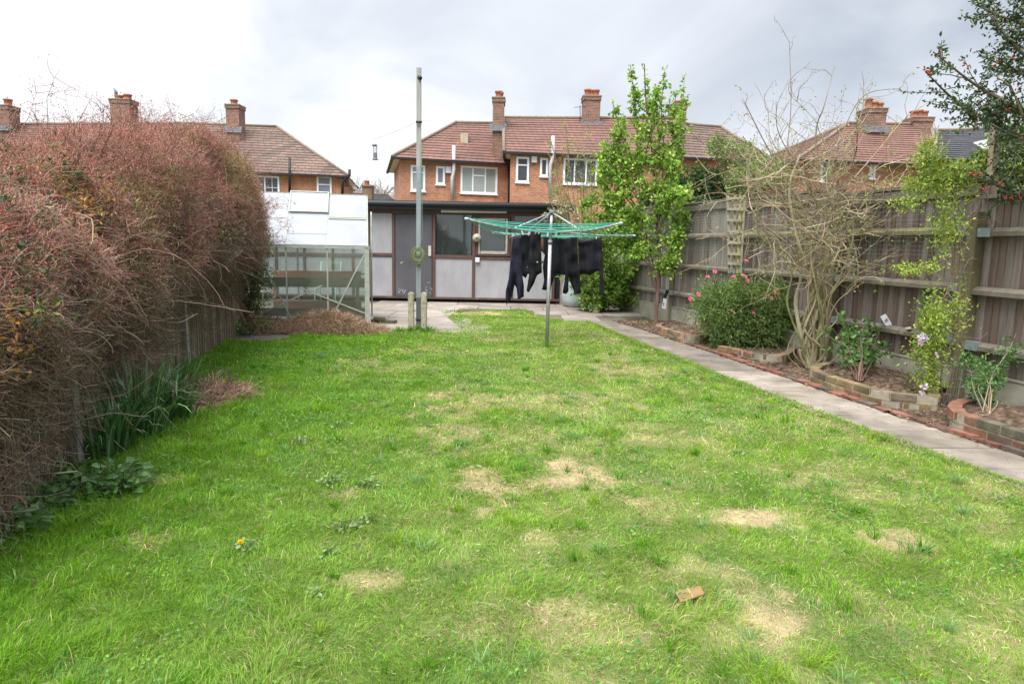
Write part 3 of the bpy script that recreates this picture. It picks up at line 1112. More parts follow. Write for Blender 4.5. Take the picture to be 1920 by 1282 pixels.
P4 = [at(x, y, 7.93) for x, y in ((1650, 594), (1660, 588.5), (1671.5, 608), (1668, 611), (1659.5, 610))]
m_.plate(P4, (0, -1, .1), .012); m_.build('packet', M_white, cd)
m_ = MB()
for q_ in (((1658, 602), (1665, 597)), ((1660, 603), (1663, 599)), ((1662, 603), (1666, 600.5)), ((1661, 597), (1663, 600))):
    m_.bar(at(*q_[0], 7.905), at(*q_[1], 7.905), .006, .002, (0, 1, 0))
m_.build('mark', M_black, cd)
st_ = MB()
c_ = at(1703, 616.5, 7.55)
st_.lathe([(0.001, -.012), (.03, -.008), (.04, .002), (.026, .014), (.001, .018)], c_, 9)
o = st_.build('stone', pm('stone', (.5, .4, .33), (.36, .28, .22), 30, .9, .3)); tag(o, 'pinkish stone lying on the lower rail near the climber', 'stone')

# timber post standing beyond the fence
m_ = MB(); a = at(1866, 365, 6.9); b = at(1871, 218, 6.9)
m_.bar((a.x, a.y, 0), (b.x, b.y, b.z), .075, .075, (0, 1, 0)); o = m_.build('timber_post', pm('pale_timber', (.42, .33, .24), (.32, .24, .17), 12, .85, .3), bevel=.004)
tag(o, 'pale square timber post rising behind the holly', 'post')
# ================================================================ SHED
YS = 17.0
M_felt = pm('roof_felt', (.05, .045, .045), (.03, .03, .03), 3, .95, .4)
M_fascia = pm('black_fascia', (.022, .026, .03), (.016, .018, .02), 2, .55, .1)
M_brown = pm('brown_timber', (.105, .058, .045), (.068, .043, .035), 5, .75, .3, 30, (1, 1, .3), c3=(.155, .105, .085))
M_grey = pm('grey_panel', (.335, .333, .35), (.255, .252, .265), 2.2, .75, .1, 20, (1, 1, .5), c3=(.365, .363, .38))
M_door = pm('grey_door', (.085, .083, .092), (.06, .059, .067), 1.6, .6, .1, c3=(.115, .112, .128))
M_dark = pm('dark_interior', (.03, .035, .035), (.02, .02, .02), 3, .9, 0)
M_win = glassmat('shed_glass', (.5, .62, .6), .10, .86, (.17, .22, .22))
M_ivory = pm('ivory_plastic', (.5, .5, .42), (.4, .4, .34), 12, .5, .05)
shed = empty('shed', (-1.2, YS, 0), 'long grey panelled shed with brown frame and black fascia', 'shed')
sx0, sx1 = -6.8, at(1052, 480, YS).x
ztop = 2.36


def sp(px, py, d=0.0):
    return at(px, py, YS - d)


def shed_rect(mb, x0, y0, x1, y1, f, b_, col=(1, 1, 1)):
    """px rectangle on the shed front, from depth b_ (back) to f (front) ahead of the wall"""
    a = sp(x0, y1); c = sp(x1, y0)
    mb.box(a.x, c.x, YS - f, YS - b_, a.z, c.z, col)


w_ = MB()
w_.box(sx0, sx1, YS + .12, YS + 3.6, 0, 2.3)
w_.build('wall', M_dark, shed)
zb = .10
# sill and brown frame
fr = MB()
fr.box(sx0, sx1, YS - .05, YS + .02, zb - .02, zb + .03)
ztf = sp(760, 392).z
fr.box(sx0, sx1, YS - .03, YS + .02, sp(760, 401).z, ztf + .06)
for (a, b_) in ((690, 694), (735.5, 740.5), (811, 816.5), (885.5, 891), (957, 963), (1036, 1041)):
    A = sp(a, 480).x; B = sp(b_, 480).x
    fr.box(A, B, YS - .045, YS + .02, zb + .03, sp(a, 400.7).z)
for (a, b_, y0, y1) in ((694, 735.5, 476, 482), (816.5, 885.5, 477, 483.5), (891, 957, 480, 484), (963, 1036, 478, 484)):
    A = sp(a, 480).x; B = sp(b_, 480).x
    fr.box(A, B, YS - .04, YS + .02, sp(800, y1).z, sp(800, y0).z)
for xx in (-6.5, -5.9, -5.2, -4.5, -4.0):
    fr.box(xx, xx + .06, YS - .045, YS + .02, zb + .03, sp(760, 401).z)
fr.box(sx0, sp(690, 480).x, YS - .04, YS + .02, sp(700, 482).z, sp(700, 476).z)
fr.build('frame', M_brown, shed, bevel=.004)
zl, zm0, zm1, zh = zb + .03, sp(800, 483).z, sp(800, 477).z, sp(760, 401).z
pn = lambda: MB()
for (a, b_, lo, hi) in ((694, 735.5, zl, zm0), (694, 735.5, zm1, zh), (816.5, 885.5, zl, zm0), (891, 957, zl, zm0), (963, 1036, zl, zm0)):
    p = MB(); A = sp(a, 480).x + .001; B = sp(b_, 480).x - .001
    p.box(A, B, YS - .012, YS + .018, lo + .001, hi - .001); p.build('grey_panel', M_grey, shed)
p = MB(); p.box(sx0, sp(690, 480).x, YS - .012, YS + .018, zl, zh); p.build('grey_panel', M_grey, shed)
# door
dr_ = MB(); A = sp(741.5, 480).x; B = sp(810, 480).x
dr_.box(A, B, YS - .03, YS + .01, zb + .035, zh - .01)
door = dr_.build('door', M_door, shed, bevel=.004)
h_ = MB(); shed_rect(h_, 803.5, 461, 809, 480, .06, .032); h_.build('handle', M_ivory, door, bevel=.006)
# flaked paint on the door: separate thin chips of bare wood
fl = VG()
nF = 55
cxp = np.concatenate([U(745, 762, 20), U(795, 810, 25), U(746, 756, 10)]); cyp = np.concatenate([U(540, 550, 20), U(528, 550, 25), U(488, 496, 10)])
Pf = np.array([tuple(at(a, b, YS - .0315)) for a, b in zip(cxp, cyp)])
an = U(0, 6.28, nF); D = np.stack([np.cos(an), np.zeros(nF), np.sin(an) * .6], 1)
side = np.cross(D, [0, 1, 0])
L = U(.01, .045, nF)[:, None]; W = L * .3
V = np.stack([Pf, Pf + D * L * .4 + side * W, Pf + D * L, Pf + D * L * .6 - side * W], 1)
fl._put(V, np.full(V.shape, .45) * np.array([1, .93, .85]), q=(np.arange(nF) * 4)[:, None] + np.array([0, 1, 2, 3]))
fl.build('flaked_paint', M_twig, door)
# windows
for (a, b_, nm, y0, y1) in ((818, 884.5, 'window', 402, 477), (963.5, 1035.5, 'window', 402, 478)):
    p = MB(); shed_rect(p, a, y0, b_, y1, -.002, -.007); p.build('window', M_win, shed)
wf = MB()
M_pale = pm('pale_timber_frame', (.40, .36, .33), (.28, .24, .21), 9, .85, .3)
for (a, b_, y0, y1) in ((896.5, 901, 410, 476), (947.5, 952.5, 410, 476), (901, 947.5, 471.5, 476), (901, 947.5, 410, 413)):
    shed_rect(wf, a, y0, b_, y1, .035, .0)
wfo = wf.build('window', M_pale, shed, bevel=.003)
p = MB(); shed_rect(p, 901, 413, 947.5, 471.5, .012, .007); p.build('pane', M_win, wfo)
p = MB(); shed_rect(p, 897, 409, 951, 476, -.012, -.03); p.build('dark_backing', M_dark, wfo)  # sheet added behind the pane; its dark colour stands for the unlit inside
wf = MB()
for (a, b_, y0, y1) in ((891, 896.5, 401, 480), (952.5, 957, 401, 480), (896.5, 952.5, 401, 410), (896.5, 952.5, 476, 480)):
    shed_rect(wf, a, y0, b_, y1, .02, -.01)
wf.build('window_surround', M_brown, shed)
# things behind the first window
ins = MB(); c_ = at(833, 427, YS + .1); ins.lathe([(.01, -.08), (.07, -.06), (.075, .04), (.04, .07), (.01, .08)], c_, 12); ins.bar(at(829, 440, YS + .1), at(829, 476, YS + .1), .03, .03)
ins.tube([at(x, y, YS + .06) for x, y in ((844, 404), (844, 420), (841, 440), (832, 456), (822, 470))], .006, 5)
o = ins.build('hanging_lamp', pm('dusty_white', (.45, .6, .56), (.35, .45, .42), 9, .6, 0)); tag(o, 'pale lamp on a stand with a white cord behind the shed window', 'lamp')
# fascia and roof
rf = MB()
A = Vector((sx0, YS, 0)); B = at(1075, 386, YS)
z0l, z0r = sp(700, 394).z + .02, at(1060, 400, YS).z + .02
z1l, z1r = sp(700, 378).z, at(1060, 385.5, YS).z
rf.hexa([(sx0, YS - .22, z0l), (B.x, YS - .22, z0r), (B.x, YS - .16, z0r), (sx0, YS - .16, z0l), (sx0, YS - .22, z1l), (B.x, YS - .22, z1r), (B.x, YS - .16, z1r), (sx0, YS - .16, z1l)])
rf.build('fascia', M_fascia, shed)
gt = MB()
gt.tube([(sx0, YS - .28, z1l - .045), (B.x, YS - .28, z1r - .045)], .055, 10)
gt.build('gutter', M_fascia, shed)
rf = MB()
rf.hexa([(sx0, YS - .25, z1l + .005), (B.x, YS - .25, z1r + .005), (B.x, YS + 3.7, z1r + .08), (sx0, YS + 3.7, z1l + .08),
         (sx0, YS - .25, z1l + .03), (B.x, YS - .25, z1r + .03), (B.x, YS + 3.7, z1r + .12), (sx0, YS + 3.7, z1l + .12)])
rf.hexa([(sx0, YS - .16, z0l + .01), (B.x, YS - .16, z0r + .01), (B.x, YS + .1, z0r + .01), (sx0, YS + .1, z0l + .01), (sx0, YS - .16, z0l + .03), (B.x, YS - .16, z0r + .03), (B.x, YS + .1, z0r + .03), (sx0, YS + .1, z0l + .03)])
rf.build('roof', M_felt, shed)
# fittings on the shed
lt = MB(); a = sp(827, 396.5, .12); b_ = sp(950, 398, .12)
lt.bar(a, b_, .07, .05); lt.bar(a + Vector((0, -.02, .04)), b_ + Vector((0, -.02, .04)), .09, .02)
lt.build('strip_light', M_ivory, shed, bevel=.006)
al = MB(); c_ = sp(894, 446, .11)
for k, (r_, y_) in enumerate(((.10, .05), (.105, -.02), (.07, -.05))):
    al.tube([c_ + Vector((0, y_ + .03, 0)), c_ + Vector((0, y_, 0))], r_, 12)
al.tube([c_ + Vector((0, -.05, 0)), c_ + Vector((0, -.056, 0))], .03, 10, (.4, .4, .4))
al.build('outside_lamp', pm('aged_plastic', (.42, .42, .34), (.28, .28, .2), 14, .6, .1, attr=True), shed)
sk_ = MB(); shed_rect(sk_, 891.5, 483, 899.5, 491.5, .10, .045); sk_.build('socket_box', M_white, shed, bevel=.008)

# pebbledash wall at the shed's end, and the rendered back wall behind the water butt
M_peb = pm('pebbledash', (.33, .28, .24), (.2, .165, .14), 30, .95, .8, 70, c3=(.45, .4, .34))
m_ = MB(); m_.box(sx1, at(1064, 500, YS).x, YS - .25, YS + .3, 0, 2.25)
o = m_.build('pebbledash_wall', M_peb); tag(o, 'short pebbledash wall between the shed and the water butt', 'wall')
m_ = MB(); m_.box(at(1064, 500, YS).x, 2.2, YS + .5, YS + .6, 0, 1.7); o = m_.build('rendered_wall', M_grav); tag(o, 'mossy grey wall closing the corner behind the water butt', 'wall')
# water butt
wb = empty('water_butt', (gnd(1071, 566).x, 16.45, 0), 'pale blue grey plastic water butt at the end of the shed', 'water butt')
c_ = Vector((gnd(1071, 566).x - .03, 16.45, 0.01))
M_butt = pm('blue_grey_plastic', (.36, .42, .43), (.31, .37, .38), 2, .45, 0)
b_ = MB(); b_.lathe([(.001, 0), (.24, 0), (.29, .03), (.325, .15), (.335, .3), (.31, .5), (.275, .8), (.27, .9), (.285, .905), (.285, .94), (.25, .945)], c_, 28); b_.build('barrel', M_butt, wb)
b_ = MB(); b_.lathe([(.29, .93), (.29, .965), (.2, .99), (.001, 1.0)], c_, 24); b_.build('lid', M_butt, wb)
# stacked boards by the greenhouse
for i, (a, b2, yy) in enumerate((((700, 597), (723, 597), 0), ((697, 601), (742, 603), 1))):
    m_ = MB(); A = gnd(*a, .03 + .05 * (1 - i)); B = gnd(*b2, .03 + .05 * (1 - i)); m_.bar(A, B, .16, .05, col=(1, 1, 1)); o = m_.build('plank', M_post, bevel=.004)
    tag(o, ['short mossy plank lying on top beside the greenhouse', 'longer dark plank lying underneath beside the greenhouse'][i], 'plank', 'planks stacked on the paving')

# ================================================================ GREENHOUSE
M_alu = pm('aluminium', (.40, .425, .36), (.28, .31, .25), 8, .5, .05, metal=.1, attr=True)
M_pane = glassmat('greenhouse_glass', (.955, .985, .97), .05, .88, (.36, .41, .36))
M_roofpane = pm('white_polycarbonate', (.52, .54, .58), (.42, .435, .45), 2.2, .45, 0)
_t = M_roofpane.node_tree; _tr = N(_t, 'ShaderNodeBsdfTranslucent'); _tr.inputs[0].default_value = (.8, .82, .85, 1)
_mx = N(_t, 'ShaderNodeMixShader'); _mx.inputs[0].default_value = .42
_t.links.new(_t.nodes['Principled BSDF'].outputs[0], _mx.inputs[1]); _t.links.new(_tr.outputs[0], _mx.inputs[2]); _t.links.new(_mx.outputs[0], _t.nodes['Material Output'].inputs[0])
GX1, GY = -2.50, 11.75
bx = [GX1 - .665 * k for k in range(4)]
GX0 = bx[-1]
GD = 1.95
ZE, ZB = 1.35, .09
ZR = 2.27
gh = empty('greenhouse', ((GX0 + GX1) / 2, GY, 0), 'aluminium greenhouse with white roof sheets and dusty glass sides', 'greenhouse')
GPIV = Vector((GX1, GY, 0))
GXF = Matrix.Translation(GPIV) @ Matrix.Rotation(R(12), 4, 'Z') @ Matrix.Translation(-GPIV)
MB.XF = GXF
GN = GXF.to_3x3() @ Vector((0, -1, 0))
def gfront(x, y): return GXF.inverted() @ onplane(x, y, GPIV + GN * .02, GN)
f = MB()
def gb_(a, b, w_=.03, d_=.03): f.bar(a, b, w_, d_, (0, 1, 0) if abs((Vector(b) - Vector(a)).normalized().y) < .9 else (0, 0, 1))
YR = GY + GD / 2
for x in bx:
    gb_((x, GY, ZB), (x, GY, ZE), .028); gb_((x, GY + GD, ZB), (x, GY + GD, ZE), .028)
    f.bar((x, GY, ZE + .02), (x, YR, ZR), .028, .028, (1, 0, 0)); f.bar((x, GY + GD, ZE + .02), (x, YR, ZR), .028, .028, (1, 0, 0))
for y in (GY, GY + GD):
    f.bar((GX0 - .02, y, ZB), (GX1 + .02, y, ZB), .05, .05)
    f.bar((GX0 - .02, y, ZE), (GX1 + .04, y, ZE), .06, .045)
    f.bar((GX0, y + .02 * (1 if y == GY else -1), .82), (GX1, y + .02 * (1 if y == GY else -1), .82), .02, .025)
f.bar((GX0 - .02, YR, ZR), (GX1 + .02, YR, ZR), .06, .05)
for x in (GX0, GX1):
    f.bar((x, GY, ZB), (x, GY + GD, ZB), .04, .05); f.bar((x, GY, ZE), (x, GY + GD, ZE), .03, .03)
    for k in (.33, .66): f.bar((x, GY + GD * k, ZB), (x, GY + GD * k, ZE + (ZR - ZE) * .66), .028, .028)
f.box(GX1 - .05, GX1 + .03, GY - .03, GY + .04, ZB, ZE)
f.build('frame', M_alu, gh)
br_ = [((1.0, .15), (.36, 1.30)), ((.02, .16), (.98 + .75, .78)), ((1.05, .5 + .3), (2.0, .18)), ((1.98, 1.3), (1.05, .1))]
for (a, b) in (((620, 638), (683, 477)), ((691, 590), (563, 540)), ((604, 535), (484, 590)), ((547, 598), (490, 490))):
    m_ = MB(); A = gfront(*a); B = gfront(*b)
    A.z = max(A.z, .1); m_.bar(A, B, .022, .016, (0, 1, 0), (.95, 1, .95)); m_.build('brace', M_alu, gh)
for i in range(3):
    x1, x0 = bx[i] - .012, bx[i + 1] + .012
    p = MB(); p.box(x0, x1, GY - .006, GY - .002, ZB + .02, ZE - .02); p.build('glass_pane', M_pane, gh)
    p = MB(); p.box(x0, x1, GY + GD + .002, GY + GD + .006, ZB + .02, ZE - .02); p.build('glass_pane', M_pane, gh)
    # roof sheets, each bay in two or three lapped pieces
    splits = [(0, .52), (.49, 1.0)] if i != 1 else [(0, .22), (.20, .62), (.60, 1.0)]
    for k, (u0, u1) in enumerate(splits):
        p = MB()
        off = .012 + .006 * k
        if i == 1 and k == 2: off = .045
        z0 = ZE + .02 + (ZR - ZE - .02) * u0; z1 = ZE + .02 + (ZR - ZE - .02) * u1
        y0 = GY + (YR - GY) * u0; y1 = GY + (YR - GY) * u1
        nn = Vector((0, -(ZR - ZE), (YR - GY))).normalized() * off
        p.plate([Vector((x0 - .004, y0, z0)) + nn, Vector((x1 + .004, y0, z0)) + nn, Vector((x1 + .004, y1, z1)) + nn, Vector((x0 - .004, y1, z1)) + nn], nn, .008)
        p.build('roof_sheet', M_roofpane, gh)
    p = MB(); p.plate([(x0, GY + GD, ZE), (x1, GY + GD, ZE), (x1, YR, ZR - .02), (x0, YR, ZR - .02)], (0, 1, 1), .006); p.build('roof_sheet', M_roofpane, gh)
# vent frame bars on the middle bay and a lath on the right one
f = MB()
def rp(u, x, off):
    nn = Vector((0, -(ZR - ZE), (YR - GY))).normalized() * off
    return Vector((x, GY + (YR - GY) * u, ZE + .02 + (ZR - ZE - .02) * u)) + nn
x1, x0 = bx[1], bx[2]
for (a, b) in ((rp(.6, x0, .06), rp(.6, x1, .06)), (rp(.6, x0 + .01, .06), rp(1, x0 + .01, .06)), (rp(.6, x1 - .01, .06), rp(1, x1 - .01, .06)), (rp(1, x0, .06), rp(1, x1, .06)),
               (rp(.5, bx[1] + .01, .03), rp(.5, bx[0] - .02, .03)), (rp(.53, bx[1] + .01, .03), rp(.53, bx[0] - .02, .03))):
    f.bar(a, b, .02, .016, (0, -.6, .6))
f.build('vent_frame', M_alu, gh)
m_ = MB(); m_.plate([(GX1, GY + .02, ZB + .03), (GX1, GY + GD - .02, ZB + .03), (GX1, GY + GD - .02, ZE), (GX1, YR, ZR - .03), (GX1, GY + .02, ZE)], (1, 0, 0), .004); m_.build('gable_glass', M_pane, gh)
m_ = MB(); m_.tube([(GX1 + .07, GY + .1, ZB + .1), (GX1 + .07, GY + .1, 1.9), (GX1 + .07, GY + .16, 1.95), (GX1 + .07, GY + .75, 1.95), (GX1 + .07, GY + .75, ZB + .1)], .014, 6); m_.build('sliding_door', M_alu, gh)
m_ = MB(); m_.box(GX1 - .2, GX1 + .05, GY - .06, GY + GD, 0, ZB - .02); m_.box(GX0 - .04, GX1 - .2, GY - .04, GY + GD, 0, ZB - .02); m_.build('base', pm('block', (.36, .37, .41), (.28, .29, .32), 6, .9, .3), gh)
# inside: staging
M_stage = pm('staging_wood', (.62, .38, .22), (.45, .29, .19), 4, .85, .3, 20, (.4, 1, 1))
M_old = pm('old_board', (.60, .47, .34), (.32, .30, .24), 3, .9, .4, 20, (.5, 1, 1))
for i, (zz, yy, m__) in enumerate(((.77, GY + 1.62, M_stage), (.22, GY + 1.55, M_stage))):
    m_ = MB(); m_.box(GX0 + .3, GX1 - .12, yy - .45, yy - .42, zz - .0, zz + .13); m_.box(GX0 + .3, GX1 - .12, yy - .42, yy, zz, zz + .02); m_.box(GX0 + .3, GX0 + .34, yy - .42, yy - .38, .0, zz); m_.box(GX1 - .2, GX1 - .16, yy - .42, yy - .38, 0, zz)
    o = m_.build('staging_shelf', m__); tag(o, ['upper orange wood staging shelf inside the greenhouse', 'lower orange wood staging shelf inside the greenhouse'][i], 'shelf', 'greenhouse staging')
for i, (zz, yy, h_) in enumerate(((.66, GY + .2, .14), (.16, GY + .2, .14))):
    m_ = MB(); m_.box(GX0 + .1, GX1 - .04, yy, yy + .03, zz, zz + h_); m_.box(GX0 + .1, GX1 - .04, yy + .03, yy + .4, zz + .08, zz + .1); m_.box(GX0 + .12, GX0 + .16, yy + .04, yy + .08, 0, zz + .08); m_.box(GX1 - .2, GX1 - .16, yy + .04, yy + .08, 0, zz + .08)
    o = m_.build('growing_bench', M_old); tag(o, ['upper stained plank bench against the front glass', 'lower stained plank bench against the front glass'][i], 'bench', 'greenhouse benches')
MB.XF = None
# pale green garden chair standing beyond the greenhouse
M_gch = pm('green_paint', (.30, .46, .40), (.24, .38, .33), 6, .6, .1)
ch = empty('garden_chair', (-4.05, 14.9, 0), 'pale green metal garden chair seen through the greenhouse glass', 'chair')
for sx_ in (-.22, .22):
    m_ = MB(); m_.tube([(-4.05 + sx_, 14.7, 0), (-4.05 + sx_, 14.72, .46), (-4.05 + sx_, 15.1, .46), (-4.05 + sx_, 15.25, 1.0)], .014, 6); m_.build('side_frame', M_gch, ch)
    m_ = MB(); m_.tube([(-4.05 + sx_, 15.2, 0), (-4.05 + sx_, 15.08, .46)], .014, 6); m_.build('leg', M_gch, ch)
m_ = MB(); m_.box(-4.27, -3.83, 14.72, 15.1, .45, .48); m_.build('seat', M_gch, ch)
m_ = MB(); m_.bar((-4.27, 15.25, .98), (-3.83, 15.25, .98), .03, .03); m_.bar((-4.27, 15.2, .8), (-3.83, 15.2, .8), .03, .03); m_.build('backrest', M_gch, ch)

# heap of dry clippings
def heap(name, cx_, cy_, rx, ry, hmax, n, label, cols, wts, L=.14, seeds=3):
    v = VG()
    xs = np.linspace(-1.1, 1.1, 60); X_, Y_ = np.meshgrid(xs, xs)
    x = cx_ + X_.ravel() * rx; y = cy_ + Y_.ravel() * ry
    r = np.hypot(X_, Y_).ravel() + (fbm(x, y, .35) - .5) * .5
    hfun = lambda x, y: np.clip(hmax * sm(1.0, .15, np.hypot((x - cx_) / rx, (y - cy_) / ry) + (fbm(x, y, .35) - .5) * .5) * (.55 + .9 * fbm(x + 3, y, .4)) + .012 * 0 , -.02, 9)
    z = hfun(x, y) - .012 * (r > 1)
    idx = np.arange(3600).reshape(60, 60)
    q = np.stack([idx[:-1, :-1], idx[:-1, 1:], idx[1:, 1:], idx[1:, :-1]], -1).reshape(-1, 4)
    v._put(np.c_[x, y, z - .008], vcol(np.array(cols[0]) * .5, len(x)), q=q[(r[q].max(1) < 1.02)])
    a = U(0, 6.28, n); rr = np.sqrt(U(0, 1, n)) * 1.02
    px_ = cx_ + np.cos(a) * rr * rx; py_ = cy_ + np.sin(a) * rr * ry
    P0 = np.c_[px_, py_, hfun(px_, py_) + U(-.01, .03, n)]
    D = rdir(n); D[:, 2] = np.abs(D[:, 2]) * .35 - .05
    P = grow(P0, D, L * U(.4, 1.3, n), 4, .35, (0, 0, -.08))
    P[:, :, 2] = np.maximum(P[:, :, 2], .004)
    v.tubes(P, U(.0012, .0032, (n, 1)) * np.ones((1, 4)), pickcol(cols, wts, n, .25))
    o = v.build(name, M_twig)
    tag(o, label, 'heap')


straw = [(.34, .235, .15), (.26, .16, .10), (.42, .32, .2), (.30, .26, .13), (.2, .12, .08)]
heap('clippings_heap', -3.0, 11.05, .95, .5, .26, 16000, 'larger mound of dry brown clippings in front of the greenhouse', straw, [5, 4, 2, 1, 3])
heap('clippings_heap', -4.05, 10.95, .45, .45, .18, 5000, 'smaller mound of dry clippings by the hedge end', straw, [5, 4, 2, 1, 3])
c_ = gnd(385, 745)
heap('straw_litter', c_.x - .05, c_.y, .42, .42, .03, 2600, 'flat scatter of reddish dry stalks on the lawn edge', [(.28, .17, .12), (.38, .27, .18), (.2, .12, .09)], [4, 3, 3], L=.2)
# ================================================================ HOUSES BEHIND
M_br1 = brickmat('orange_brick', (.57, .225, .115), (.45, .16, .08), (.46, .36, .29))
M_br2 = brickmat('orange_brick_patched', (.60, .245, .11), (.50, .19, .085), (.46, .36, .28))
M_chb = brickmat('chimney_brick', (.30, .13, .09), (.15, .078, .062), (.32, .27, .22))
M_tile1 = tilemat('red_brown_tiles', (.205, .105, .08), (.165, .085, .068), (.075, .04, .034), .3)
M_tile2 = tilemat('weathered_tiles', (.20, .13, .10), (.125, .085, .07), (.05, .038, .033), .34, moss=(.19, .18, .125))
M_slate = tilemat('dark_slates', (.055, .058, .065), (.04, .043, .05), (.02, .02, .022), .3)
M_upvc = pm('white_upvc', (.88, .89, .92), (.82, .83, .86), 3, .4, 0)
M_gut = pm('black_gutter', (.02, .02, .022), (.014, .014, .016), 4, .5, 0)
M_lead = pm('lead_flashing', (.30, .31, .34), (.2, .21, .23), 6, .6, .2)
M_pot = pm('terracotta_pot', (.38, .14, .08), (.27, .1, .06), 9, .8, .2)
M_cpot = pm('flue_pipe', (.5, .5, .5), (.38, .38, .38), 5, .6, 0)
M_hip = pm('ridge_tiles', (.25, .19, .14), (.15, .12, .10), 8, .9, .3)


def panemat(name, c, c2, r=.12):
    m, t, b = base_mat(name)
    tc = N(t, 'ShaderNodeTexCoord').outputs['Object']
    col = ramp(t, noise(t, tc, 1.2, 3, .6), [(.35, c2), (.65, c)])
    t.links.new(col, b.inputs['Base Color']); b.inputs['Roughness'].default_value = r
    return m


M_blind = panemat('pane_with_blind', (.36, .40, .39), (.30, .34, .33))
M_pdark = panemat('dark_pane', (.07, .08, .09), (.03, .035, .04), .05)
M_pfrost = panemat('frosted_pane', (.22, .24, .29), (.18, .20, .25), .35)


def roof_plane(mb, A, B, C_, D, row=.33, th=.035):
    """A-B eave left to right, D-C_ ridge; stepped courses"""
    A, B, C_, D = map(Vector, (A, B, C_, D))
    L = max((D - A).length, (C_ - B).length, ((C_ + D) / 2 - (A + B) / 2).length)
    L = ((C_ + D) / 2 - (A + B) / 2).length
    n = max(2, int(L / row))
    nv = (B - A).cross(D - A if (D - A).length > .1 else C_ - A).normalized()
    if nv.z < 0: nv = -nv
    for k in range(n):
        t0, t1 = k / n, min(1, (k + 1.12) / n)
        a = A.lerp(D, t0) + nv * th; b = B.lerp(C_, t0) + nv * th
        c = B.lerp(C_, t1) + nv * .002; d = A.lerp(D, t1) + nv * .002
        a0 = A.lerp(D, t0); b0 = B.lerp(C_, t0)
        t_ = U(.9, 1.1)
        m = max(1, int((b - a).length / 3))
        mb.add([a, b, c, d, a0, b0], [(0, 1, 2, 3), (4, 5, 1, 0)], (t_, t_, t_))


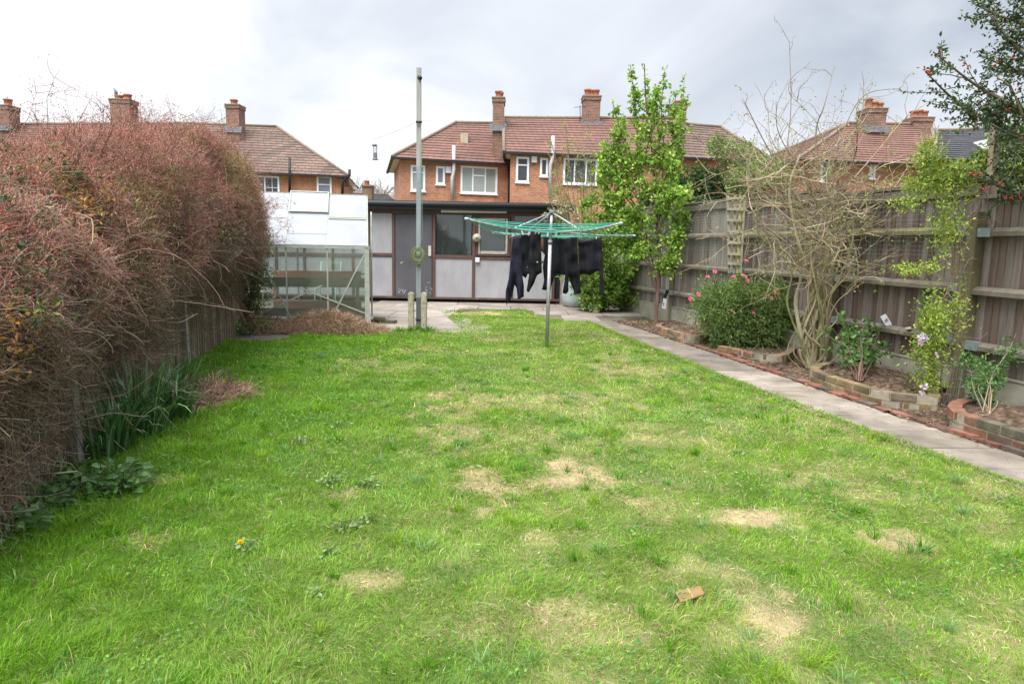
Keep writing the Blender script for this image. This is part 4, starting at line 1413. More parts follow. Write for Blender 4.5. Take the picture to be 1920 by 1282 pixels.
class House:
    def __init__(s, quad, eave, ridge, label, tile, brick, ov=.38, group='brick houses behind the garden', name='brick_house', z0=0, row=.33, gut=True):
        """quad: FL, FR, BR, BL plan corners of the walls; ridge: two 3D points left, right"""
        s.q = [Vector((x, y, 0)) for x, y in quad]
        cen = sum(s.q, Vector()) / 4
        s.root = empty(name, (cen.x, cen.y, 0), label, 'house', group)
        s.FL, s.FR = s.q[0], s.q[1]
        d = (s.FR - s.FL).normalized()
        s.d = d
        s.n = Vector((d.y, -d.x, 0))
        w_ = MB()
        for a, b in zip(s.q, s.q[1:] + s.q[:1]):
            w_.add([a + Vector((0, 0, z0)), b + Vector((0, 0, z0)), b + Vector((0, 0, eave)), a + Vector((0, 0, eave))], [(0, 1, 2, 3)])
        s.wall = w_.build('wall', brick, s.root)
        # eaves polygon
        e = []
        Q = s.q
        for i in range(4):
            p, a, b = Q[i], Q[i - 1], Q[(i + 1) % 4]
            v = ((p - a).normalized() + (p - b).normalized())
            e.append(p + v * ov)
        e = [p + Vector((0, 0, eave - .02)) for p in e]
        s.e = e
        R0, R1 = Vector(ridge[0]), Vector(ridge[1])
        rb = MB()
        roof_plane(rb, e[0], e[1], R1, R0, row)
        roof_plane(rb, e[2], e[3], R0, R1, row)
        roof_plane(rb, e[3], e[0], R0, R0, row)
        roof_plane(rb, e[1], e[2], R1, R1, row)
        s.roof = rb.build('roof', tile, s.root, recalc=False)
        hp = MB()
        for a, b in ((e[0], R0), (e[1], R1), (e[2], R1), (e[3], R0), (R0, R1)):
            hp.tube([a + Vector((0, 0, .04)), b + Vector((0, 0, .05))], .085, 8)
        hp.build('ridge_tiles', M_hip, s.roof)
        sf = MB()
        z = Vector((0, 0, 1))
        for i in range(4):
            a, b = e[i], e[(i + 1) % 4]; qa, qb = Q[i], Q[(i + 1) % 4]
            ze = eave - .05
            sf.add([(a.x, a.y, ze), (b.x, b.y, ze), (qb.x, qb.y, ze), (qa.x, qa.y, ze)], [(0, 1, 2, 3)])
        sf.build('soffit', M_upvc, s.root)
        if gut:
            gt = MB()
            for i in (3, 0):
                a, b = e[i], e[(i + 1) % 4]
                gt.bar(a + Vector((0, 0, -.03)), b + Vector((0, 0, -.03)), .12, .11)
            gt.build('gutter', M_gut, s.root)

    def P(s, px, py, out=0.0):
        return onplane(px, py, s.FL + s.n * out, s.n)

    def rect(s, mb, x0, y0, x1, y1, o0, o1):
        """frame bars given by picture corners, standing out o0..o1 from the wall; edges kept level and upright"""
        a = s.P(x0, y1); c = s.P(x1, y0)
        b = a + s.d * (c - a).dot(s.d)
        z0, z1 = a.z, c.z
        A, B = Vector((a.x, a.y, 0)), Vector((b.x, b.y, 0))
        n0, n1 = s.n * o0, s.n * o1
        mb.hexa([A + n1 + Vector((0, 0, z0)), B + n1 + Vector((0, 0, z0)), B + n0 + Vector((0, 0, z0)), A + n0 + Vector((0, 0, z0)),
                 A + n1 + Vector((0, 0, z1)), B + n1 + Vector((0, 0, z1)), B + n0 + Vector((0, 0, z1)), A + n0 + Vector((0, 0, z1))])

    def window(s, x0, y0, x1, y1, bars=(), fw=.09, pane=None, sill=True, label=None):
        """bars: ('v', fraction, from, to) or ('h', ...) in fractions of the opening"""
        a = s.P(x0, y1); c = s.P(x1, y0)
        W = (c - a).dot(s.d); H = c.z - a.z
        base = Vector((a.x, a.y, 0))

        def bx(u0, u1, v0, v1, o0, o1, mb):
            A = base + s.d * u0; B = base + s.d * u1
            z0, z1 = a.z + v0, a.z + v1
            n0, n1 = s.n * o0, s.n * o1
            mb.hexa([A + n1 + Vector((0, 0, z0)), B + n1 + Vector((0, 0, z0)), B + n0 + Vector((0, 0, z0)), A + n0 + Vector((0, 0, z0)),
                     A + n1 + Vector((0, 0, z1)), B + n1 + Vector((0, 0, z1)), B + n0 + Vector((0, 0, z1)), A + n0 + Vector((0, 0, z1))])
        mb = MB()
        bx(0, fw, 0, H, .0, .06, mb); bx(W - fw, W, 0, H, .0, .06, mb)
        bx(fw, W - fw, 0, fw, .0, .06, mb); bx(fw, W - fw, H - fw, H, .0, .06, mb)
        for k, f_, lo, hi in bars:
            t_ = .03 if k in 'vh' else .012
            if k in 'vV': bx(f_ * W - t_, f_ * W + t_, lo * H + .002, hi * H - .002, .0, .058 if t_ > .02 else .035, mb)
            else: bx(lo * W + .002, hi * W - .002, f_ * H - t_, f_ * H + t_, .0, .056 if t_ > .02 else .033, mb)
        if sill: bx(-.04, W + .04, -.05, 0, .0, .09, mb)
        f = mb.build('window', M_upvc, s.root)
        pb_ = MB(); bx(fw * .5, W - fw * .5, fw * .5, H - fw * .5, .004, .018, pb_)
        pb_.build('pane', pane or M_pdark, f)
        return f

    def chimney(s, x0, x1, ytop, ybot, Y, depth=.9, pots=(), split=None):
        a = at(x0, ybot, Y); b = at(x1, ybot, Y); t = at((x0 + x1) / 2, ytop, Y)
        W = b.x - a.x
        m_ = MB()
        m_.box(a.x + .04, b.x - .04, Y, Y + depth, a.z - 1.5, t.z - .18)
        m_.box(a.x, b.x, Y - .05, Y + depth + .05, t.z - .18, t.z)
        c = m_.build('chimney', M_chb, s.root)
        m_ = MB(); m_.box(a.x - .02, b.x + .02, Y - .08, Y + depth + .08, t.z + .001, t.z + .05); m_.build('chimney_cap', pm('cap_mortar', (.28, .25, .2), (.2, .18, .15), 8, .95, .3), c)
        for f_, r, h in pots:
            m_ = MB(); m_.lathe([(r, .04), (r * .85, .08), (r * .8, h - .1), (r, h - .08), (r, h), (r * .7, h), (r * .7, h - .1)], (a.x + W * f_, Y + depth * .45, t.z), 12)
            m_.build('chimney_pot', M_pot, c)
        m_ = MB(); m_.hexa([(a.x - .1, Y - .12, a.z - .25), (b.x + .1, Y - .12, a.z - .25), (b.x + .1, Y + .0, a.z + .05), (a.x - .1, Y + .0, a.z + .05),
                            (a.x - .1, Y - .1, a.z - .2), (b.x + .1, Y - .1, a.z - .2), (b.x + .1, Y + .02, a.z + .1), (a.x - .1, Y + .02, a.z + .1)])
        m_.build('flashing', M_lead, c)
        return c

    def pipe(s, pts, r=.05, mat=None, out=.1, name='downpipe'):
        m_ = MB(); m_.tube([s.P(x, y, out) for x, y in pts], r, 8); return m_.build(name, mat or M_gut, s.root)


def xy(v): return (v.x, v.y)


# --- middle house, lower left block
YM = 33.0
fl = at(750, 310, YM); frx = at(958, 312, 34.6)
bl = fl + Vector((-1.35, 6.2, 0)); brr = frx + Vector((-1.0, 7.0, 0))
ez = at(850, 303, 33.9).z
mid = House([xy(fl), xy(frx), xy(brr), xy(bl)], ez, [at(855, 231, 37.2), at(960, 233, 38.2)], 'orange brick house end with hipped red brown tiled roof behind the pole', M_tile1, M_br1)
mid.window(770, 311, 797, 358, [('h', .72, .1, .9), ('v', .5, .08, .7)], pane=M_blind)
mid.window(817, 312.5, 834, 346, pane=M_pfrost, fw=.1)
mid.window(863, 314.5, 932.5, 362, [('v', .33, .05, .95), ('v', .67, .05, .95), ('h', .66, .34, .66)], pane=M_blind)
bxm = MB(); mid.rect(bxm, 835, 313, 845.5, 324.5, .02, .12); bxm.build('vent_box', M_upvc, mid.root)
mid.pipe([(848, 375), (848, 333), (851, 320), (851, 273)], .085, M_cpot, .28, 'flue')
mid.pipe([(954, 380), (954, 312)], .05)
m_ = MB(); mid_l = at(872, 262, 35.4); m_.box(mid_l.x - .22, mid_l.x + .16, 35.2, 35.9, mid_l.z - .45, mid_l.z + .28); m_.build('roof_vent', pm('buff_vent', (.48, .42, .3), (.35, .3, .2), 8, .9, .2), mid.root)

# --- middle house, taller right block
fl2 = at(957, 300, 32.2); fr2 = at(1262, 300, 33.4)
ez2 = at(1020, 288, 32.3).z
mid2 = House([xy(fl2), xy(fr2), (fr2.x + .2, fr2.y + 8), (fl2.x, fl2.y + 8)], ez2, [at(944, 222, 36.2), at(1262, 224, 37.2)], 'taller brick house with two windows and a white flue in the middle of the row', M_tile1, M_br1, ov=.3)
mid2.window(967, 295, 992, 342, [('h', .68, .1, .9)], pane=M_pdark)
mid2.window(1012, 297, 1027.5, 331, pane=M_pdark, fw=.09)
mid2.window(1055, 299, 1120, 345, [('v', .33, .05, .95), ('v', .67, .05, .95)], pane=M_pdark)
bxm = MB(); mid2.rect(bxm, 996, 294, 1006, 305, .02, .12); bxm.build('vent_box', M_upvc, mid2.root)
mid2.pipe([(1032, 372), (1032, 310), (1037, 292), (1037, 255)], .085, M_cpot, .28, 'flue')
mid2.chimney(922, 946, 184, 236, 34.5, 1.1, [(.5, .2, .42), (.62, .17, .36)])
mid2.chimney(1091.5, 1126, 181, 230, 36.0, .9, [(.3, .2, .42), (.52, .17, .4), (.74, .2, .4)])
ae = MB(); a = at(1088, 230, 36); b = at(1087.5, 198, 36); ae.bar(a, b, .03, .03, (0, 1, 0)); ae.bar(b + Vector((-.3, 0, -.1)), b + Vector((.3, 0, -.05)), .02, .02); ae.build('aerial', M_gut, mid2.root)
# --- duller house further right
fl3 = at(1266, 300, 34.2); fr3 = at(1440, 300, 35.4)
mid3 = House([xy(fl3), xy(fr3), (fr3.x, fr3.y + 8), (fl3.x, fl3.y + 8)], at(1320, 298, 34.6).z, [at(1268, 232, 38.5), at(1352, 240, 38.5)], 'dull brown roofed house end mostly hidden by the tree and evergreens', M_tile2, M_br1, ov=.3)
mid3.chimney(1257, 1287, 197, 240, 37.6, 1.0, [(.5, .2, .3)])

# --- left house
fl4 = at(330, 340, 36.0); fr4 = at(642, 345, 38.0)
ez4 = at(560, 326.5, 37.3).z
lh = House([xy(fl4), xy(fr4), (fr4.x - 1.3, fr4.y + 8), (fl4.x - 1.3, fl4.y + 8)], ez4, [at(330, 232, 41), at(519, 239, 41.8)], 'brick house with mossy brown tiles and black pipes behind the greenhouse', M_tile2, M_br2, ov=.33, row=.36)
lh.window(470, 331, 523.5, 372, [('v', .5, .05, .95), ('H', .62, .08, .45), ('V', .25, .08, .95), ('V', .75, .08, .95), ('H', .5, .55, .95), ('H', .28, .08, .95)], pane=M_pdark)
lh.window(594.5, 331, 621.5, 370, [('h', .60, .1, .9)], pane=M_pfrost)
lh.pipe([(543, 365), (543, 296)], .07, None, .3)
lh.pipe([(642, 372), (642, 340), (650, 334), (655, 330), (655.5, 318)], .08, None, .3)
m_ = MB(); lh.rect(m_, 645.5, 333, 654, 347, -.9, -.1); m_.build('boxed_vent', M_chb, lh.root)
lh.chimney(423, 450, 197, 240, 39.6, .9, [(.45, .22, .36)])
fl5 = at(-60, 340, 36.5); fr5 = at(328, 340, 36.4)
lh2 = House([xy(fl5), xy(fr5), (fr5.x, fr5.y + 8), (fl5.x, fl5.y + 8)], ez4 + .1, [at(-60, 234, 41), at(326, 234, 41)], 'terraced brick house rising just above the brown hedge', M_tile1, M_br2, ov=.1)
lh2.chimney(207, 246, 187, 236, 39.5, .9, [(.3, .24, .3), (.72, .24, .36)])
lh2.chimney(-22, 19, 198, 236, 39.5, .9, [(.75, .24, .42)])
m_ = MB(); P_ = at(216, 179, 39.8)
bp = spline([P_ + Vector((-.02, 0, 0)), P_ + Vector((.05, 0, .12)), P_ + Vector((.02, 0, .26)), P_ + Vector((-.02, 0, .33)), P_ + Vector((-.09, 0, .34))], 12)[0]
m_.tube([Vector(p) for p in bp], [.03, .06, .09, .1, .095, .08, .06, .05, .05, .045, .03, .008], 8)
o = m_.build('pigeon', pm('pigeon_grey', (.22, .23, .26), (.15, .15, .18), 12, .8, 0)); tag(o, 'grey pigeon perched on the chimney pot above the hedge', 'bird')

# --- right house
fl6 = at(1505, 320, 31.0); fr6 = at(1730, 320, 32.0)
rh = House([xy(fl6), xy(fr6), (fr6.x - .3, fr6.y + 9), (fl6.x - .6, fl6.y + 9)], at(1560, 304, 31.3).z, [at(1592, 232, 35.2), at(1745, 236, 35.8)], 'brick house with pyramid of red brown tiles seen through the bare twigs', M_tile1, M_br1, ov=.5)
rh.window(1536, 299, 1558, 340, pane=M_pfrost, fw=.1)
rh.window(1628, 302, 1642, 335, pane=M_pdark, fw=.12)
rh.chimney(1624, 1662, 204, 238, 34.0, 1.0, [(.25, .2, .55), (.55, .2, .4), (.8, .2, .35)])
rh.chimney(1711, 1750, 221, 243, 35.4, 1.0, [(.25, .22, .4), (.5, .2, .45), (.72, .22, .4)])
# --- slate house
fl7 = at(1752, 330, 31.5); fr7 = at(1960, 330, 32.5)
sh = House([xy(fl7), xy(fr7), (fr7.x, fr7.y + 9), (fl7.x, fl7.y + 9)], at(1830, 302, 31.8).z, [at(1756, 246, 36), at(1880, 242, 36)], 'house with dark slate roof and white dormer behind the holly', M_slate, M_br1, ov=.3)
m_ = MB(); dm = at(1845, 275, 33.6); m_.box(dm.x - .28, dm.x + .18, 32.7, 35.4, dm.z - .5, dm.z + .25); dmo = m_.build('dormer', M_upvc, sh.root)
m_ = MB(); m_.box(dm.x - .18, dm.x + .08, 32.68, 32.71, dm.z - .4, dm.z + .12); m_.build('pane', M_pfrost, dmo)
# --- distant chimney house
fl8 = at(640, 372, 60); fr8 = at(742, 374, 62)
dh = House([xy(fl8), xy(fr8), (fr8.x, fr8.y + 8), (fl8.x, fl8.y + 8)], at(690, 376, 60).z, [at(655, 362, 64), at(728, 366, 64)], 'distant low house with one thick brown chimney between the two nearer houses', M_slate, M_chb, ov=.3)
c = MB(); a = at(679, 392, 56); b = at(697, 350, 56); c.box(a.x, b.x, 56, 57, 0, b.z); c.box(a.x - .05, b.x + .05, 55.9, 57.1, b.z, b.z + .12)
c = c.build('chimney', brickmat('brown_brick', (.24, .17, .10), (.17, .12, .08), (.2, .17, .12)), dh.root)
m_ = MB(); m_.lathe([(.22, .1), (.2, .45), (.24, .5), (.1, .5)], ((a.x + b.x) / 2 - .1, 56.5, b.z), 10); m_.build('chimney_pot', M_pot, c)
a = at(640, 368, 48); b = at(672, 372, 48); m_ = MB(); m_.box(a.x, b.x, 48, 52, 0, a.z); o = m_.build('flat_roofed_garage', M_upvc); tag(o, 'white flat roofed outbuilding beyond the greenhouse', 'outbuilding')

# ================================================================ WASHING POLE AND STUBS
M_pole = pm('painted_pole', (.33, .335, .33), (.20, .20, .185), 9, .8, .4, 30, (1, 1, .15), attr=True, c3=(.38, .38, .36))
pz = gnd(785, 615)
pole = empty('washing_pole', (pz.x, pz.y, 0), 'tall weathered timber washing pole between two concrete stubs', 'pole')
pt = at(785.5, 128, pz.y + .03)
m_ = MB()
n_ = 14
ps = [Vector((pz.x, pz.y, -.1)).lerp(pt, k / n_) for k in range(n_ + 1)]
for k in range(n_):
    a, b = ps[k], ps[k + 1]
    f_ = k / n_
    c_ = (.30, .32, .36) if k < 2 else ((.82, .92, .98) if k < 9 else (1.1, 1.07, 1.02))
    m_.bar(a, b, .078 - .006 * f_, .075 - .006 * f_, (0, 1, 0), c_)
m_.build('post', M_pole, pole)
m_ = MB(); m_.tube([at(785, 145, pz.y), at(789, 147, pz.y - .05)], .03, 8); m_.tube([at(780, 229, pz.y - .05), at(791, 229, pz.y - .05)], .02, 8); m_.box(pz.x - .05, pz.x + .05, pz.y - .05, pz.y + .045, .14, .16); m_.build('metal_fitting', M_gut, pole)
for i, (x0, yt) in enumerate(((770, 550), (794, 550))):
    b = gnd(x0, 622); m_ = MB(); zt = at(x0, yt, b.y).z
    m_.obox((b.x, b.y + .06, zt / 2 - .15), (1, 0, 0), (0, 1, 0), Vector((.0, .01 if i else -.01, 1)).normalized(), .045, .05, zt / 2 + .15)
    m_.box(b.x - .034, b.x + .034, b.y + .02, b.y + .1, zt - .004, zt + .014)
    o = m_.build('concrete_stub', pm('lichened_concrete', (.40, .37, .28), (.2, .19, .13), 22, .95, .5, 60, c3=(.5, .48, .38)), bevel=.008)
    tag(o, ['lichened concrete stub post on the greenhouse side of the pole', 'lichened concrete stub post on the clothes side of the pole'][i], 'post', 'concrete stubs')
rc = MB()
c_ = at(785, 478, pz.y - .06)
for k in range(9):
    rx, rz = U(.07, .105), U(.10, .135)
    ox, oz, ph = U(-.02, .02), U(-.03, .02), U(-.35, .35)
    pts = []
    for a in np.linspace(0, 2 * math.pi, 22):
        x = rx * math.cos(a); z = rz * math.sin(a)
        pts.append(c_ + Vector((ox + x * math.cos(ph) - z * math.sin(ph), -.01 * math.cos(a * 2 + k) - .004 * k, oz + x * math.sin(ph) + z * math.cos(ph))))
    rc.tube(pts, .0045, 5, (.9, 1, .7) if k % 3 else (.6, .75, .4), cap=False)
for k in range(4):
    rc.tube([c_ + Vector((-.03 + .02 * k, -.03, .06)), c_ + Vector((-.02 + .015 * k, -.06, .0)), c_ + Vector((-.025 + .02 * k, -.03, -.05))], .005, 5, (.8, .95, .6))
rc.tube([c_ + Vector((.02, -.02, .1)), at(792, 440, pz.y - .05), at(791, 330, pz.y - .045), at(789, 232, pz.y - .04)], .005, 5, (.5, .9, 1.1))
o = rc.build('rope_coil', pm('old_rope', (.30, .30, .17), (.18, .2, .1), 20, .9, .2, attr=True)); tag(o, 'coil of greenish rope tied round the washing pole', 'rope')
ww = MB()
a = at(779, 230, pz.y - .05); b = at(702, 261, 11.5); c_ = at(440, 300, 10.2)
ww.tube([a, a.lerp(b, .5) + Vector((0, 0, -.015)), b], .005, 5, cap=False)
ww.tube([b, b.lerp(c_, .5) + Vector((0, 0, -.03)), c_], .0012, 4, cap=False)
ww.tube([at(791, 229, pz.y - .05), at(795, 226.5, 12.3), at(820, 228, 16)], .0025, 4, cap=False)
o = ww.build('wire_line', M_wire); tag(o, 'thin slanting line running from the pole to the bird feeder', 'wire')
fd = empty('bird_feeder', at(703, 300, 11.5), 'small clear hanging bird feeder with grey caps', 'bird feeder')
T = at(702.5, 272, 11.5); Bm = at(703.5, 300, 11.5)
m_ = MB(); m_.lathe([(.001, .012), (.04, .008), (.042, -.018), (.036, -.02)], T, 14); m_.lathe([(.036, .02), (.042, .018), (.05, 0), (.001, -.004)], Bm, 14); m_.build('cap', pm('feeder_grey', (.16, .17, .18), (.1, .1, .11), 9, .5, 0), fd)
m_ = MB(); m_.lathe([(.034, 0), (.034, (T - Bm).z)], Bm, 14); m_.build('tube', glassmat('clear_tube', (.92, .94, .95), .1, .8, (.7, .7, .7)), fd)
m_ = MB(); m_.lathe([(.03, .02), (.03, .10), (.02, .115), (.001, .11)], Bm, 10); m_.build('seed', pm('seed', (.3, .25, .2), (.15, .13, .11), 60, .9, .4), fd)
m_ = MB(); 
for a_ in range(6):
    an = a_ * math.pi / 3; o_ = Vector((.08 * math.cos(an), .08 * math.sin(an), 0)); m_.tube([T + o_ * .3, T + o_, Bm + o_, Bm + o_ * .3], .0016, 3, cap=False)
m_.tube([T, b], .002, 3); m_.build('wire_guard', M_wire, fd)

# ================================================================ ROTARY DRYER
M_galv = pm('galvanised', (.42, .43, .43), (.33, .34, .34), 20, .4, .05, metal=.5)
M_line = pm('green_line', (.03, .42, .31), (.025, .34, .25), 5, .5, 0)
base = gnd(1025, 650)
ry = empty('rotary_dryer', (base.x, base.y, 0), 'grey metal rotary clothes dryer with green lines standing in the lawn', 'clothes dryer')
top = at(1035, 396, base.y + .02)
hub = at(1033, 432, base.y)
tips = [at(873, 410, 8.9), at(1165.5, 418.5, 8.6), at(1190, 442, 10.65), at(925, 436, 10.95)]
m_ = MB(); jn = at(1031.5, 454, base.y)
m_.tube([Vector((base.x, base.y, -.1)), jn], .026, 12); m_.tube([jn, top], .021, 12); m_.build('pole', M_galv, ry)
m_ = MB(); m_.tube([jn - Vector((0, 0, .03)), jn + Vector((0, 0, .03))], .031, 12); m_.tube([hub - Vector((0, 0, .03)), hub + Vector((0, 0, .03))], .034, 12); m_.tube([top - Vector((0, 0, .04)), top + Vector((0, 0, .015))], .038, 12); m_.build('collar', pm('grey_plastic', (.20, .22, .24), (.15, .16, .18), 9, .5, 0), ry)
def armpt(i, f): 
    p = hub.lerp(tips[i], f); p.z -= .05 * math.sin(math.pi * f) * (1 if i != 2 else .6); return p
for i in range(4):
    m_ = MB(); m_.tube([armpt(i, f_) for f_ in np.linspace(0, 1, 8)], .0125, 8); arm = m_.build('arm', M_galv, ry)
    m_ = MB(); d_ = (tips[i] - hub).normalized(); m_.tube([tips[i] - d_ * .05, tips[i] + d_ * .01], .017, 8); m_.build('end_cap', pm('pale_cap', (.45, .55, .55), (.4, .5, .5), 9, .5, 0), arm)
    m_ = MB(); m_.tube([top - Vector((0, 0, .02)), armpt(i, .47)], .009, 8); m_.build('strut', M_galv, ry)
m_ = MB()
fr_ = [.42, .50, .58, .66, .74, .82, .90, .98]
for f_ in fr_:
    for i in range(4):
        a = armpt(i, f_) + Vector((0, 0, .012)); b = armpt((i + 1) % 4, f_) + Vector((0, 0, .012))
        sag = .03 + .02 * U()
        m_.tube([a.lerp(b, t_) + Vector((0, 0, -sag * 4 * t_ * (1 - t_))) for t_ in np.linspace(0, 1, 9)], .0042, 5, cap=False)
m_.build('drying_lines', M_line, ry)


# ---- clothes
def cloth(name, label, outline, Y, mat, amp=.03, freq=14, th=.012, ph=0, lean=0, cat='garment', parts=()):
    P2 = [at(860 + .17708 * x, 370 + .17708 * y, Y) for x, y in outline]
    pts = [Vector((p.x, p.z)) for p in P2]
    # resample and round the outline a little
    out = []
    n = len(pts)
    for i in range(n):
        a, b = pts[i], pts[(i + 1) % n]
        k = max(1, int((b - a).length / .03))
        for j in range(k): out.append(a.lerp(b, j / k))
    ol = [(p.x, p.y) for p in out]
    xs_ = [p[0] for p in ol]; ys_ = [p[1] for p in ol]
    gx, gy = np.meshgrid(np.arange(min(xs_), max(xs_), .024), np.arange(min(ys_), max(ys_), .024))
    gx = gx.ravel() + U(-.004, .004, gx.size); gy = gy.ravel() + U(-.004, .004, gy.size)
    k = inside(gx, gy, ol) & (edge_dist(gx, gy, ol) > .012)
    allp = [Vector(p) for p in ol] + [Vector((a, b)) for a, b in zip(gx[k], gy[k])]
    nb = len(ol)
    vs, _, fs, *_r = delaunay_2d_cdt(allp, [], [list(range(nb))], 1, 1e-6)
    V = np.array([(v.x, v.y) for v in vs])
    zt = V[:, 1].max()
    dn = np.clip((zt - V[:, 1]) / .9, 0, 1)
    ed = edge_dist(V[:, 0], V[:, 1], ol)
    amp = amp * 1.6
    wv = amp * (.35 + dn) * (np.sin(V[:, 0] * freq * 2.2 + ph + 2.5 * noise2(V[:, 0] + ph, V[:, 1], .35)) + .7 * np.sin(V[:, 0] * freq * 4.7 + V[:, 1] * 7 + ph * 2)) + amp * 1.6 * (noise2(V[:, 0] * 1.0 + 7, V[:, 1] + ph, .13) - .5) + lean * dn
    tk = th * (.15 + sm(0, .05, ed) * (1 + 1.4 * dn))
    front = np.c_[V[:, 0], Y + wv - tk, V[:, 1]]; back = np.c_[V[:, 0], Y + wv + tk, V[:, 1]]
    m = len(V)
    F_ = [tuple(f) for f in fs] + [tuple(i + m for i in f[::-1]) for f in fs]
    # sides
    from collections import Counter
    ec = Counter()
    for f in fs:
        for i in range(len(f)): ec[(f[i], f[(i + 1) % len(f)])] += 1
    for (a, b) in list(ec):
        if (b, a) not in ec: F_.append((a, a + m, b + m, b))
    mb = MB(); mb.add(list(map(tuple, np.r_[front, back])), F_, smooth=True)
    o = mb.build(name, mat)
    tag(o, label, cat)
    return o


def fab(name, c, c2): return pm(name, c, c2, 7, .92, .25, 160, dist=.002, spec=.15)


M_navy = fab('navy_cotton', (.024, .024, .042), (.015, .015, .027)); M_blk = fab('black_cotton', (.016, .016, .019), (.009, .009, .011)); M_char = fab('faded_black_jersey', (.020, .018, .025), (.015, .013, .019))
cloth('trousers', 'navy tracksuit trousers hanging leftmost with long legs', [(575, 428), (668, 425), (672, 620), (676, 840), (692, 940), (690, 1055), (625, 1078), (612, 960), (592, 930), (575, 1010), (545, 1105), (495, 1100), (500, 980), (530, 860), (545, 700), (560, 540)], 10.45, M_navy, .022)
cloth('t_shirt', 'plain black shirt squeezed between trousers and hooded top', [(662, 388), (760, 400), (768, 600), (742, 700), (722, 740), (740, 790), (712, 858), (674, 832), (664, 620)], 10.25, M_blk, .02, ph=1)
ho = cloth('hooded_top', 'black hooded top pegged in front with one sleeve dangling', [(760, 352), (870, 362), (873, 480), (875, 560), (882, 800), (850, 815), (830, 830), (800, 900), (745, 1003), (718, 990), (735, 870), (747, 815), (712, 800), (735, 700), (745, 560), (755, 450)], 9.95, M_blk, .024, ph=2, th=.02)
m_ = MB()
for (x, y, c_) in ((795, 683, (.5, .12, .06)), (833, 685, (.6, .6, .6))):
    p = at(860 + .17708 * x, 370 + .17708 * y, 9.90); m_.obox(p, (1, 0, 0), (0, 1, 0), (0, 0, 1), .008, .006, .008, c_)
m_.build('logo_patch', M_twig, ho)
cloth('brown_strap', 'patterned brown strip of fabric beside the hooded top', [(866, 425), (893, 440), (905, 575), (886, 572), (868, 520)], 10.5, fab('brown_print', (.16, .09, .03), (.05, .03, .02)), .01, cat='fabric strip')
cloth('white_cloth', 'small white cloth showing between the dark garments', [(864, 555), (895, 590), (928, 628), (918, 672), (882, 702), (862, 650)], 10.55, fab('white_cotton', (.55, .6, .55), (.48, .53, .48)), .012, cat='cloth')
cloth('jogging_bottoms', 'black jogging bottoms draped wide behind the dryer pole', [(895, 412), (1010, 432), (1140, 440), (1255, 410), (1262, 620), (1285, 900), (1292, 1010), (1232, 1028), (1185, 900), (1167, 838), (1162, 900), (1166, 990), (1135, 1022), (1097, 1010), (1118, 900), (1124, 822), (1080, 816), (1025, 800), (985, 930), (972, 1000), (930, 985), (878, 975), (905, 880), (890, 740), (912, 600)], 10.35, M_blk, .026, ph=4)
cloth('navy_jumper', 'dark blue jumper partly hidden behind the jogging bottoms', [(900, 440), (1140, 450), (1145, 800), (1080, 812), (1040, 790), (905, 690)], 10.6, fab('blue_wool', (.012, .018, .04), (.009, .013, .028)), .02, ph=3)
cloth('long_sleeved_top', 'faded black top hanging rightmost with one long sleeve down', [(1258, 440), (1400, 442), (1515, 425), (1520, 600), (1530, 780), (1535, 1030), (1487, 1030), (1489, 780), (1440, 795), (1390, 830), (1340, 808), (1280, 822), (1268, 600)], 10.62, M_char, .02, ph=5)
cloth('top_cuff', 'rolled grey waistband folded over the line', [(1262, 436), (1340, 440), (1460, 432), (1500, 425), (1440, 462), (1350, 480), (1268, 488)], 10.56, fab('grey_jersey', (.05, .048, .056), (.035, .034, .04)), .006, ph=5, cat='garment')
M_peg1 = pm('white_peg', (.62, .6, .66), (.5, .5, .55), 9, .5, 0); M_peg2 = pm('wooden_peg', (.5, .38, .27), (.4, .3, .2), 9, .8, 0); M_pegp = pm('pink_peg', (.55, .3, .33), (.5, .26, .3), 9, .5, 0)
pegs = [((565, 412), 10.4, 1.1, M_peg1, 'white peg lying sideways above the navy trousers'), ((675, 372), 10.2, -.3, M_peg1, 'white peg on the near corner of the black shirt'),
        ((745, 382), 10.2, .3, M_peg1, 'white peg on the far corner of the black shirt'), ((822, 362), 9.9, .5, M_pegp, 'pink peg on the collar of the hooded top'), ((852, 366), 9.9, .2, M_peg2, 'wooden peg beside the pink one on the hooded top'),
        ((942, 395), 10.3, .1, M_peg1, 'white peg just before the dryer pole'), ((1030, 400), 10.3, .3, M_peg2, 'wooden peg just past the dryer pole'), ((1195, 400), 10.3, -.15, M_pegp, 'pink peg at the right of the jogging bottoms'), ((1458, 418), 10.55, 0, M_peg1, 'white peg holding the rightmost top')]
for (c2, Yp, tl, mt, lb_) in pegs:
    p = at(860 + .17708 * c2[0], 370 + .17708 * c2[1], Yp - .02)
    m_ = MB()
    for sg in (-1, 1):
        ax = Vector((math.sin(tl + sg * .12), 0, math.cos(tl + sg * .12)))
        m_.obox(p + ax * .004 + Vector((sg * .006, 0, 0)), ax, Vector((0, 1, 0)), ax.cross(Vector((0, 1, 0))), .038, .006, .0045)
    o = m_.build('clothes_peg', mt); tag(o, lb_, 'peg', 'pegs on the dryer lines')
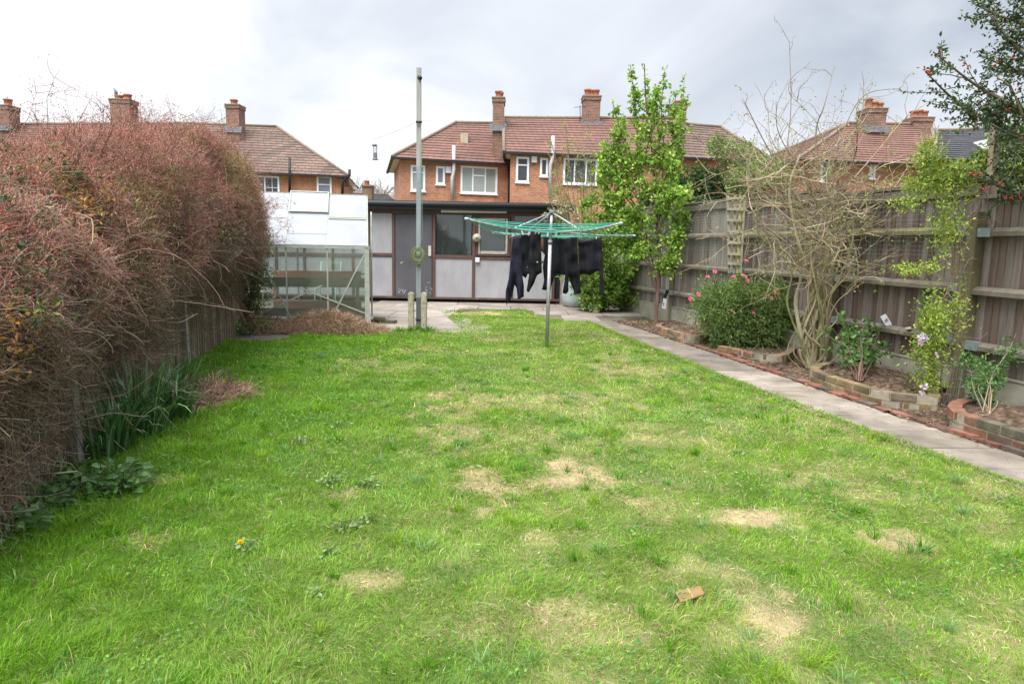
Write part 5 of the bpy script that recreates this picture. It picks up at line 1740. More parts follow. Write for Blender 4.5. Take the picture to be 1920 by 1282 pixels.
# ================================================================ LEFT HEDGE OVER A REED SCREEN
rf_ = MB()
y = 3.0
while y < 11.4:
    x = float(hedgeX(y))
    r = U(.005, .009)
    h = U(1.15, 1.3)
    lx, ly = U(-.012, .012), U(-.02, .02)
    c_ = random.choice([(.26, .20, .13), (.20, .15, .10), (.32, .26, .17), (.15, .11, .08)])
    rf_.tube([(x + U(-.006, .006), y, -.02), (x + lx, y + ly, h)], r, 5, c_, cap=False)
    y += .0165
for z in (.3, .8):
    rf_.tube([(float(hedgeX(yy)) + .012, yy, z) for yy in np.linspace(3.0, 11.4, 20)], .003, 4, (.2, .15, .1), cap=False)
o = rf_.build('reed_screen', M_bark)
tag(o, 'screen of thin brown reeds at the foot of the overgrown hedge', 'fence')
for i, (yy, hh, c_) in enumerate(((4.25, 1.05, (.30, .27, .24)), (7.7, 1.1, (.22, .18, .13)))):
    m_ = MB(); x = float(hedgeX(yy)) + .05; m_.bar((x, yy, -.1), (x - .03, yy + .01, hh), .06, .06, (0, 1, 0)); 
    o = m_.build('fence_post', pm('grey_wood', (.3, .27, .235), (.19, .165, .14), 9, .9, .3, 40, (1, 1, .3)), bevel=.004)
    tag(o, ['pale grey post in front of the reeds near the camera', 'brown post in front of the reeds farther down the hedge'][i], 'post')

HY = [(2.2, 1.5), (3.3, 1.68), (4.3, 1.86), (5.2, 2.08), (6.2, 2.32), (7.2, 2.56), (8.3, 2.74), (9.3, 2.80), (10.3, 2.66), (11.2, 2.2), (11.9, 1.7)]
hz = np.array(HY)
htop = lambda y: np.interp(y, hz[:, 0], hz[:, 1]) + (fbm(y, y * 0 + 3, .9) - .5) * .3
hbulge = lambda y: np.interp(y, [2, 4, 6, 8, 9.5, 10.6, 11.4, 12], [.12, .22, .36, .52, .62, .52, .30, .0])


def hsurf(y, a, inset=0.0):
    """a 0..1 runs from the foot on the lawn side, up the face, over the top to the back"""
    top = htop(y) - inset; fx = hedgeX(y)
    bl = hbulge(y) - inset
    th = a * math.pi
    zc = np.minimum(1.35, top * .55)
    up = a >= .33
    t = np.clip(a / .33, 0, 1)
    z1 = .12 + (zc - .12) * t
    x1 = fx + .05 - inset + (bl - .05) * sm(.45, 1.05, t) + .0
    ph = np.clip((a - .33) / .67, 0, 1) * math.pi * .80
    cxr = fx + bl - .85
    x2 = cxr + .85 * np.sign(np.cos(ph)) * np.abs(np.cos(ph)) ** .75
    z2 = zc + (top - zc) * np.sin(ph) ** .8
    x = np.where(up, x2, x1); z = np.where(up, z2, z1)
    lump = (fbm(y * 1.3, a * 4 + 2, .5) - .5) * .38 * np.clip(a * 4, .2, 1)
    return np.stack([x + lump, y, z + lump * .5 * (a > .4)], -1)


hedge = empty('overgrown_hedge', (-3.9, 7.2, 0), 'tall tangled hedge of reddish brown twigs smothering the reed screen', 'hedge')
# added hull filling the hedge; its dark colour stands for shade between twigs
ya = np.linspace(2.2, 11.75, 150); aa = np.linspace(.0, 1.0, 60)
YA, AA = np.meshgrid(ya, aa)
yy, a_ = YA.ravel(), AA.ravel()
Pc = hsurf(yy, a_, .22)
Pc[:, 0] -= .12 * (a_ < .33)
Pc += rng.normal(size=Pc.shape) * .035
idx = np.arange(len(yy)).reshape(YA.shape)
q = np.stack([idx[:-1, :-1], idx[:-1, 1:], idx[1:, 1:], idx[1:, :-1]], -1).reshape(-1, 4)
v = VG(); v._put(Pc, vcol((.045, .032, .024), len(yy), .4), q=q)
v.build('dark_core', M_twig, hedge)


def surf_pts(n, lo=0.0, hi=.92, jit=.22, ymin=2.5, ymax=11.7, dens=1.2):
    y = ymin + (ymax - ymin) * U(0, 1, n) ** dens
    a = U(lo, hi, n)
    P_ = hsurf(y, a)
    e = .01
    T1 = hsurf(y, np.clip(a + e, 0, 1)) - hsurf(y, np.clip(a - e, 0, 1))
    nn = nrm(np.cross(np.tile([0, 1., 0], (n, 1)), T1) * -1)
    nn = np.where((nn[:, :1] * 0 + np.einsum('ij,ij->i', nn, P_ - np.c_[hedgeX(y) - .5, y, np.full(n, 1.2)])[:, None]) < 0, -nn, nn)
    P_ = P_ - nn * (U(0, 1, n) ** 1.0 * jit)[:, None]
    return P_, nn, y, a, nrm(T1)


v = VG()
# tangled stems over the whole face
n = 46000
P_, nn, y, a, T = surf_pts(n, dens=1.35)
kk = U(size=n) > np.where(a < .21, np.where(y > 4.7, .78, .0), 0)
P_, nn, y, a, T = P_[kk], nn[kk], y[kk], a[kk], T[kk]; n = len(P_)
low = (a < .36)[:, None]
D = rng.normal(size=(n, 3)) * .8 + np.where(low, T * .8 + np.array([0, 0, -.2]), T * .3 + nn * .35 + np.array([0, 0, .25]))
L = U(.06, .28, n) * (1 + .4 * (a < .3))
Pt = grow(P_, D, L, 6, .60, (0, 0, -.04))
hgt = P_[:, 2] / htop(y)
pinkish = sm(.48, .9, hgt + (fbm(y, P_[:, 2], .5) - .5) * .5)[:, None]
c1 = pickcol([(.20, .14, .10), (.13, .09, .065), (.32, .25, .18), (.25, .17, .12), (.09, .06, .045)], [5, 4, 2, 3, 3], n, .22)
c2 = pickcol([(.28, .14, .11), (.20, .11, .085), (.34, .20, .16), (.16, .12, .07)], [4, 4, 2, 2], n, .2)
zn = fbm(y * 1.1 + 3, P_[:, 2] * 1.4 + 2, .45)[:, None]
c2 = np.where(zn < .40, c2 * .45 + np.array([.20, .19, .075]) * .6, c2); c2 = np.where(zn > .60, c2 * .4 + np.array([.33, .25, .19]) * .6, c2)
c1 = c1 * 1.1; c2 = c2 * 1.1
v.tubes(Pt, (U(.0011, .0030, n) * (.85 + .05 * (y - 4)))[:, None] * np.linspace(1, .6, 6)[None], c1 * (1 - pinkish) + c2 * pinkish)
# straw brown stems hanging down the face
n = 5600
P_, nn, y, a, T = surf_pts(n, lo=.05, hi=.30, jit=.10, ymin=2.9, ymax=10.8, dens=1.25)
kk = U(size=n) < np.interp(y, [3, 5, 7, 9, 11], [1, .8, .42, .35, .5]); P_, nn, y = P_[kk], nn[kk], y[kk]; n = len(P_)
Pt = grow(P_ + nn * .02, rng.normal(size=(n, 3)) * np.array([.4, .8, .5]) + np.array([.05, 0, -.35]), U(.10, .36, n), 8, .42, (0, 0, -.05))
Pt[:, :, 2] = np.maximum(Pt[:, :, 2], .01)
v.tubes(Pt, U(.0012, .0030, n)[:, None] * np.linspace(1, .5, 8)[None], pickcol([(.24, .17, .11), (.17, .12, .085), (.33, .25, .165), (.11, .08, .06)], [4, 3, 2, 2], n, .2))
# fine twiglets
n = 62000
P_, nn, y, a, T = surf_pts(n, lo=.12, jit=.16, dens=1.3)
D = rng.normal(size=(n, 3)) * .7 + nn * .6 + np.array([0, 0, .2])
Pt = grow(P_, D, U(.05, .18, n), 4, .5)
hgt = P_[:, 2] / htop(y)
pk = sm(.45, .85, hgt + (fbm(y, P_[:, 2], .5) - .5) * .5)[:, None]
cA = pickcol([(.22, .15, .11), (.30, .22, .16), (.14, .095, .07), (.19, .16, .07)], [5, 3, 4, 1], n, .22)
cB = pickcol([(.34, .16, .13), (.26, .12, .10), (.40, .22, .18)], [5, 4, 2], n, .2)
zn = fbm(y * 1.1 + 3, P_[:, 2] * 1.4 + 2, .45)[:, None]
cB = np.where((zn < .42) & (U(size=(n, 1)) < .6), np.array([.22, .22, .075]) * U(.7, 1.3, (n, 1)), cB); cB = np.where((zn > .58) & (U(size=(n, 1)) < .5), np.array([.38, .29, .22]) * U(.7, 1.2, (n, 1)), cB)
cA = cA * 1.15; cB = cB * 1.15
v.tubes(Pt, (U(.001, .0024, n) * (1 + .08 * (y - 4)))[:, None] * np.array([[1, .8, .65, .5]]), cA * (1 - pk) + cB * pk)
# big looping stems low down
n = 100
P_, nn, y, a, T = surf_pts(n, lo=.02, hi=.5, jit=.06, ymin=3.4, dens=1.3)
Pt = grow(P_ + nn * .03, rng.normal(size=(n, 3)) * .7 + T * .7 + nn * .2, U(.4, 1.0, n), 12, .17, (0, 0, -.07))
Pt[:, :, 2] = np.maximum(Pt[:, :, 2], .03)
v.tubes(Pt, U(.0025, .005, n)[:, None] * np.linspace(1, .5, 12)[None], pickcol([(.22, .16, .115), (.17, .115, .085), (.29, .23, .17)], [4, 4, 1.5], n, .15), S=5)
# stray shoots into the sky
n = 170
P_, nn, y, a, T = surf_pts(n, lo=.5, hi=.8, jit=.05, ymin=4.6, ymax=11.3, dens=1.0)
Ls = U(.12, .42, n) * np.where(U(size=n) < .1, 1.6, 1)
Pt = grow(P_, nn * .6 + rng.normal(size=(n, 3)) * .35 + np.array([.1, 0, .75]), Ls, 8, .16, (.0, 0, -.02))
v.tubes(Pt, np.array([[.0038, .0034, .003, .0027, .0024, .002, .0017, .0012]]), pickcol([(.27, .15, .12), (.2, .12, .09)], [1, 1], n), S=3)
Ps, Ts, own, f_ = along(Pt, 9, .25, 1)
D2 = Ts * .5 + rdir(len(Ps)) * .8
Pt2 = grow(Ps, D2, U(.05, .22, len(Ps)), 4, .25)
v.tubes(Pt2, np.array([[.0024, .002, .0016, .0012]]), (.26, .14, .11))
v.build('twigs', M_twig, hedge)
# the long bare bramble that loops out low on the left
for pts in ([(0, 795), (30, 780), (52, 745), (50, 710), (30, 680), (5, 650)], [(0, 905), (60, 895), (100, 888), (145, 883)], [(160, 862), (205, 845), (228, 820), (228, 790)],
            [(0, 855), (15, 880), (20, 930), (8, 985)], [(180, 565), (200, 600), (212, 640), (220, 650)], [(150, 535), (230, 555), (275, 590), (330, 605), (370, 588)]):
    Yd = 3.6 if pts[0][0] < 150 else 5.6
    if pts[0][0] == 150: Yd = 6.2
    lp = VG(); lp.tubes(spline([at(a, b, Yd + .15 * math.sin(k * 2)) for k, (a, b) in enumerate(pts)], 24), np.linspace(.0075, .004, 24)[None], vcol((.40, .29, .19), 1), S=6); lp.build('bramble_stem', M_twig, hedge)
# small leaves and seed wings
v = VG()
n = 130000
P_, nn, y, a, T = surf_pts(n, lo=.20, hi=.88, jit=.14, ymin=3.0, dens=1.05)
hgt = P_[:, 2] / htop(y)
keep = U(size=n) < sm(.26, .66, hgt + (fbm(y * 1.2, P_[:, 2] * 1.2, .4) - .5) * .8) * (.35 + .65 * sm(.35, .6, fbm(y + 5, P_[:, 2], .22)))
P_, nn, y = P_[keep], nn[keep], y[keep]; n = len(P_)
lc = pickcol([(.52, .135, .13), (.42, .105, .10), (.60, .24, .22), (.30, .12, .09)], [5, 3, 3, 2], n, .2)
zn = fbm(y * 1.1 + 3, P_[:, 2] * 1.4 + 2, .45); gk = (U(size=n) < np.where(zn < .40, .45, .06))[:, None]
lc = np.where(gk, pickcol([(.20, .24, .07), (.28, .28, .10), (.12, .17, .05)], [1, 1, 1], n, .2), lc)
v.leaves(P_ + nn * U(0, .09, (n, 1)), nn + rdir(n), U(.009, .021, n), U(.005, .010, n), lc)
# on the stray shoots
sel = Pt2[:, -1]
k = np.repeat(np.arange(len(sel)), 6); pos = sel[k] + rng.normal(size=(len(k), 3)) * .03
v.leaves(pos, rdir(len(k)), U(.010, .022, len(k)), U(.006, .010, len(k)), pickcol([(.38, .16, .13), (.28, .12, .10), (.45, .25, .2)], [4, 3, 2], len(k)))
# brown dead leaves at the near end
n = 5200
P_, nn, y, a, T = surf_pts(n, lo=.12, hi=.75, jit=.10, ymin=2.6, ymax=5.4, dens=1)
v.leaves(P_ + nn * .03, nn + rdir(n) + np.array([0, 0, -.5]), U(.018, .04, n), U(.009, .018, n), pickcol([(.26, .17, .08), (.18, .12, .05), (.34, .24, .13), (.14, .13, .05)], [4, 3, 2, 2], n, .2))
v.build('seed_leaves', leafmat('dry_leaf', .8, .2), hedge)
# clumps of green and of orange foliage
_y = 3.0 + 8.6 * U(0, 1, 40000); _S = hsurf(_y, U(.02, .75, 40000))
_q = (_S - np.array([0, 0, CH])) @ np.array(CM)
_sx = 960 + FPX * _q[:, 0] / -_q[:, 2]; _sy = 641 - FPX * _q[:, 1] / -_q[:, 2]


def on_hedge(px, py):
    """nearest point of the hedge face along that line of sight"""
    k = np.where(np.hypot(_sx - px, _sy - py) < 14)[0]
    if len(k) == 0: k = np.array([np.argmin(np.hypot(_sx - px, _sy - py))])
    return _S[k[np.argmin(_S[k, 1])]]


v = VG()
for (px, py, Yd, rad, nL, cols) in ((180, 365, 6.0, .17, 130, 'o'), (165, 395, 5.8, .14, 120, 'o'), (200, 345, 6.2, .12, 60, 'o'), (140, 355, 5.8, .12, 60, 'o'), (12, 590, 3.9, .10, 90, 'o'), (10, 690, 3.7, .08, 90, 'o'), (22, 640, 3.8, .07, 50, 'o'),
                                    (140, 310, 5.6, .14, 90, 'g'), (30, 315, 4.9, .12, 90, 'g'), (10, 260, 4.8, .14, 150, 'g'), (95, 265, 5.5, .06, 30, 'l'), (100, 400, 5.2, .1, 60, 'g'), (10, 375, 4.6, .12, 120, 'g'),
                                    (50, 580, 4.6, .10, 80, 'g'), (95, 590, 4.9, .07, 30, 'l'), (310, 405, 7.8, .22, 160, 'l2'), (320, 320, 8.2, .16, 70, 'l2'), (300, 430, 7.6, .2, 120, 'l2'), (410, 440, 8.8, .12, 34, 'l'), (425, 428, 8.9, .08, 16, 'l'),
                                    (60, 490, 4.9, .15, 70, 'g'), (150, 330, 5.7, .12, 60, 'g'), (20, 480, 4.3, .14, 80, 'g')):
    c_ = on_hedge(px, py) + np.array([.04, -.05, 0]); rad = rad * .8; nL = int(nL * (.5 if cols == 'o' else .75))
    P_ = c_ + rng.normal(size=(nL, 3)) * rad * np.array([.6, .8, .6])
    cc_ = {'o': [(.44, .20, .05), (.34, .16, .05), (.46, .27, .10)], 'g': [(.045, .085, .025), (.03, .06, .03), (.08, .12, .04)], 'l': [(.18, .30, .04), (.12, .22, .04)], 'l2': [(.20, .19, .045), (.16, .17, .04), (.24, .2, .06)]}[cols]
    v.leaves(P_, rdir(nL) + np.array([.5, -.5, -.3]), U(.02, .045, nL) * (.6 if cols == 'l2' else 1), U(.012, .022, nL) * (.5 if cols == 'l2' else 1), pickcol(cc_, [1] * len(cc_), nL))
v.build('leaf_clumps', M_leaf, hedge)

# flowering bush at the far end of the hedge, in front of the greenhouse
def bush(name, label, cat, base, stems, leafspec, parent=None, group=None, leafmat_=None):
    pass


def twig_bush(name, label, cat, root_at, tips, stem_r, K, sub, twig_len, leaf, bark=(.2, .16, .1), tw_col=(.2, .2, .08), up=.2, sag=-.02, group=None, leafm=None, broad=False):
    """root_at: 3D foot; tips: list of 3D points the stems reach; sub twigs per stem; leaf = (n per twig, L, W, cols, wts, spread)"""
    r = empty(name, root_at, label, cat, group)
    v = VG(); S_ = []
    for i, tp_ in enumerate(tips):
        a = Vector(root_at) + Vector((U(-.03, .03), U(-.03, .03), 0)); b = Vector(tp_)
        m1 = a.lerp(b, .35) + Vector((U(-.06, .06), U(-.06, .06), .06)); m2 = a.lerp(b, .7) + Vector((U(-.06, .06), U(-.06, .06), .04))
        S_.append(spline([a, m1, m2, b], K)[0])
    S_ = np.array(S_)
    v.tubes(S_, np.linspace(stem_r, stem_r * .35, K)[None], vcol(bark, len(S_)), S=6)
    Ps, Ts, own, f_ = along(S_, sub, .25, 1)
    T1 = grow(Ps, Ts * .6 + rdir(len(Ps)) * .9 + np.array([0, 0, up]), twig_len * U(.5, 1.2, len(Ps)), 5, .22, (0, 0, sag))
    v.tubes(T1, np.linspace(stem_r * .4, stem_r * .15, 5)[None], vcol(tw_col, len(Ps)), S=4)
    v.build('stems', M_bark, r)
    nper, L, W, cols, wts, spread = leaf
    Pl, Tl, own, f_ = along(T1, nper, .15, 1.0)
    n = len(Pl)
    lv = VG()
    fn = lv.broad if broad else lv.leaves
    fn(Pl + rng.normal(size=(n, 3)) * spread, Tl * .7 + rdir(n) * .9, L * U(.6, 1.25, n), W * U(.7, 1.2, n), pickcol(cols, wts, n, .2))
    lv.build('leaves', leafm or M_leaf, r)
    return r, S_, T1


def flowers(name, pts, r, col, parent, petals=5, ctr=None, flat=.3, label=None):
    v = VG()
    for i_, p in enumerate(pts):
        if len(pts) < 90: v = VG()
        p = np.array(p)
        fr = rdir(1)[0] * .6 + np.array([0, -.9, .5]); fr /= np.linalg.norm(fr)
        u = nrm(np.cross(fr, [0, 0, 1.])); w2 = np.cross(fr, u)
        a0 = U(0, 6)
        ang = a0 + np.arange(petals) * 2 * np.pi / petals
        D = np.cos(ang)[:, None] * u + np.sin(ang)[:, None] * w2 + fr * flat
        v.broad(np.tile(p, (petals, 1)), D, r * U(.85, 1.1, petals), r * .8, vcol(col, petals, .12))
        if petals > 6: v.broad(np.tile(p + fr * r * .15, (petals, 1)), D + fr * .6, r * .7, r * .6, vcol(col, petals, .12))
        if ctr is not None:
            v.leaves(np.tile(p + fr * .004, (4, 1)), rdir(4) + fr, r * .3, r * .25, ctr)
        if len(pts) < 90: o = v.build('flower', M_petal, parent)
    if len(pts) >= 90: o = v.build(name, M_petal, parent)
    return o


e_ = at(500, 560, 11.2)
tips = [at(U(468, 512), U(420, 590), U(10.9, 11.3)) for _ in range(26)]
wf_, _, T1 = twig_bush('white_flowered_bush', 'thin bush with small white flowers between hedge and greenhouse', 'bush', (e_.x - .35, 11.2, 0), tips, .008, 10, 9, .25,
                       (9, .05, .018, [(.16, .22, .06), (.10, .15, .05), (.22, .27, .10)], [4, 3, 2], .02))
Pf, _, _, _ = along(T1, 1, .6, 1); k = rng.choice(len(Pf), 70, replace=False)
flowers('flowers', Pf[k], .028, (.62, .6, .52), wf_, 5)
# pink flowered twigs before the greenhouse roof
pts_ = []
v = VG(); lv = VG()
pr = empty('pink_twig_branch', at(470, 430, 10.6), 'loose arching twigs with pink buds against the white greenhouse roof', 'branch')
P0 = np.array([tuple(at(U(455, 485), U(370, 470), U(10.2, 10.9))) for _ in range(30)])
Pt = grow(P0, np.tile([.9, -.1, .15], (30, 1)) + rng.normal(size=(30, 3)) * .45, U(.25, .75, 30), 10, .22)
v.tubes(Pt, np.linspace(.0035, .0012, 10)[None], vcol((.30, .2, .17), 30))
Ps, Ts, _, _ = along(Pt, 7, .2, 1); P2_ = grow(Ps, Ts + rdir(len(Ps)), U(.05, .18, len(Ps)), 4, .3); v.tubes(P2_, .0014, (.32, .2, .18))
v.build('twigs', M_twig, pr)
Pl, Tl, _, _ = along(P2_, 5, .3, 1); lv.leaves(Pl, rdir(len(Pl)), U(.014, .026, len(Pl)), .012, pickcol([(.48, .22, .22), (.55, .32, .3), (.35, .17, .15)], [3, 2, 2], len(Pl))); lv.build('buds', M_leaf, pr)

# ---- strappy leaved clumps by the screen
def strap_clump(cx_, cy_, n, Lr, rad, label, cat='plant', name='daffodil_clump', w=.016, group='strap leaved clumps by the reeds'):
    v = VG(); K = 8
    a = U(0, 6.28, n); rr = U(0, rad, n)
    B = np.c_[cx_ + np.cos(a) * rr, cy_ + np.sin(a) * rr, np.zeros(n)]
    out = np.c_[np.cos(a), np.sin(a)] * U(.1, .9, n)[:, None] + rng.normal(size=(n, 2)) * .25
    L = U(*Lr, n)
    t = np.linspace(0, 1, K)
    bend = U(.2, 1.75, n) ** 1.4
    P_ = np.zeros((n, K, 3))
    th = bend[:, None] * t[None] ** 1.4
    step = (L / (K - 1))[:, None]
    hz_ = np.cumsum(np.sin(th + .12) * step, 1); zz = np.cumsum(np.cos(th) * step, 1)
    o_ = nrm(np.c_[out, np.zeros(n)])[:, :2]
    P_[:, :, 0] = B[:, 0, None] + o_[:, 0, None] * hz_; P_[:, :, 1] = B[:, 1, None] + o_[:, 1, None] * hz_; P_[:, :, 2] = np.maximum(zz - step, .01)
    side = np.c_[-o_[:, 1], o_[:, 0], np.zeros(n)]
    wd = w * U(.6, 1.2, n)[:, None] * np.array([.8, 1, 1, 1, .9, .8, .55, .08])[None] * .5
    tw = U(-.5, .5, n)[:, None] * t
    sd = side[:, None] * np.cos(tw)[..., None] + np.array([0, 0, 1]) * np.sin(tw)[..., None]
    V = np.stack([P_ - sd * wd[..., None], P_ + sd * wd[..., None]], 2)
    base = (np.arange(n) * K * 2)[:, None]; i = np.arange(K - 1)[None] * 2
    q = np.stack([base + i, base + i + 1, base + i + 3, base + i + 2], -1).reshape(-1, 4)
    cl = pickcol([(.065, .15, .04), (.045, .11, .035), (.12, .21, .07), (.2, .28, .15)], [5, 4, 2, 1], n, .15)
    v._put(V, np.broadcast_to(cl[:, None, None], V.shape), q=q)
    o = v.build(name, M_glossleaf)
    tag(o, label, cat, group)


p = gnd(255, 815); strap_clump(p.x, p.y, 170, (.35, .62), .20, 'tallest upright clump of dark strap leaves against the reeds')
p = gnd(205, 850); strap_clump(p.x, p.y, 120, (.25, .5), .17, 'lower nearer clump of arching strap leaves beside the broad leaved weeds')
p = gnd(300, 800); strap_clump(p.x, p.y + .25, 95, (.25, .5), .15, 'flopping clump of strap leaves spreading onto the lawn')
p = gnd(345, 735); strap_clump(p.x, p.y, 50, (.25, .42), .1, 'small sparse clump of strap leaves beside the straw litter')

# ---- broad leaved weeds at lower left
def weed(cx_, cy_, n, r, L, cols, label, name='broad_leaved_weed', z=.14, group='weeds at the hedge foot', mat=None, cat='weed'):
    v = VG()
    a = U(0, 6.28, n); rr = np.sqrt(U(0, 1, n)) * r
    C_ = np.c_[cx_ + np.cos(a) * rr, cy_ + np.sin(a) * rr, U(.02, z, n) * (1.1 - rr / r * .6)]
    B = C_.copy(); B[:, :2] = B[:, :2] * .4 + np.array([cx_, cy_]) * .6; B[:, 2] = 0
    mid = (B + C_) / 2; mid[:, 2] += .02
    v.tubes(np.stack([B, mid, C_], 1), .0022, vcol((.12, .2, .06), n))
    D = np.c_[np.cos(a), np.sin(a), U(-.25, .45, n)]
    v.broad(C_, D, L * U(.6, 1.3, n), L * .8 * U(.7, 1.1, n), pickcol(cols, [1] * len(cols), n, .18), fold=.12)
    o = v.build(name, mat or M_leaf); tag(o, label, cat, group)


wc = [(.11, .21, .06), (.08, .16, .05), (.16, .27, .10)]
for (px, py, n, r, L, lb_) in ((200, 905, 60, .20, .085, 'round leaved weed patch nearest the strap leaves'), (150, 930, 45, .17, .075, 'middle patch of broad green weeds on the lawn edge'),
                               (235, 920, 36, .12, .07, 'outer patch of scalloped weed leaves reaching onto the lawn'), (60, 955, 55, .18, .07, 'shaded patch of broad weeds under the thick bramble'), (10, 1000, 50, .16, .07, 'bottom corner patch of broad dark weeds'),
                               (90, 905, 34, .15, .07, 'low weeds tucked against the foot of the hedge')):
    p = gnd(px, py); weed(p.x, p.y, int(n * 1.8), r * 1.05, L * .68, wc, lb_)
p = gnd(470, 625); weed(p.x, p.y, 90, .3, .06, [(.13, .25, .05), (.09, .18, .05)], 'bright green nettle like weeds between hedge and clippings heap', z=.3)
p = gnd(562, 598); weed(p.x, p.y, 34, .1, .06, [(.16, .3, .05)], 'bright green sprout growing out of the clippings heap', z=.35)
# rosettes scattered in the lawn
gw = [(.19, .29, .10), (.14, .24, .06), (.25, .34, .15)]
for i, (px, py, n, r) in enumerate(((460, 1030, 34, .085), (620, 905, 26, .07), (690, 912, 28, .07), (650, 990, 26, .07), (690, 980, 20, .06), (1430, 768, 20, .06), (1385, 855, 18, .045), (800, 800, 14, .06), (640, 800, 20, .1), (820, 700, 16, .08), (610, 1040, 14, .04), (555, 830, 22, .1), (590, 1120, 16, .03))):
    p = gnd(px, py)
    weed(p.x, p.y, n, r * .9, .028, gw, ['flat rosette of grey green leaves under the yellow dandelion', 'grey green weed rosette in the lawn'][i > 0], name='weed_rosette', z=.04, group='weed rosettes in the lawn')
dn = gnd(453, 1042)
dd = empty('dandelion', (dn.x, dn.y, 0), 'single bright yellow dandelion in the near lawn', 'flower')
v = VG(); top_ = at(451, 1015, dn.y)
v.tubes(spline([(dn.x, dn.y, 0), (dn.x + .004, dn.y, top_.z * .5), top_], 8), .0022, vcol((.25, .3, .12), 1), S=6); v.build('stalk', M_leaf, dd)
v = VG(); n = 90; a = U(0, 6.28, n); el = U(.05, 1.2, n); D = np.c_[np.cos(a) * np.cos(el), np.sin(a) * np.cos(el), np.sin(el)]
v.leaves(np.tile(np.array(top_) - [0, 0, .004], (n, 1)), D, U(.014, .021, n), .005, vcol((.82, .60, .01), n, .08)); v.build('flower_head', M_petal, dd)
# daisies
for i, (px, py) in enumerate(((1495, 752), (1455, 830), (1380, 885), (900, 700), (1540, 840), (1310, 968), (1180, 660), (770, 720))):
    p = gnd(px, py, .04); v = VG(); a = np.arange(9) * .7
    v.leaves(np.tile(np.array(p), (9, 1)), np.c_[np.cos(a), np.sin(a), np.full(9, .3)], .010 + .002 * (p.y > 6), .006, (.7, .7, .68), fold=0)
    v.leaves(np.tile(np.array(p), (4, 1)), rdir(4) * .5 + [0, 0, 1], .005, .005, (.7, .5, .05)); v.tubes(np.stack([[[p.x, p.y, 0], [p.x, p.y, .04]]]), .001, (.15, .25, .05))
    o = v.build('daisy', M_petal); tag(o, 'tiny white daisy in the lawn', 'flower', 'daisies in the lawn')
# tan slab fragment
P4 = [gnd(x, y, .03) for x, y in ((1265, 1108), (1313, 1097), (1321, 1112), (1277, 1128))]
m_ = MB(); m_.plate(P4, (0, 0, -1), .007); o = m_.build('cardboard_piece', pm('tan_card', (.27, .17, .07), (.19, .115, .05), 30, .9, .3), bevel=.002); tag(o, 'small tan rectangular piece lying in the near lawn', 'debris')
c_ = (P4[0] + P4[1] + P4[2] + P4[3]) / 4
m_ = MB(); m_.bar((P4[0] + P4[1]) / 2 + Vector((0, 0, .001)), (P4[2] + P4[3]) / 2 + Vector((0, 0, .001)), .004, .002); m_.build('crease', pm('crease', (.5, .36, .2), (.45, .3, .15), 9, .9, 0), o)

# ================================================================ YOUNG TREE
YT = 13.3
tb = gnd(1229, 606)
tree = empty('young_fruit_tree', (tb.x, tb.y, 0), 'slender young tree with fresh green leaves and upright shoots by the fence', 'tree')
tv = VG()
F = lambda *p, Y=tb.y: [at(x, y, Y + dy) for x, y, dy in p]
trunk = [F((1229, 608, 0), (1232, 570, 0), (1234, 540, 0), (1237, 500, 0), (1235, 465, .05), (1232, 420, .05), (1228, 350, 0), (1222, 280, -.05), (1212, 200, 0), (1208, 120, 0)),
         F((1233, 548, 0), (1222, 520, -.05), (1216, 480, -.1), (1205, 430, -.15), (1195, 370, -.2), (1178, 300, -.2), (1160, 235, -.2), (1148, 190, -.2)),
         F((1233, 545, 0), (1225, 500, .1), (1212, 440, .2), (1200, 380, .2), (1195, 260, .2), (1190, 190, .2), (1182, 122, .2))]
radii = [(.040, .010), (.022, .007), (.016, .006)]
trks = [spline(t_, 34) for t_ in trunk]
for s_, (r0, r1) in zip(trks, radii):
    tv.tubes(s_, np.linspace(r0, r1, 34)[None], vcol((.20, .12, .10), 1), S=9)
shoots = []
tipsT = [((1232, 400), (1245, 300), (1240, 210), (1247, 128)), ((1232, 420), (1255, 330), (1262, 250), (1268, 168)), ((1235, 430), (1262, 350), (1278, 240), (1283, 145)), ((1228, 350), (1236, 280), (1232, 220), (1228, 158)),
         ((1200, 400), (1170, 350), (1150, 300), (1152, 240)), ((1205, 430), (1160, 390), (1130, 350), (1128, 282)), ((1216, 480), (1180, 440), (1150, 415), (1118, 400)), ((1230, 450), (1262, 420), (1280, 385), (1295, 340)),
         ((1235, 470), (1262, 450), (1280, 420), (1290, 400)), ((1237, 500), (1255, 480), (1265, 455), (1272, 440)), ((1222, 500), (1200, 480), (1185, 440), (1180, 400)), ((1225, 380), (1205, 330), (1200, 280), (1206, 220)),
         ((1195, 370), (1168, 340), (1140, 330), (1125, 300)), ((1230, 360), (1262, 310), (1275, 280), (1262, 230)), ((1237, 520), (1245, 505), (1256, 495), (1252, 485)), ((1232, 440), (1216, 420), (1190, 400), (1165, 395)),
         ((1205, 430), (1178, 418), (1150, 395), (1135, 375)), ((1210, 460), (1170, 450), (1130, 430), (1095, 405)), ((1205, 430), (1160, 380), (1118, 370), (1085, 395)), ((1200, 400), (1155, 350), (1130, 310), (1140, 260)), ((1216, 480), (1180, 470), (1140, 455), (1110, 445)), ((1190, 350), (1165, 310), (1160, 270), (1170, 215)), ((1230, 440), (1250, 400), (1262, 340), (1255, 290)), ((1228, 400), (1210, 360), (1180, 320), (1175, 270)), ((1222, 470), (1195, 440), (1165, 425), (1145, 440)), ((1225, 330), (1212, 290), (1222, 240), (1218, 180)), ((1235, 465), (1218, 460), (1200, 470), (1185, 480)), ((1232, 420), (1250, 380), (1270, 360), (1292, 372))]
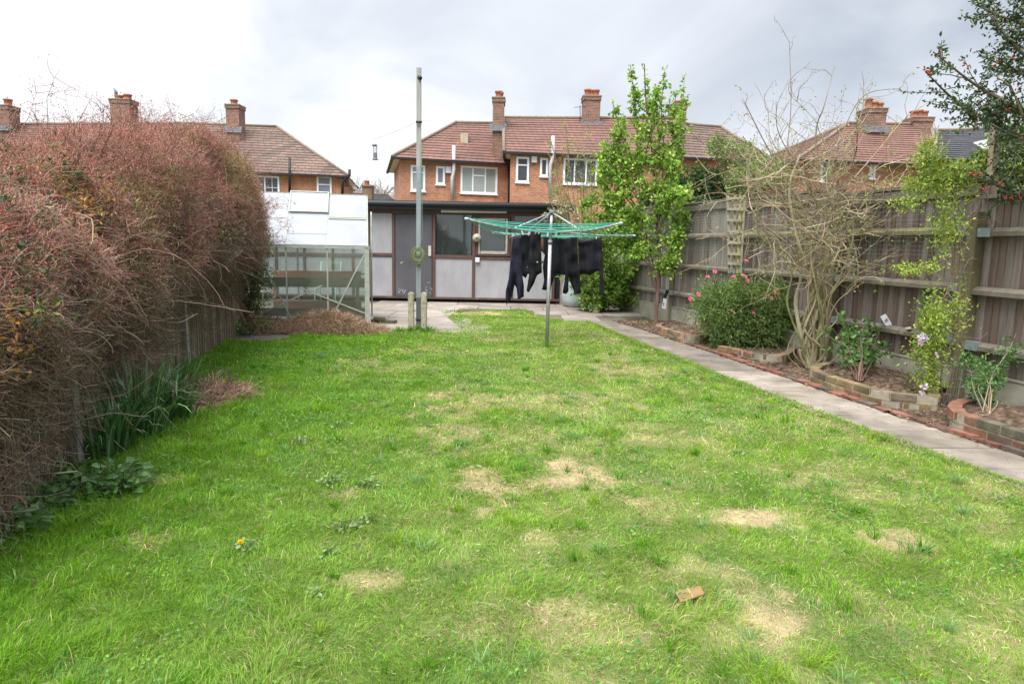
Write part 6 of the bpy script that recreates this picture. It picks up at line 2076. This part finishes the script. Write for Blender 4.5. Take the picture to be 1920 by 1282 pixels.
for c4 in tipsT:
    dy0 = U(-.55, .55)
    pts = [at(x, y, tb.y + dy0 * k / 3) for k, (x, y) in enumerate(c4)]
    shoots.append(spline(pts, 20)[0])
shoots = np.array(shoots)
tv.tubes(shoots, np.linspace(.013, .004, 20)[None], vcol((.19, .13, .10), len(shoots)), S=6)
upper = np.concatenate([spline([t_[i] for i in range(len(t_))][3:], 20) for t_ in trunk])
allS = np.concatenate([shoots, upper])
Ps, Ts, own, f_ = along(allS, 30, .12, .93)
T1 = grow(Ps, Ts * .7 + rdir(len(Ps)) * .9 + np.array([0, 0, .25]), U(.1, .46, len(Ps)) * (1.25 - 1.08 * f_), 5, .2)
tv.tubes(T1, np.linspace(.005, .002, 5)[None], vcol((.22, .2, .1), len(Ps)), S=4)
tv.build('trunk', M_bark, tree)
lv = VG()
gc = [(.27, .42, .06), (.19, .33, .045), (.36, .50, .11), (.11, .21, .035)]
Pl, Tl, own, _ = along(T1, 10, .2, 1.0); n = len(Pl)
lv.broad(Pl + rng.normal(size=(n, 3)) * .03, Tl * .5 + rdir(n) * .8 + np.array([0, 0, -.15]), U(.035, .10, n), U(.036, .062, n), pickcol(gc, [4, 4, 2, 2], n, .15))
Pl, Tl, own, _ = along(allS, 58, .25, 1.0); n = len(Pl)
lv.broad(Pl + rng.normal(size=(n, 3)) * .03, Tl * .3 + rdir(n) * .9 + np.array([0, 0, .1]), U(.05, .09, n), U(.034, .056, n), pickcol(gc, [4, 3, 3, 1], n, .15))
lv.build('crown', M_leaf, tree)

# ---- bush round the stump at the paving corner
sb = gnd(1125, 582)
tips = [at(U(1060, 1200), U(425, 560), U(14.7, 15.7)) for _ in range(46)] + [at(U(1085, 1140), U(520, 575), U(14.9, 15.3)) for _ in range(8)]
cb_, _, T1 = twig_bush('corner_bush', 'leafy yellow green bush growing over the cut stump by the paving', 'bush', (sb.x + .05, sb.y + .1, 0), tips, .010, 10, 12, .28,
                       (13, .07, .042, [(.17, .30, .04), (.20, .34, .05), (.08, .16, .03)], [4, 3, 3], .03), bark=(.2, .15, .11), broad=True)
m_ = MB(); m_.tube([gnd(1117, 587), at(1126, 565, sb.y), at(1135, 552, sb.y)], [.075, .062, .055], 10, (.30, .24, .19)); m_.tube([at(1133, 556, sb.y), at(1140, 548, sb.y), at(1147, 547, sb.y)], [.03, .025, .02], 7, (.30, .24, .19))
o = m_.build('tree_stump', M_bark); tag(o, 'leaning cut grey stump at the corner of the paving', 'stump')
flp = np.array([tuple(at(x, y, 15.0)) for x, y in ((1135, 477), (1133, 482), (1139, 497), (1128, 470))]); flowers('flowers', flp, .03, (.7, .62, .52), cb_, 5)
# the tall thin flowering shrub against the houses
tips = [at(U(1030, 1128), U(232, 400), U(15.6, 16.3)) for _ in range(34)]
fs_, SS, T1 = twig_bush('tall_twiggy_shrub', 'tall thin shrub with upright twigs and pale young leaves before the shed', 'shrub', (1.75, 16.0, 0), tips, .011, 14, 10, .30,
                        (14, .042, .02, [(.30, .38, .10), (.22, .28, .07), (.38, .40, .17)], [4, 3, 2], .015), bark=(.22, .17, .12), tw_col=(.26, .22, .12), up=.7)
tips = [at(U(985, 1075), U(365, 425), U(15.2, 16.0)) for _ in range(12)]
Pz = [spline([(1.7, 15.9, .9), at(1075, 400, 15.8), t_], 12)[0] for t_ in tips]
v = VG(); v.tubes(np.array(Pz), np.linspace(.006, .002, 12)[None], (.3, .25, .17)); Ps, Ts, _, _ = along(np.array(Pz), 8, .3, 1); P2_ = grow(Ps, Ts + rdir(len(Ps)), U(.05, .2, len(Ps)), 4, .25); v.tubes(P2_, .002, (.3, .25, .17)); v.build('low_twigs', M_twig, fs_)
v = VG(); Pl, Tl, _, _ = along(P2_, 6, .3, 1); v.leaves(Pl, rdir(len(Pl)), U(.02, .045, len(Pl)), .02, pickcol([(.34, .36, .16), (.45, .42, .28), (.6, .5, .42)], [4, 2, 1], len(Pl))); v.build('young_leaves', M_leaf, fs_)
flowers('flowers', P2_[rng.choice(len(P2_), 24, replace=False), -1], .028, (.68, .6, .52), fs_, 5)


# ---- leafy masses: crown made of clustered leaves
def mass(name, label, cat, base, blobs, n, L, W, cols, wts, stem=(.2, .15, .1), leafm=None, group=None, trunk_r=.05, broad=True, clump=.12, inner=True):
    """blobs: list of (centre, radii)"""
    r = empty(name, base, label, cat, group)
    v = VG(); cs = []
    lv = VG()
    vol = np.array([b[1][0] * b[1][1] * b[1][2] for b in blobs]) ** .7; vol /= vol.sum()
    for (c_, rad), wgt in zip(blobs, vol):
        c_ = np.array(c_); rad = np.array(rad)
        nc = max(6, int(n * wgt / 14))
        d = rdir(nc); cc_ = c_ + d * rad * (U(.45, 1, nc) ** .6)[:, None]
        m1 = (np.array(base) + cc_) / 2 + rng.normal(size=(nc, 3)) * .06
        P_ = np.stack([np.tile(base, (nc, 1)), m1, cc_], 1)
        kk = rng.choice(nc, min(nc, 70), replace=False)
        v.tubes(P_[kk], np.array([[trunk_r * .35, trunk_r * .2, .003]]), vcol(stem, len(kk)), S=5)
        i = np.repeat(np.arange(nc), 14)
        pos = cc_[i] + rng.normal(size=(len(i), 3)) * clump * .5
        shade = U(.75, 1.2, (nc, 1))[i]
        fn = lv.broad if broad else lv.leaves
        fn(pos, d[i] * .6 + rdir(len(i)) + np.array([0, 0, -.1]), L * U(.6, 1.2, len(i)), W * U(.7, 1.2, len(i)), np.clip(pickcol(cols, wts, len(i), .15) * shade, 0, 1))
    v.build('trunk', M_bark, r)
    lv.build('crown', leafm or M_leaf, r)
    return r


def blob(px, py, Y, rx, rz, ry=None):
    c_ = at(px, py, Y); k = Y / FPX
    return (tuple(c_), (rx * k, (ry or rx * k * .8), rz * k))


dg = [(.045, .095, .025), (.03, .07, .02), (.08, .14, .04), (.10, .16, .05)]
gc2 = 0
mass('evergreen_bush', 'dark green bush showing over the far fence beside the young tree', 'bush', (4.9, 15.5, 0), [blob(1290, 375, 15.3, 55, 45), blob(1345, 360, 15.0, 50, 40), blob(1385, 395, 14.6, 45, 40), blob(1240, 380, 15.6, 40, 35), blob(1320, 400, 14.8, 70, 30), blob(1310, 335, 15.2, 30, 24)],
     13000, .08, .045, dg, [4, 4, 2, 1])
mass('light_green_shrub', 'paler green shrub behind the bare tangle above the fence', 'shrub', (5.4, 13.5, 0), [blob(1385, 290, 14.2, 36, 26), blob(1350, 275, 14.4, 26, 16), blob(1440, 320, 13.8, 40, 26), blob(1400, 345, 13.6, 40, 30)],
     3600, .06, .035, [(.16, .26, .06), (.22, .3, .09), (.11, .18, .05)], [4, 3, 2], trunk_r=.04)
mass('hedge_bush', 'yellow green bush filling the gap behind the timber post', 'bush', (6.6, 8.6, 0), [blob(1905, 300, 8.4, 55, 60), blob(1850, 330, 8.6, 40, 30), blob(1790, 340, 8.6, 50, 28), blob(1960, 340, 8.4, 50, 60)],
     6000, .07, .04, [(.20, .28, .05), (.13, .2, .04), (.28, .34, .09)], [4, 3, 2], trunk_r=.05)

# ---- pink flowered bush
pb0 = gnd(1400, 652)
bl_ = [blob(1365, 590, 10.2, 54, 52), blob(1430, 592, 10.1, 52, 50), blob(1400, 560, 10.2, 45, 36), blob(1340, 570, 10.3, 36, 32), blob(1455, 580, 10.1, 32, 40), blob(1370, 620, 10.0, 34, 26), blob(1415, 620, 10.0, 44, 26)]
pbush = mass('pink_flowered_bush', 'rounded dense bush with narrow leaves and pink flowers by the fence', 'bush', (pb0.x, pb0.y, 0), bl_, 22000, .05, .015, [(.18, .29, .08), (.12, .205, .055), (.28, .38, .09), (.21, .30, .115)], [5, 4, 1.5, 2], broad=False, clump=.14, trunk_r=.03)
# drooping leafy shoots all over it
v = VG(); S0 = []
for c_, rad in bl_:
    d = rdir(95); d[:, 1] = -np.abs(d[:, 1]); S0.append(np.c_[np.array(c_) + d * np.array(rad) * .9, d])
S0 = np.concatenate(S0); Pt = grow(S0[:, :3], S0[:, 3:] + np.array([0, -.1, .35]), U(.08, .36, len(S0)), 6, .17, (0, 0, -.09))
v.tubes(Pt, .002, vcol((.13, .18, .06), len(S0))); v.build('shoots', M_leaf, pbush)
v = VG(); Pl, Tl, _, _ = along(Pt, 16, .05, 1); n = len(Pl); v.leaves(Pl, Tl + rdir(n) * .7 + [0, 0, -.2], U(.03, .06, n), .012, pickcol([(.14, .22, .065), (.23, .32, .07), (.09, .15, .05)], [4, 2, 3], n)); v.build('shoot_leaves', M_leaf, pbush)
fpx = [(1326, 520), (1340, 510), (1375, 520), (1396, 520), (1401, 527), (1393, 517), (1309, 552), (1295, 560), (1453, 547), (1446, 561), (1399, 490), (1292, 563), (1412, 588)]
flp = [tuple(at(x, y, 9.8)) for x, y in fpx]
flowers('flowers', flp, .040, (.86, .25, .48), pbush, 8, (.6, .2, .3), flat=.5)
v = VG(); v.tubes(np.concatenate([spline([Vector(p) + Vector((0, .01, -.01)), Vector(p) + Vector((.02, .15, -.14)), Vector(p) + Vector((0, .3, -.35))], 6) for p in flp]), .0022, (.12, .18, .06)); v.build('flower_stalks', M_leaf, pbush)

# ---- bare twisted climber
tg = gnd(1530, 692)
wis = empty('bare_climber', (tg.x, tg.y, 0), 'old climber with twisted bare trunks and a wide tangle of pale twigs', 'climber')
v = VG()
stems = []
guides = [((1525, 695), (1532, 660), (1508, 620), (1520, 560), (1552, 470), (1500, 400), (1450, 370)), ((1520, 692), (1505, 640), (1492, 570), (1500, 500), (1440, 440), (1415, 380), (1400, 300)),
          ((1535, 690), (1548, 640), (1555, 590), (1545, 520), (1550, 430), (1545, 360), (1560, 280)), ((1532, 690), (1515, 640), (1530, 580), (1512, 500), (1490, 430), (1480, 350), (1500, 290)),
          ((1540, 690), (1545, 640), (1538, 560), (1560, 500), (1590, 430), (1620, 380), (1650, 330)), ((1522, 690), (1530, 650), (1520, 600), (1530, 520), (1520, 440), (1530, 380), (1500, 330)),
          ((1528, 690), (1520, 660), (1535, 620), (1545, 570), (1575, 520), (1600, 440), (1590, 380)), ((1515, 695), (1500, 660), (1510, 610), (1530, 540), (1490, 470), (1430, 420), (1400, 380)),
          ((1538, 688), (1550, 650), (1540, 600), (1525, 540), (1540, 480), (1580, 400), (1620, 330)), ((1545, 688), (1552, 640), (1548, 580), (1538, 500), (1510, 400), (1470, 340), (1420, 320)),
          ((1526, 690), (1520, 620), (1515, 550), (1530, 470), (1560, 400), (1570, 330), (1600, 250)), ((1530, 690), (1540, 610), (1530, 540), (1520, 470), (1540, 400), (1500, 350), (1440, 330))]
rad0 = [.036, .031, .031, .027, .027, .020, .022, .018, .018, .015, .015, .013]
for gi, (g_, r0) in enumerate(zip(guides, rad0)):
    for rep in range(2 if gi < 2 else 3):
        ph = U(0, 6); off = U(-.13, .13)
        pts = [at(x + rep * U(-18, 18) * (1 if k else .4), y, tg.y - .02 + off * min(1, k / 2) + .07 * math.sin(ph + k)) for k, (x, y) in enumerate(g_)]
        pts[0].z = 0
        s_ = spline(pts, 40)
        rr_ = r0 * (1, .5, .32)[rep]
        v.tubes(s_, np.linspace(rr_, rr_ * .35, 40)[None] * (1 + .12 * np.sin(np.arange(40) * 1.1 + ph)), pickcol([(.36, .30, .20), (.30, .27, .15), (.42, .36, .25), (.26, .27, .11)], [3, 2, 2, 1], 1, .1), S=8)
        stems.append(s_[0])
stems = np.array(stems)
# arching canes
Ps, Ts, own, f_ = along(stems, 4, .5, 1.0)
n = len(Ps)
dirs = rng.normal(size=(n, 3)) * np.array([1.0, .45, .35]) + np.array([-.05, -.15, .3])
canes = grow(Ps, dirs, U(.4, 1.2, n), 14, .16, (0, 0, .015))
v.tubes(canes, np.linspace(.0075, .0028, 14)[None] * U(.6, 1.2, (n, 1)), pickcol([(.42, .35, .22), (.50, .43, .30), (.33, .31, .15), (.28, .21, .14)], [4, 3, 2, 1], n, .15), S=5)
fan = [((1540, 400), (1440, 345), (1370, 300), (1295, 255)), ((1520, 400), (1400, 370), (1340, 362), (1300, 372)), ((1560, 390), (1650, 360), (1720, 340), (1760, 300)), ((1560, 380), (1640, 290), (1700, 220), (1780, 170)),
       ((1500, 380), (1420, 330), (1360, 280), (1330, 240)), ((1550, 350), (1580, 250), (1620, 180), (1690, 165)), ((1600, 400), (1660, 385), (1720, 370), (1750, 350)), ((1480, 350), (1430, 260), (1400, 200), (1392, 185)),
       ((1540, 390), (1500, 320), (1460, 250), (1455, 190)), ((1500, 370), (1400, 372), (1350, 378), (1310, 385)), ((1530, 380), (1530, 250), (1545, 200), (1565, 125)), ((1560, 400), (1640, 420), (1700, 400), (1740, 360)),
       ((1545, 350), (1600, 300), (1610, 230), (1630, 170)), ((1480, 400), (1440, 300), (1380, 260), (1290, 250)), ((1480, 420), (1475, 300), (1483, 200), (1480, 78))]
fc = []
for g_ in fan:
    fc.append(spline([at(x, y, tg.y + (-.35 if k > 1 else 0) * U(-.6, 1) + .1) for k, (x, y) in enumerate(g_)], 22)[0])
fc = np.array(fc)
v.tubes(fc, np.linspace(.010, .003, 22)[None], pickcol([(.36, .30, .2), (.28, .22, .15)], [1, 1], len(fc)), S=5)
allc = np.concatenate([canes[:, ::1][:, :14], np.stack([c_[np.linspace(0, 21, 14).astype(int)] for c_ in fc])])
Ps, Ts, own, f_ = along(allc, 5, .15, 1)
n = len(Ps)
tw = grow(Ps, Ts * .7 + rdir(n) * .8 + np.array([0, 0, .22]), U(.12, .5, n), 8, .2, (0, 0, .01))
v.tubes(tw, np.linspace(.0036, .0016, 8)[None], pickcol([(.44, .37, .25), (.35, .29, .18), (.28, .18, .14), (.52, .47, .35)], [4, 3, 2, 1], n, .18), S=4)
Ps, Ts, own, f_ = along(tw, 2, .3, 1); n = len(Ps)
t3 = grow(Ps, Ts * .6 + rdir(n), U(.04, .18, n), 5, .3)
v.tubes(t3, np.array([[.002, .0018, .0016, .0014, .001]]), pickcol([(.32, .26, .17), (.24, .17, .13)], [1, 1], n), S=3)
v.build('branches', M_bark, wis)
v = VG(); k = rng.choice(len(t3), 520, replace=False); P_ = np.repeat(t3[k, -1], 3, 0) + rng.normal(size=(1560, 3)) * .02
v.leaves(P_, rdir(1560), U(.02, .05, 1560), .018, pickcol([(.24, .32, .07), (.34, .38, .12), (.28, .2, .12)], [4, 2, 2], 1560)); v.build('young_leaves', M_leaf, wis)

# ---- young rose in the mossy bed
rb = gnd(1612, 712, .16)
tips = [at(x, y, 7.9 + U(-.2, .15)) for x, y in ((1560, 615), (1575, 605), (1600, 612), (1640, 615), (1655, 640), (1565, 640), (1590, 630), (1620, 610), (1650, 620), (1640, 650), (1572, 655), (1600, 640), (1630, 635), (1615, 655), (1585, 665))]
rose, SS, T1 = twig_bush('small_rose_bush', 'small open bush with scalloped green leaves in the mossy brick bed', 'bush', (rb.x, rb.y, .15), tips, .007, 10, 6, .16,
                         (7, .055, .045, [(.095, .19, .045), (.06, .13, .04), (.14, .25, .06)], [4, 3, 2], .02), bark=(.14, .08, .06), tw_col=(.12, .17, .06), broad=True)
flowers('flowers', [tuple(at(1614, 623, 7.7)), tuple(at(1609, 626, 7.72))], .03, (.6, .5, .58), rose, 5)
sl = gnd(1628, 712, .18); weed(sl.x, sl.y, 30, .06, .04, [(.14, .2, .05)], 'tiny green weed beside the small rose', z=.1, group='weeds in the beds')

# ---- clematis up the netting
cm = gnd(1765, 752)
clem = empty('flowering_climber', (cm.x, cm.y, 0), 'yellow green climber with lilac star flowers on the fence post', 'climber')
v = VG()
gs = [((1768, 755), (1765, 700), (1790, 620), (1795, 540), (1800, 480), (1805, 410), (1770, 330)), ((1772, 750), (1785, 700), (1800, 640), (1812, 560), (1800, 470), (1790, 400), (1800, 300)), ((1760, 750), (1750, 690), (1745, 620), (1770, 560), (1790, 500), (1775, 430), (1750, 350)),
      ((1775, 750), (1795, 650), (1800, 560), (1790, 480), (1815, 400), (1845, 360), (1860, 420)), ((1790, 480), (1760, 490), (1735, 500), (1700, 510)), ((1800, 450), (1840, 380), (1800, 350), (1720, 330))]
cs_ = np.array([spline([at(x, y, 6.45 + (.2 if y > 400 else -.1) * .3 - .02 * k) for k, (x, y) in enumerate(g_)], 30)[0] for g_ in gs])
v.tubes(cs_, np.linspace(.009, .004, 30)[None], vcol((.24, .16, .12), len(cs_)), S=6)
Ps, Ts, own, f_ = along(cs_, 22, .1, 1); tw = grow(Ps, Ts * .4 + rdir(len(Ps)) + [0, -.1, 0], U(.08, .3, len(Ps)), 8, .3, (0, 0, -.02)); v.tubes(tw, .002, vcol((.28, .2, .14), len(tw)), S=3)
v.build('stems', M_bark, clem)
lv = VG(); yg = [(.27, .36, .05), (.19, .28, .045), (.36, .44, .09)]
for (px, py, rx, rz, n) in ((1750, 590, 28, 45, 900), (1745, 650, 34, 48, 1300), (1740, 710, 25, 30, 450), (1775, 420, 32, 60, 800), (1765, 340, 50, 32, 1100), (1720, 345, 34, 20, 350), (1700, 505, 26, 12, 130), (1735, 500, 30, 12, 130), (1805, 330, 35, 26, 500), (1795, 575, 18, 60, 260), (1740, 300, 26, 26, 500), (1700, 380, 30, 14, 160), (1740, 270, 14, 14, 120)):
    c_ = at(px, py, 6.35); k_ = 6.35 / FPX
    P_ = np.array(c_) + rng.normal(size=(n, 3)) * np.array([rx * k_ * .5, .07, rz * k_ * .5])
    lv.leaves(P_, rdir(n) + [0, -.3, -.2], U(.025, .05, n), U(.011, .02, n), pickcol(yg, [4, 3, 2], n, .18))
lv.build('leaves', M_leaf, clem)
flowers('flowers', [tuple(at(x, y, 6.2)) for x, y in ((1722, 634), (1731, 630), (1727, 643), (1735, 636), (1755, 666), (1734, 724), (1729, 727), (1728, 737))], .036, (.60, .50, .66), clem, 6)

# ---- plant in the nearest bed
q0 = gnd(1850, 775, .16)
tips = [at(x, y, 6.2 + U(-.25, .2)) for x, y in ((1795, 672), (1812, 660), (1830, 668), (1850, 655), (1865, 690), (1885, 655), (1905, 625), (1912, 612), (1880, 700), (1845, 700), (1820, 730), (1858, 720), (1840, 740), (1870, 675), (1835, 690), (1825, 655), (1895, 660))]
tips = tips[::2]
twig_bush('leafy_stemmed_plant', 'straggly green plant with bare woody stems in the nearest bed', 'plant', (q0.x, q0.y, .16), tips, .005, 10, 12, .13,
          (12, .042, .02, [(.08, .17, .05), (.12, .24, .06), (.055, .12, .04)], [4, 3, 2], .018), bark=(.30, .24, .16), tw_col=(.13, .2, .06))
# greenery at the post foot
q1 = gnd(1795, 735); weed(q1.x, q1.y, 46, .09, .035, [(.06, .12, .04), (.09, .16, .05)], 'low dark greenery at the foot of the fence post', z=.4, group='weeds in the beds')

# ================================================================ HOLLY
HYd = 6.0
hb = Vector((5.45, 6.5, 0))
holly = empty('holly_tree', hb, 'dark glossy holly with red berries reaching in at the upper corner', 'tree')
v = VG()
v.tubes(spline([hb, hb + Vector((.02, 0, 1.2)), hb + Vector((-.05, -.1, 2.4)), hb + Vector((.0, -.1, 3.6)), hb + Vector((-.1, -.1, 4.6))], 24), np.linspace(.09, .04, 24)[None], vcol((.22, .2, .16), 1), S=9)
brn = [((2050, 300), (1900, 200), (1830, 160), (1750, 98)), ((2050, 330), (1900, 250), (1800, 195), (1735, 135)), ((2050, 200), (1930, 110), (1880, 60), (1835, -5)), ((2050, 250), (1960, 150), (1900, 130), (1850, 110)),
       ((2050, 350), (1950, 280), (1870, 240), (1790, 190)), ((2050, 100), (1960, 60), (1900, 40), (1830, 10)), ((2050, 380), (1960, 370), (1880, 350), (1830, 335)), ((2050, 420), (1980, 390), (1930, 365), (1890, 360)),
       ((2050, 220), (1960, 220), (1880, 210), (1820, 225)), ((2050, 180), (1980, 100), (1930, 20), (1900, -60)), ((2050, 300), (1980, 260), (1930, 240), (1895, 160)), ((2050, 150), (1990, 60), (1960, 0), (1940, -80)), ((2050, 330), (1990, 300), (1930, 290), (1880, 280))]
bs = np.array([spline([at(x, y, 6.5 - .12 * k + U(-.2, .2)) for k, (x, y) in enumerate(g_)], 24)[0] for g_ in brn])
v.tubes(bs, np.linspace(.024, .005, 24)[None], vcol((.18, .17, .12), len(bs)), S=7)
Ps, Ts, own, f_ = along(bs, 20, .15, 1); tw = grow(Ps, Ts * .8 + rdir(len(Ps)) * .8 + [0, 0, .05], U(.12, .4, len(Ps)), 7, .18); v.tubes(tw, np.linspace(.005, .0025, 7)[None], vcol((.16, .15, .08), len(tw)), S=4)
v.build('trunk', M_bark, holly)
lv = VG()
Pl, Tl, _, _ = along(np.concatenate([tw, bs[:, np.linspace(6, 23, 7).astype(int)]]), 19, .1, 1); n = len(Pl)
lv.broad(Pl + rng.normal(size=(n, 3)) * .015, Tl * .4 + rdir(n), U(.025, .05, n), U(.014, .026, n), pickcol([(.045, .09, .032), (.03, .06, .025), (.085, .14, .05), (.15, .21, .07)], [5, 4, 2, 1], n), fold=.3)
# deeper mass at the picture edge
for (px, py, rx, rz, m) in ((1925, 100, 40, 70, 420), (1905, 200, 45, 40, 350), (1935, 30, 45, 40, 350), (1920, 260, 30, 40, 200)):
    c_ = at(px, py, 6.5); k_ = 6.5 / FPX
    P_ = np.array(c_) + rng.normal(size=(m, 3)) * np.array([rx * k_ * .5, .2, rz * k_ * .5])
    lv.broad(P_, rdir(m), U(.025, .05, m), U(.014, .026, m), pickcol([(.03, .06, .02), (.02, .045, .018), (.07, .10, .035)], [4, 4, 1], m), fold=.3)
lv.build('crown', M_glossleaf, holly)
M_berry = pm('red_berry', (.50, .02, .025), (.4, .012, .02), 6, .25, 0)
for (x, y) in ((1738, 132), (1745, 140), (1764, 100), (1812, 128), (1808, 120), (1740, 137), (1870, 118), (1862, 125), (1900, 108), (1846, 200), (1832, 222), (1905, 170), (1820, 325), (1824, 328), (1838, 325), (1845, 355), (1852, 354), (1875, 342), (1880, 348), (1913, 262), (1917, 268), (1898, 372), (1912, 368), (1890, 205), (1885, 372)):
    c_ = at(x, y, 6.05); bm_ = MB()
    for k in range(4):
        q_ = c_ + Vector((U(-.016, .016), U(-.012, .012), U(-.016, .016)))
        bm_.lathe([(.0005, -.006), (.005, -.004), (.0065, 0), (.005, .004), (.0005, .006)], q_, 6)
    bm_.build('berry_cluster', M_berry, holly)

# distant bare trees
for i, (px, py, Yd, hh) in enumerate(((716, 352, 75, 1), (662, 358, 80, .8))):
    c_ = at(px, 380, Yd); tz = at(px, py - 18, Yd).z
    t_ = empty('bare_tree', (c_.x, Yd, 0), ['distant bare tree between the brown chimney and the middle house', 'distant faint bare tree just right of the left house'][i], 'tree', 'distant bare trees')
    v = VG(); v.tubes(np.array([[[c_.x, Yd, 0], [c_.x, Yd, tz * .5], [c_.x + .1, Yd, tz * .8]]]), np.array([[.35, .25, .12]]), vcol((.3, .27, .25), 1), S=7)
    P0 = np.tile([c_.x, Yd, 0], (46, 1)) + np.c_[np.zeros(46), np.zeros(46), U(.45, .8, 46) * tz]
    B1 = grow(P0, rng.normal(size=(46, 3)) * .6 + [0, 0, .8], U(.25, .5, 46) * tz * .6, 8, .15); v.tubes(B1, np.linspace(.08, .03, 8)[None], (.33, .30, .28), S=4)
    Ps, Ts, _, _ = along(B1, 10, .2, 1); B2 = grow(Ps, Ts + rdir(len(Ps)) * .7, U(.5, 1.6, len(Ps)), 5, .2); v.tubes(B2, .022, (.36, .33, .30))
    v.build('trunk', M_bark, t_)
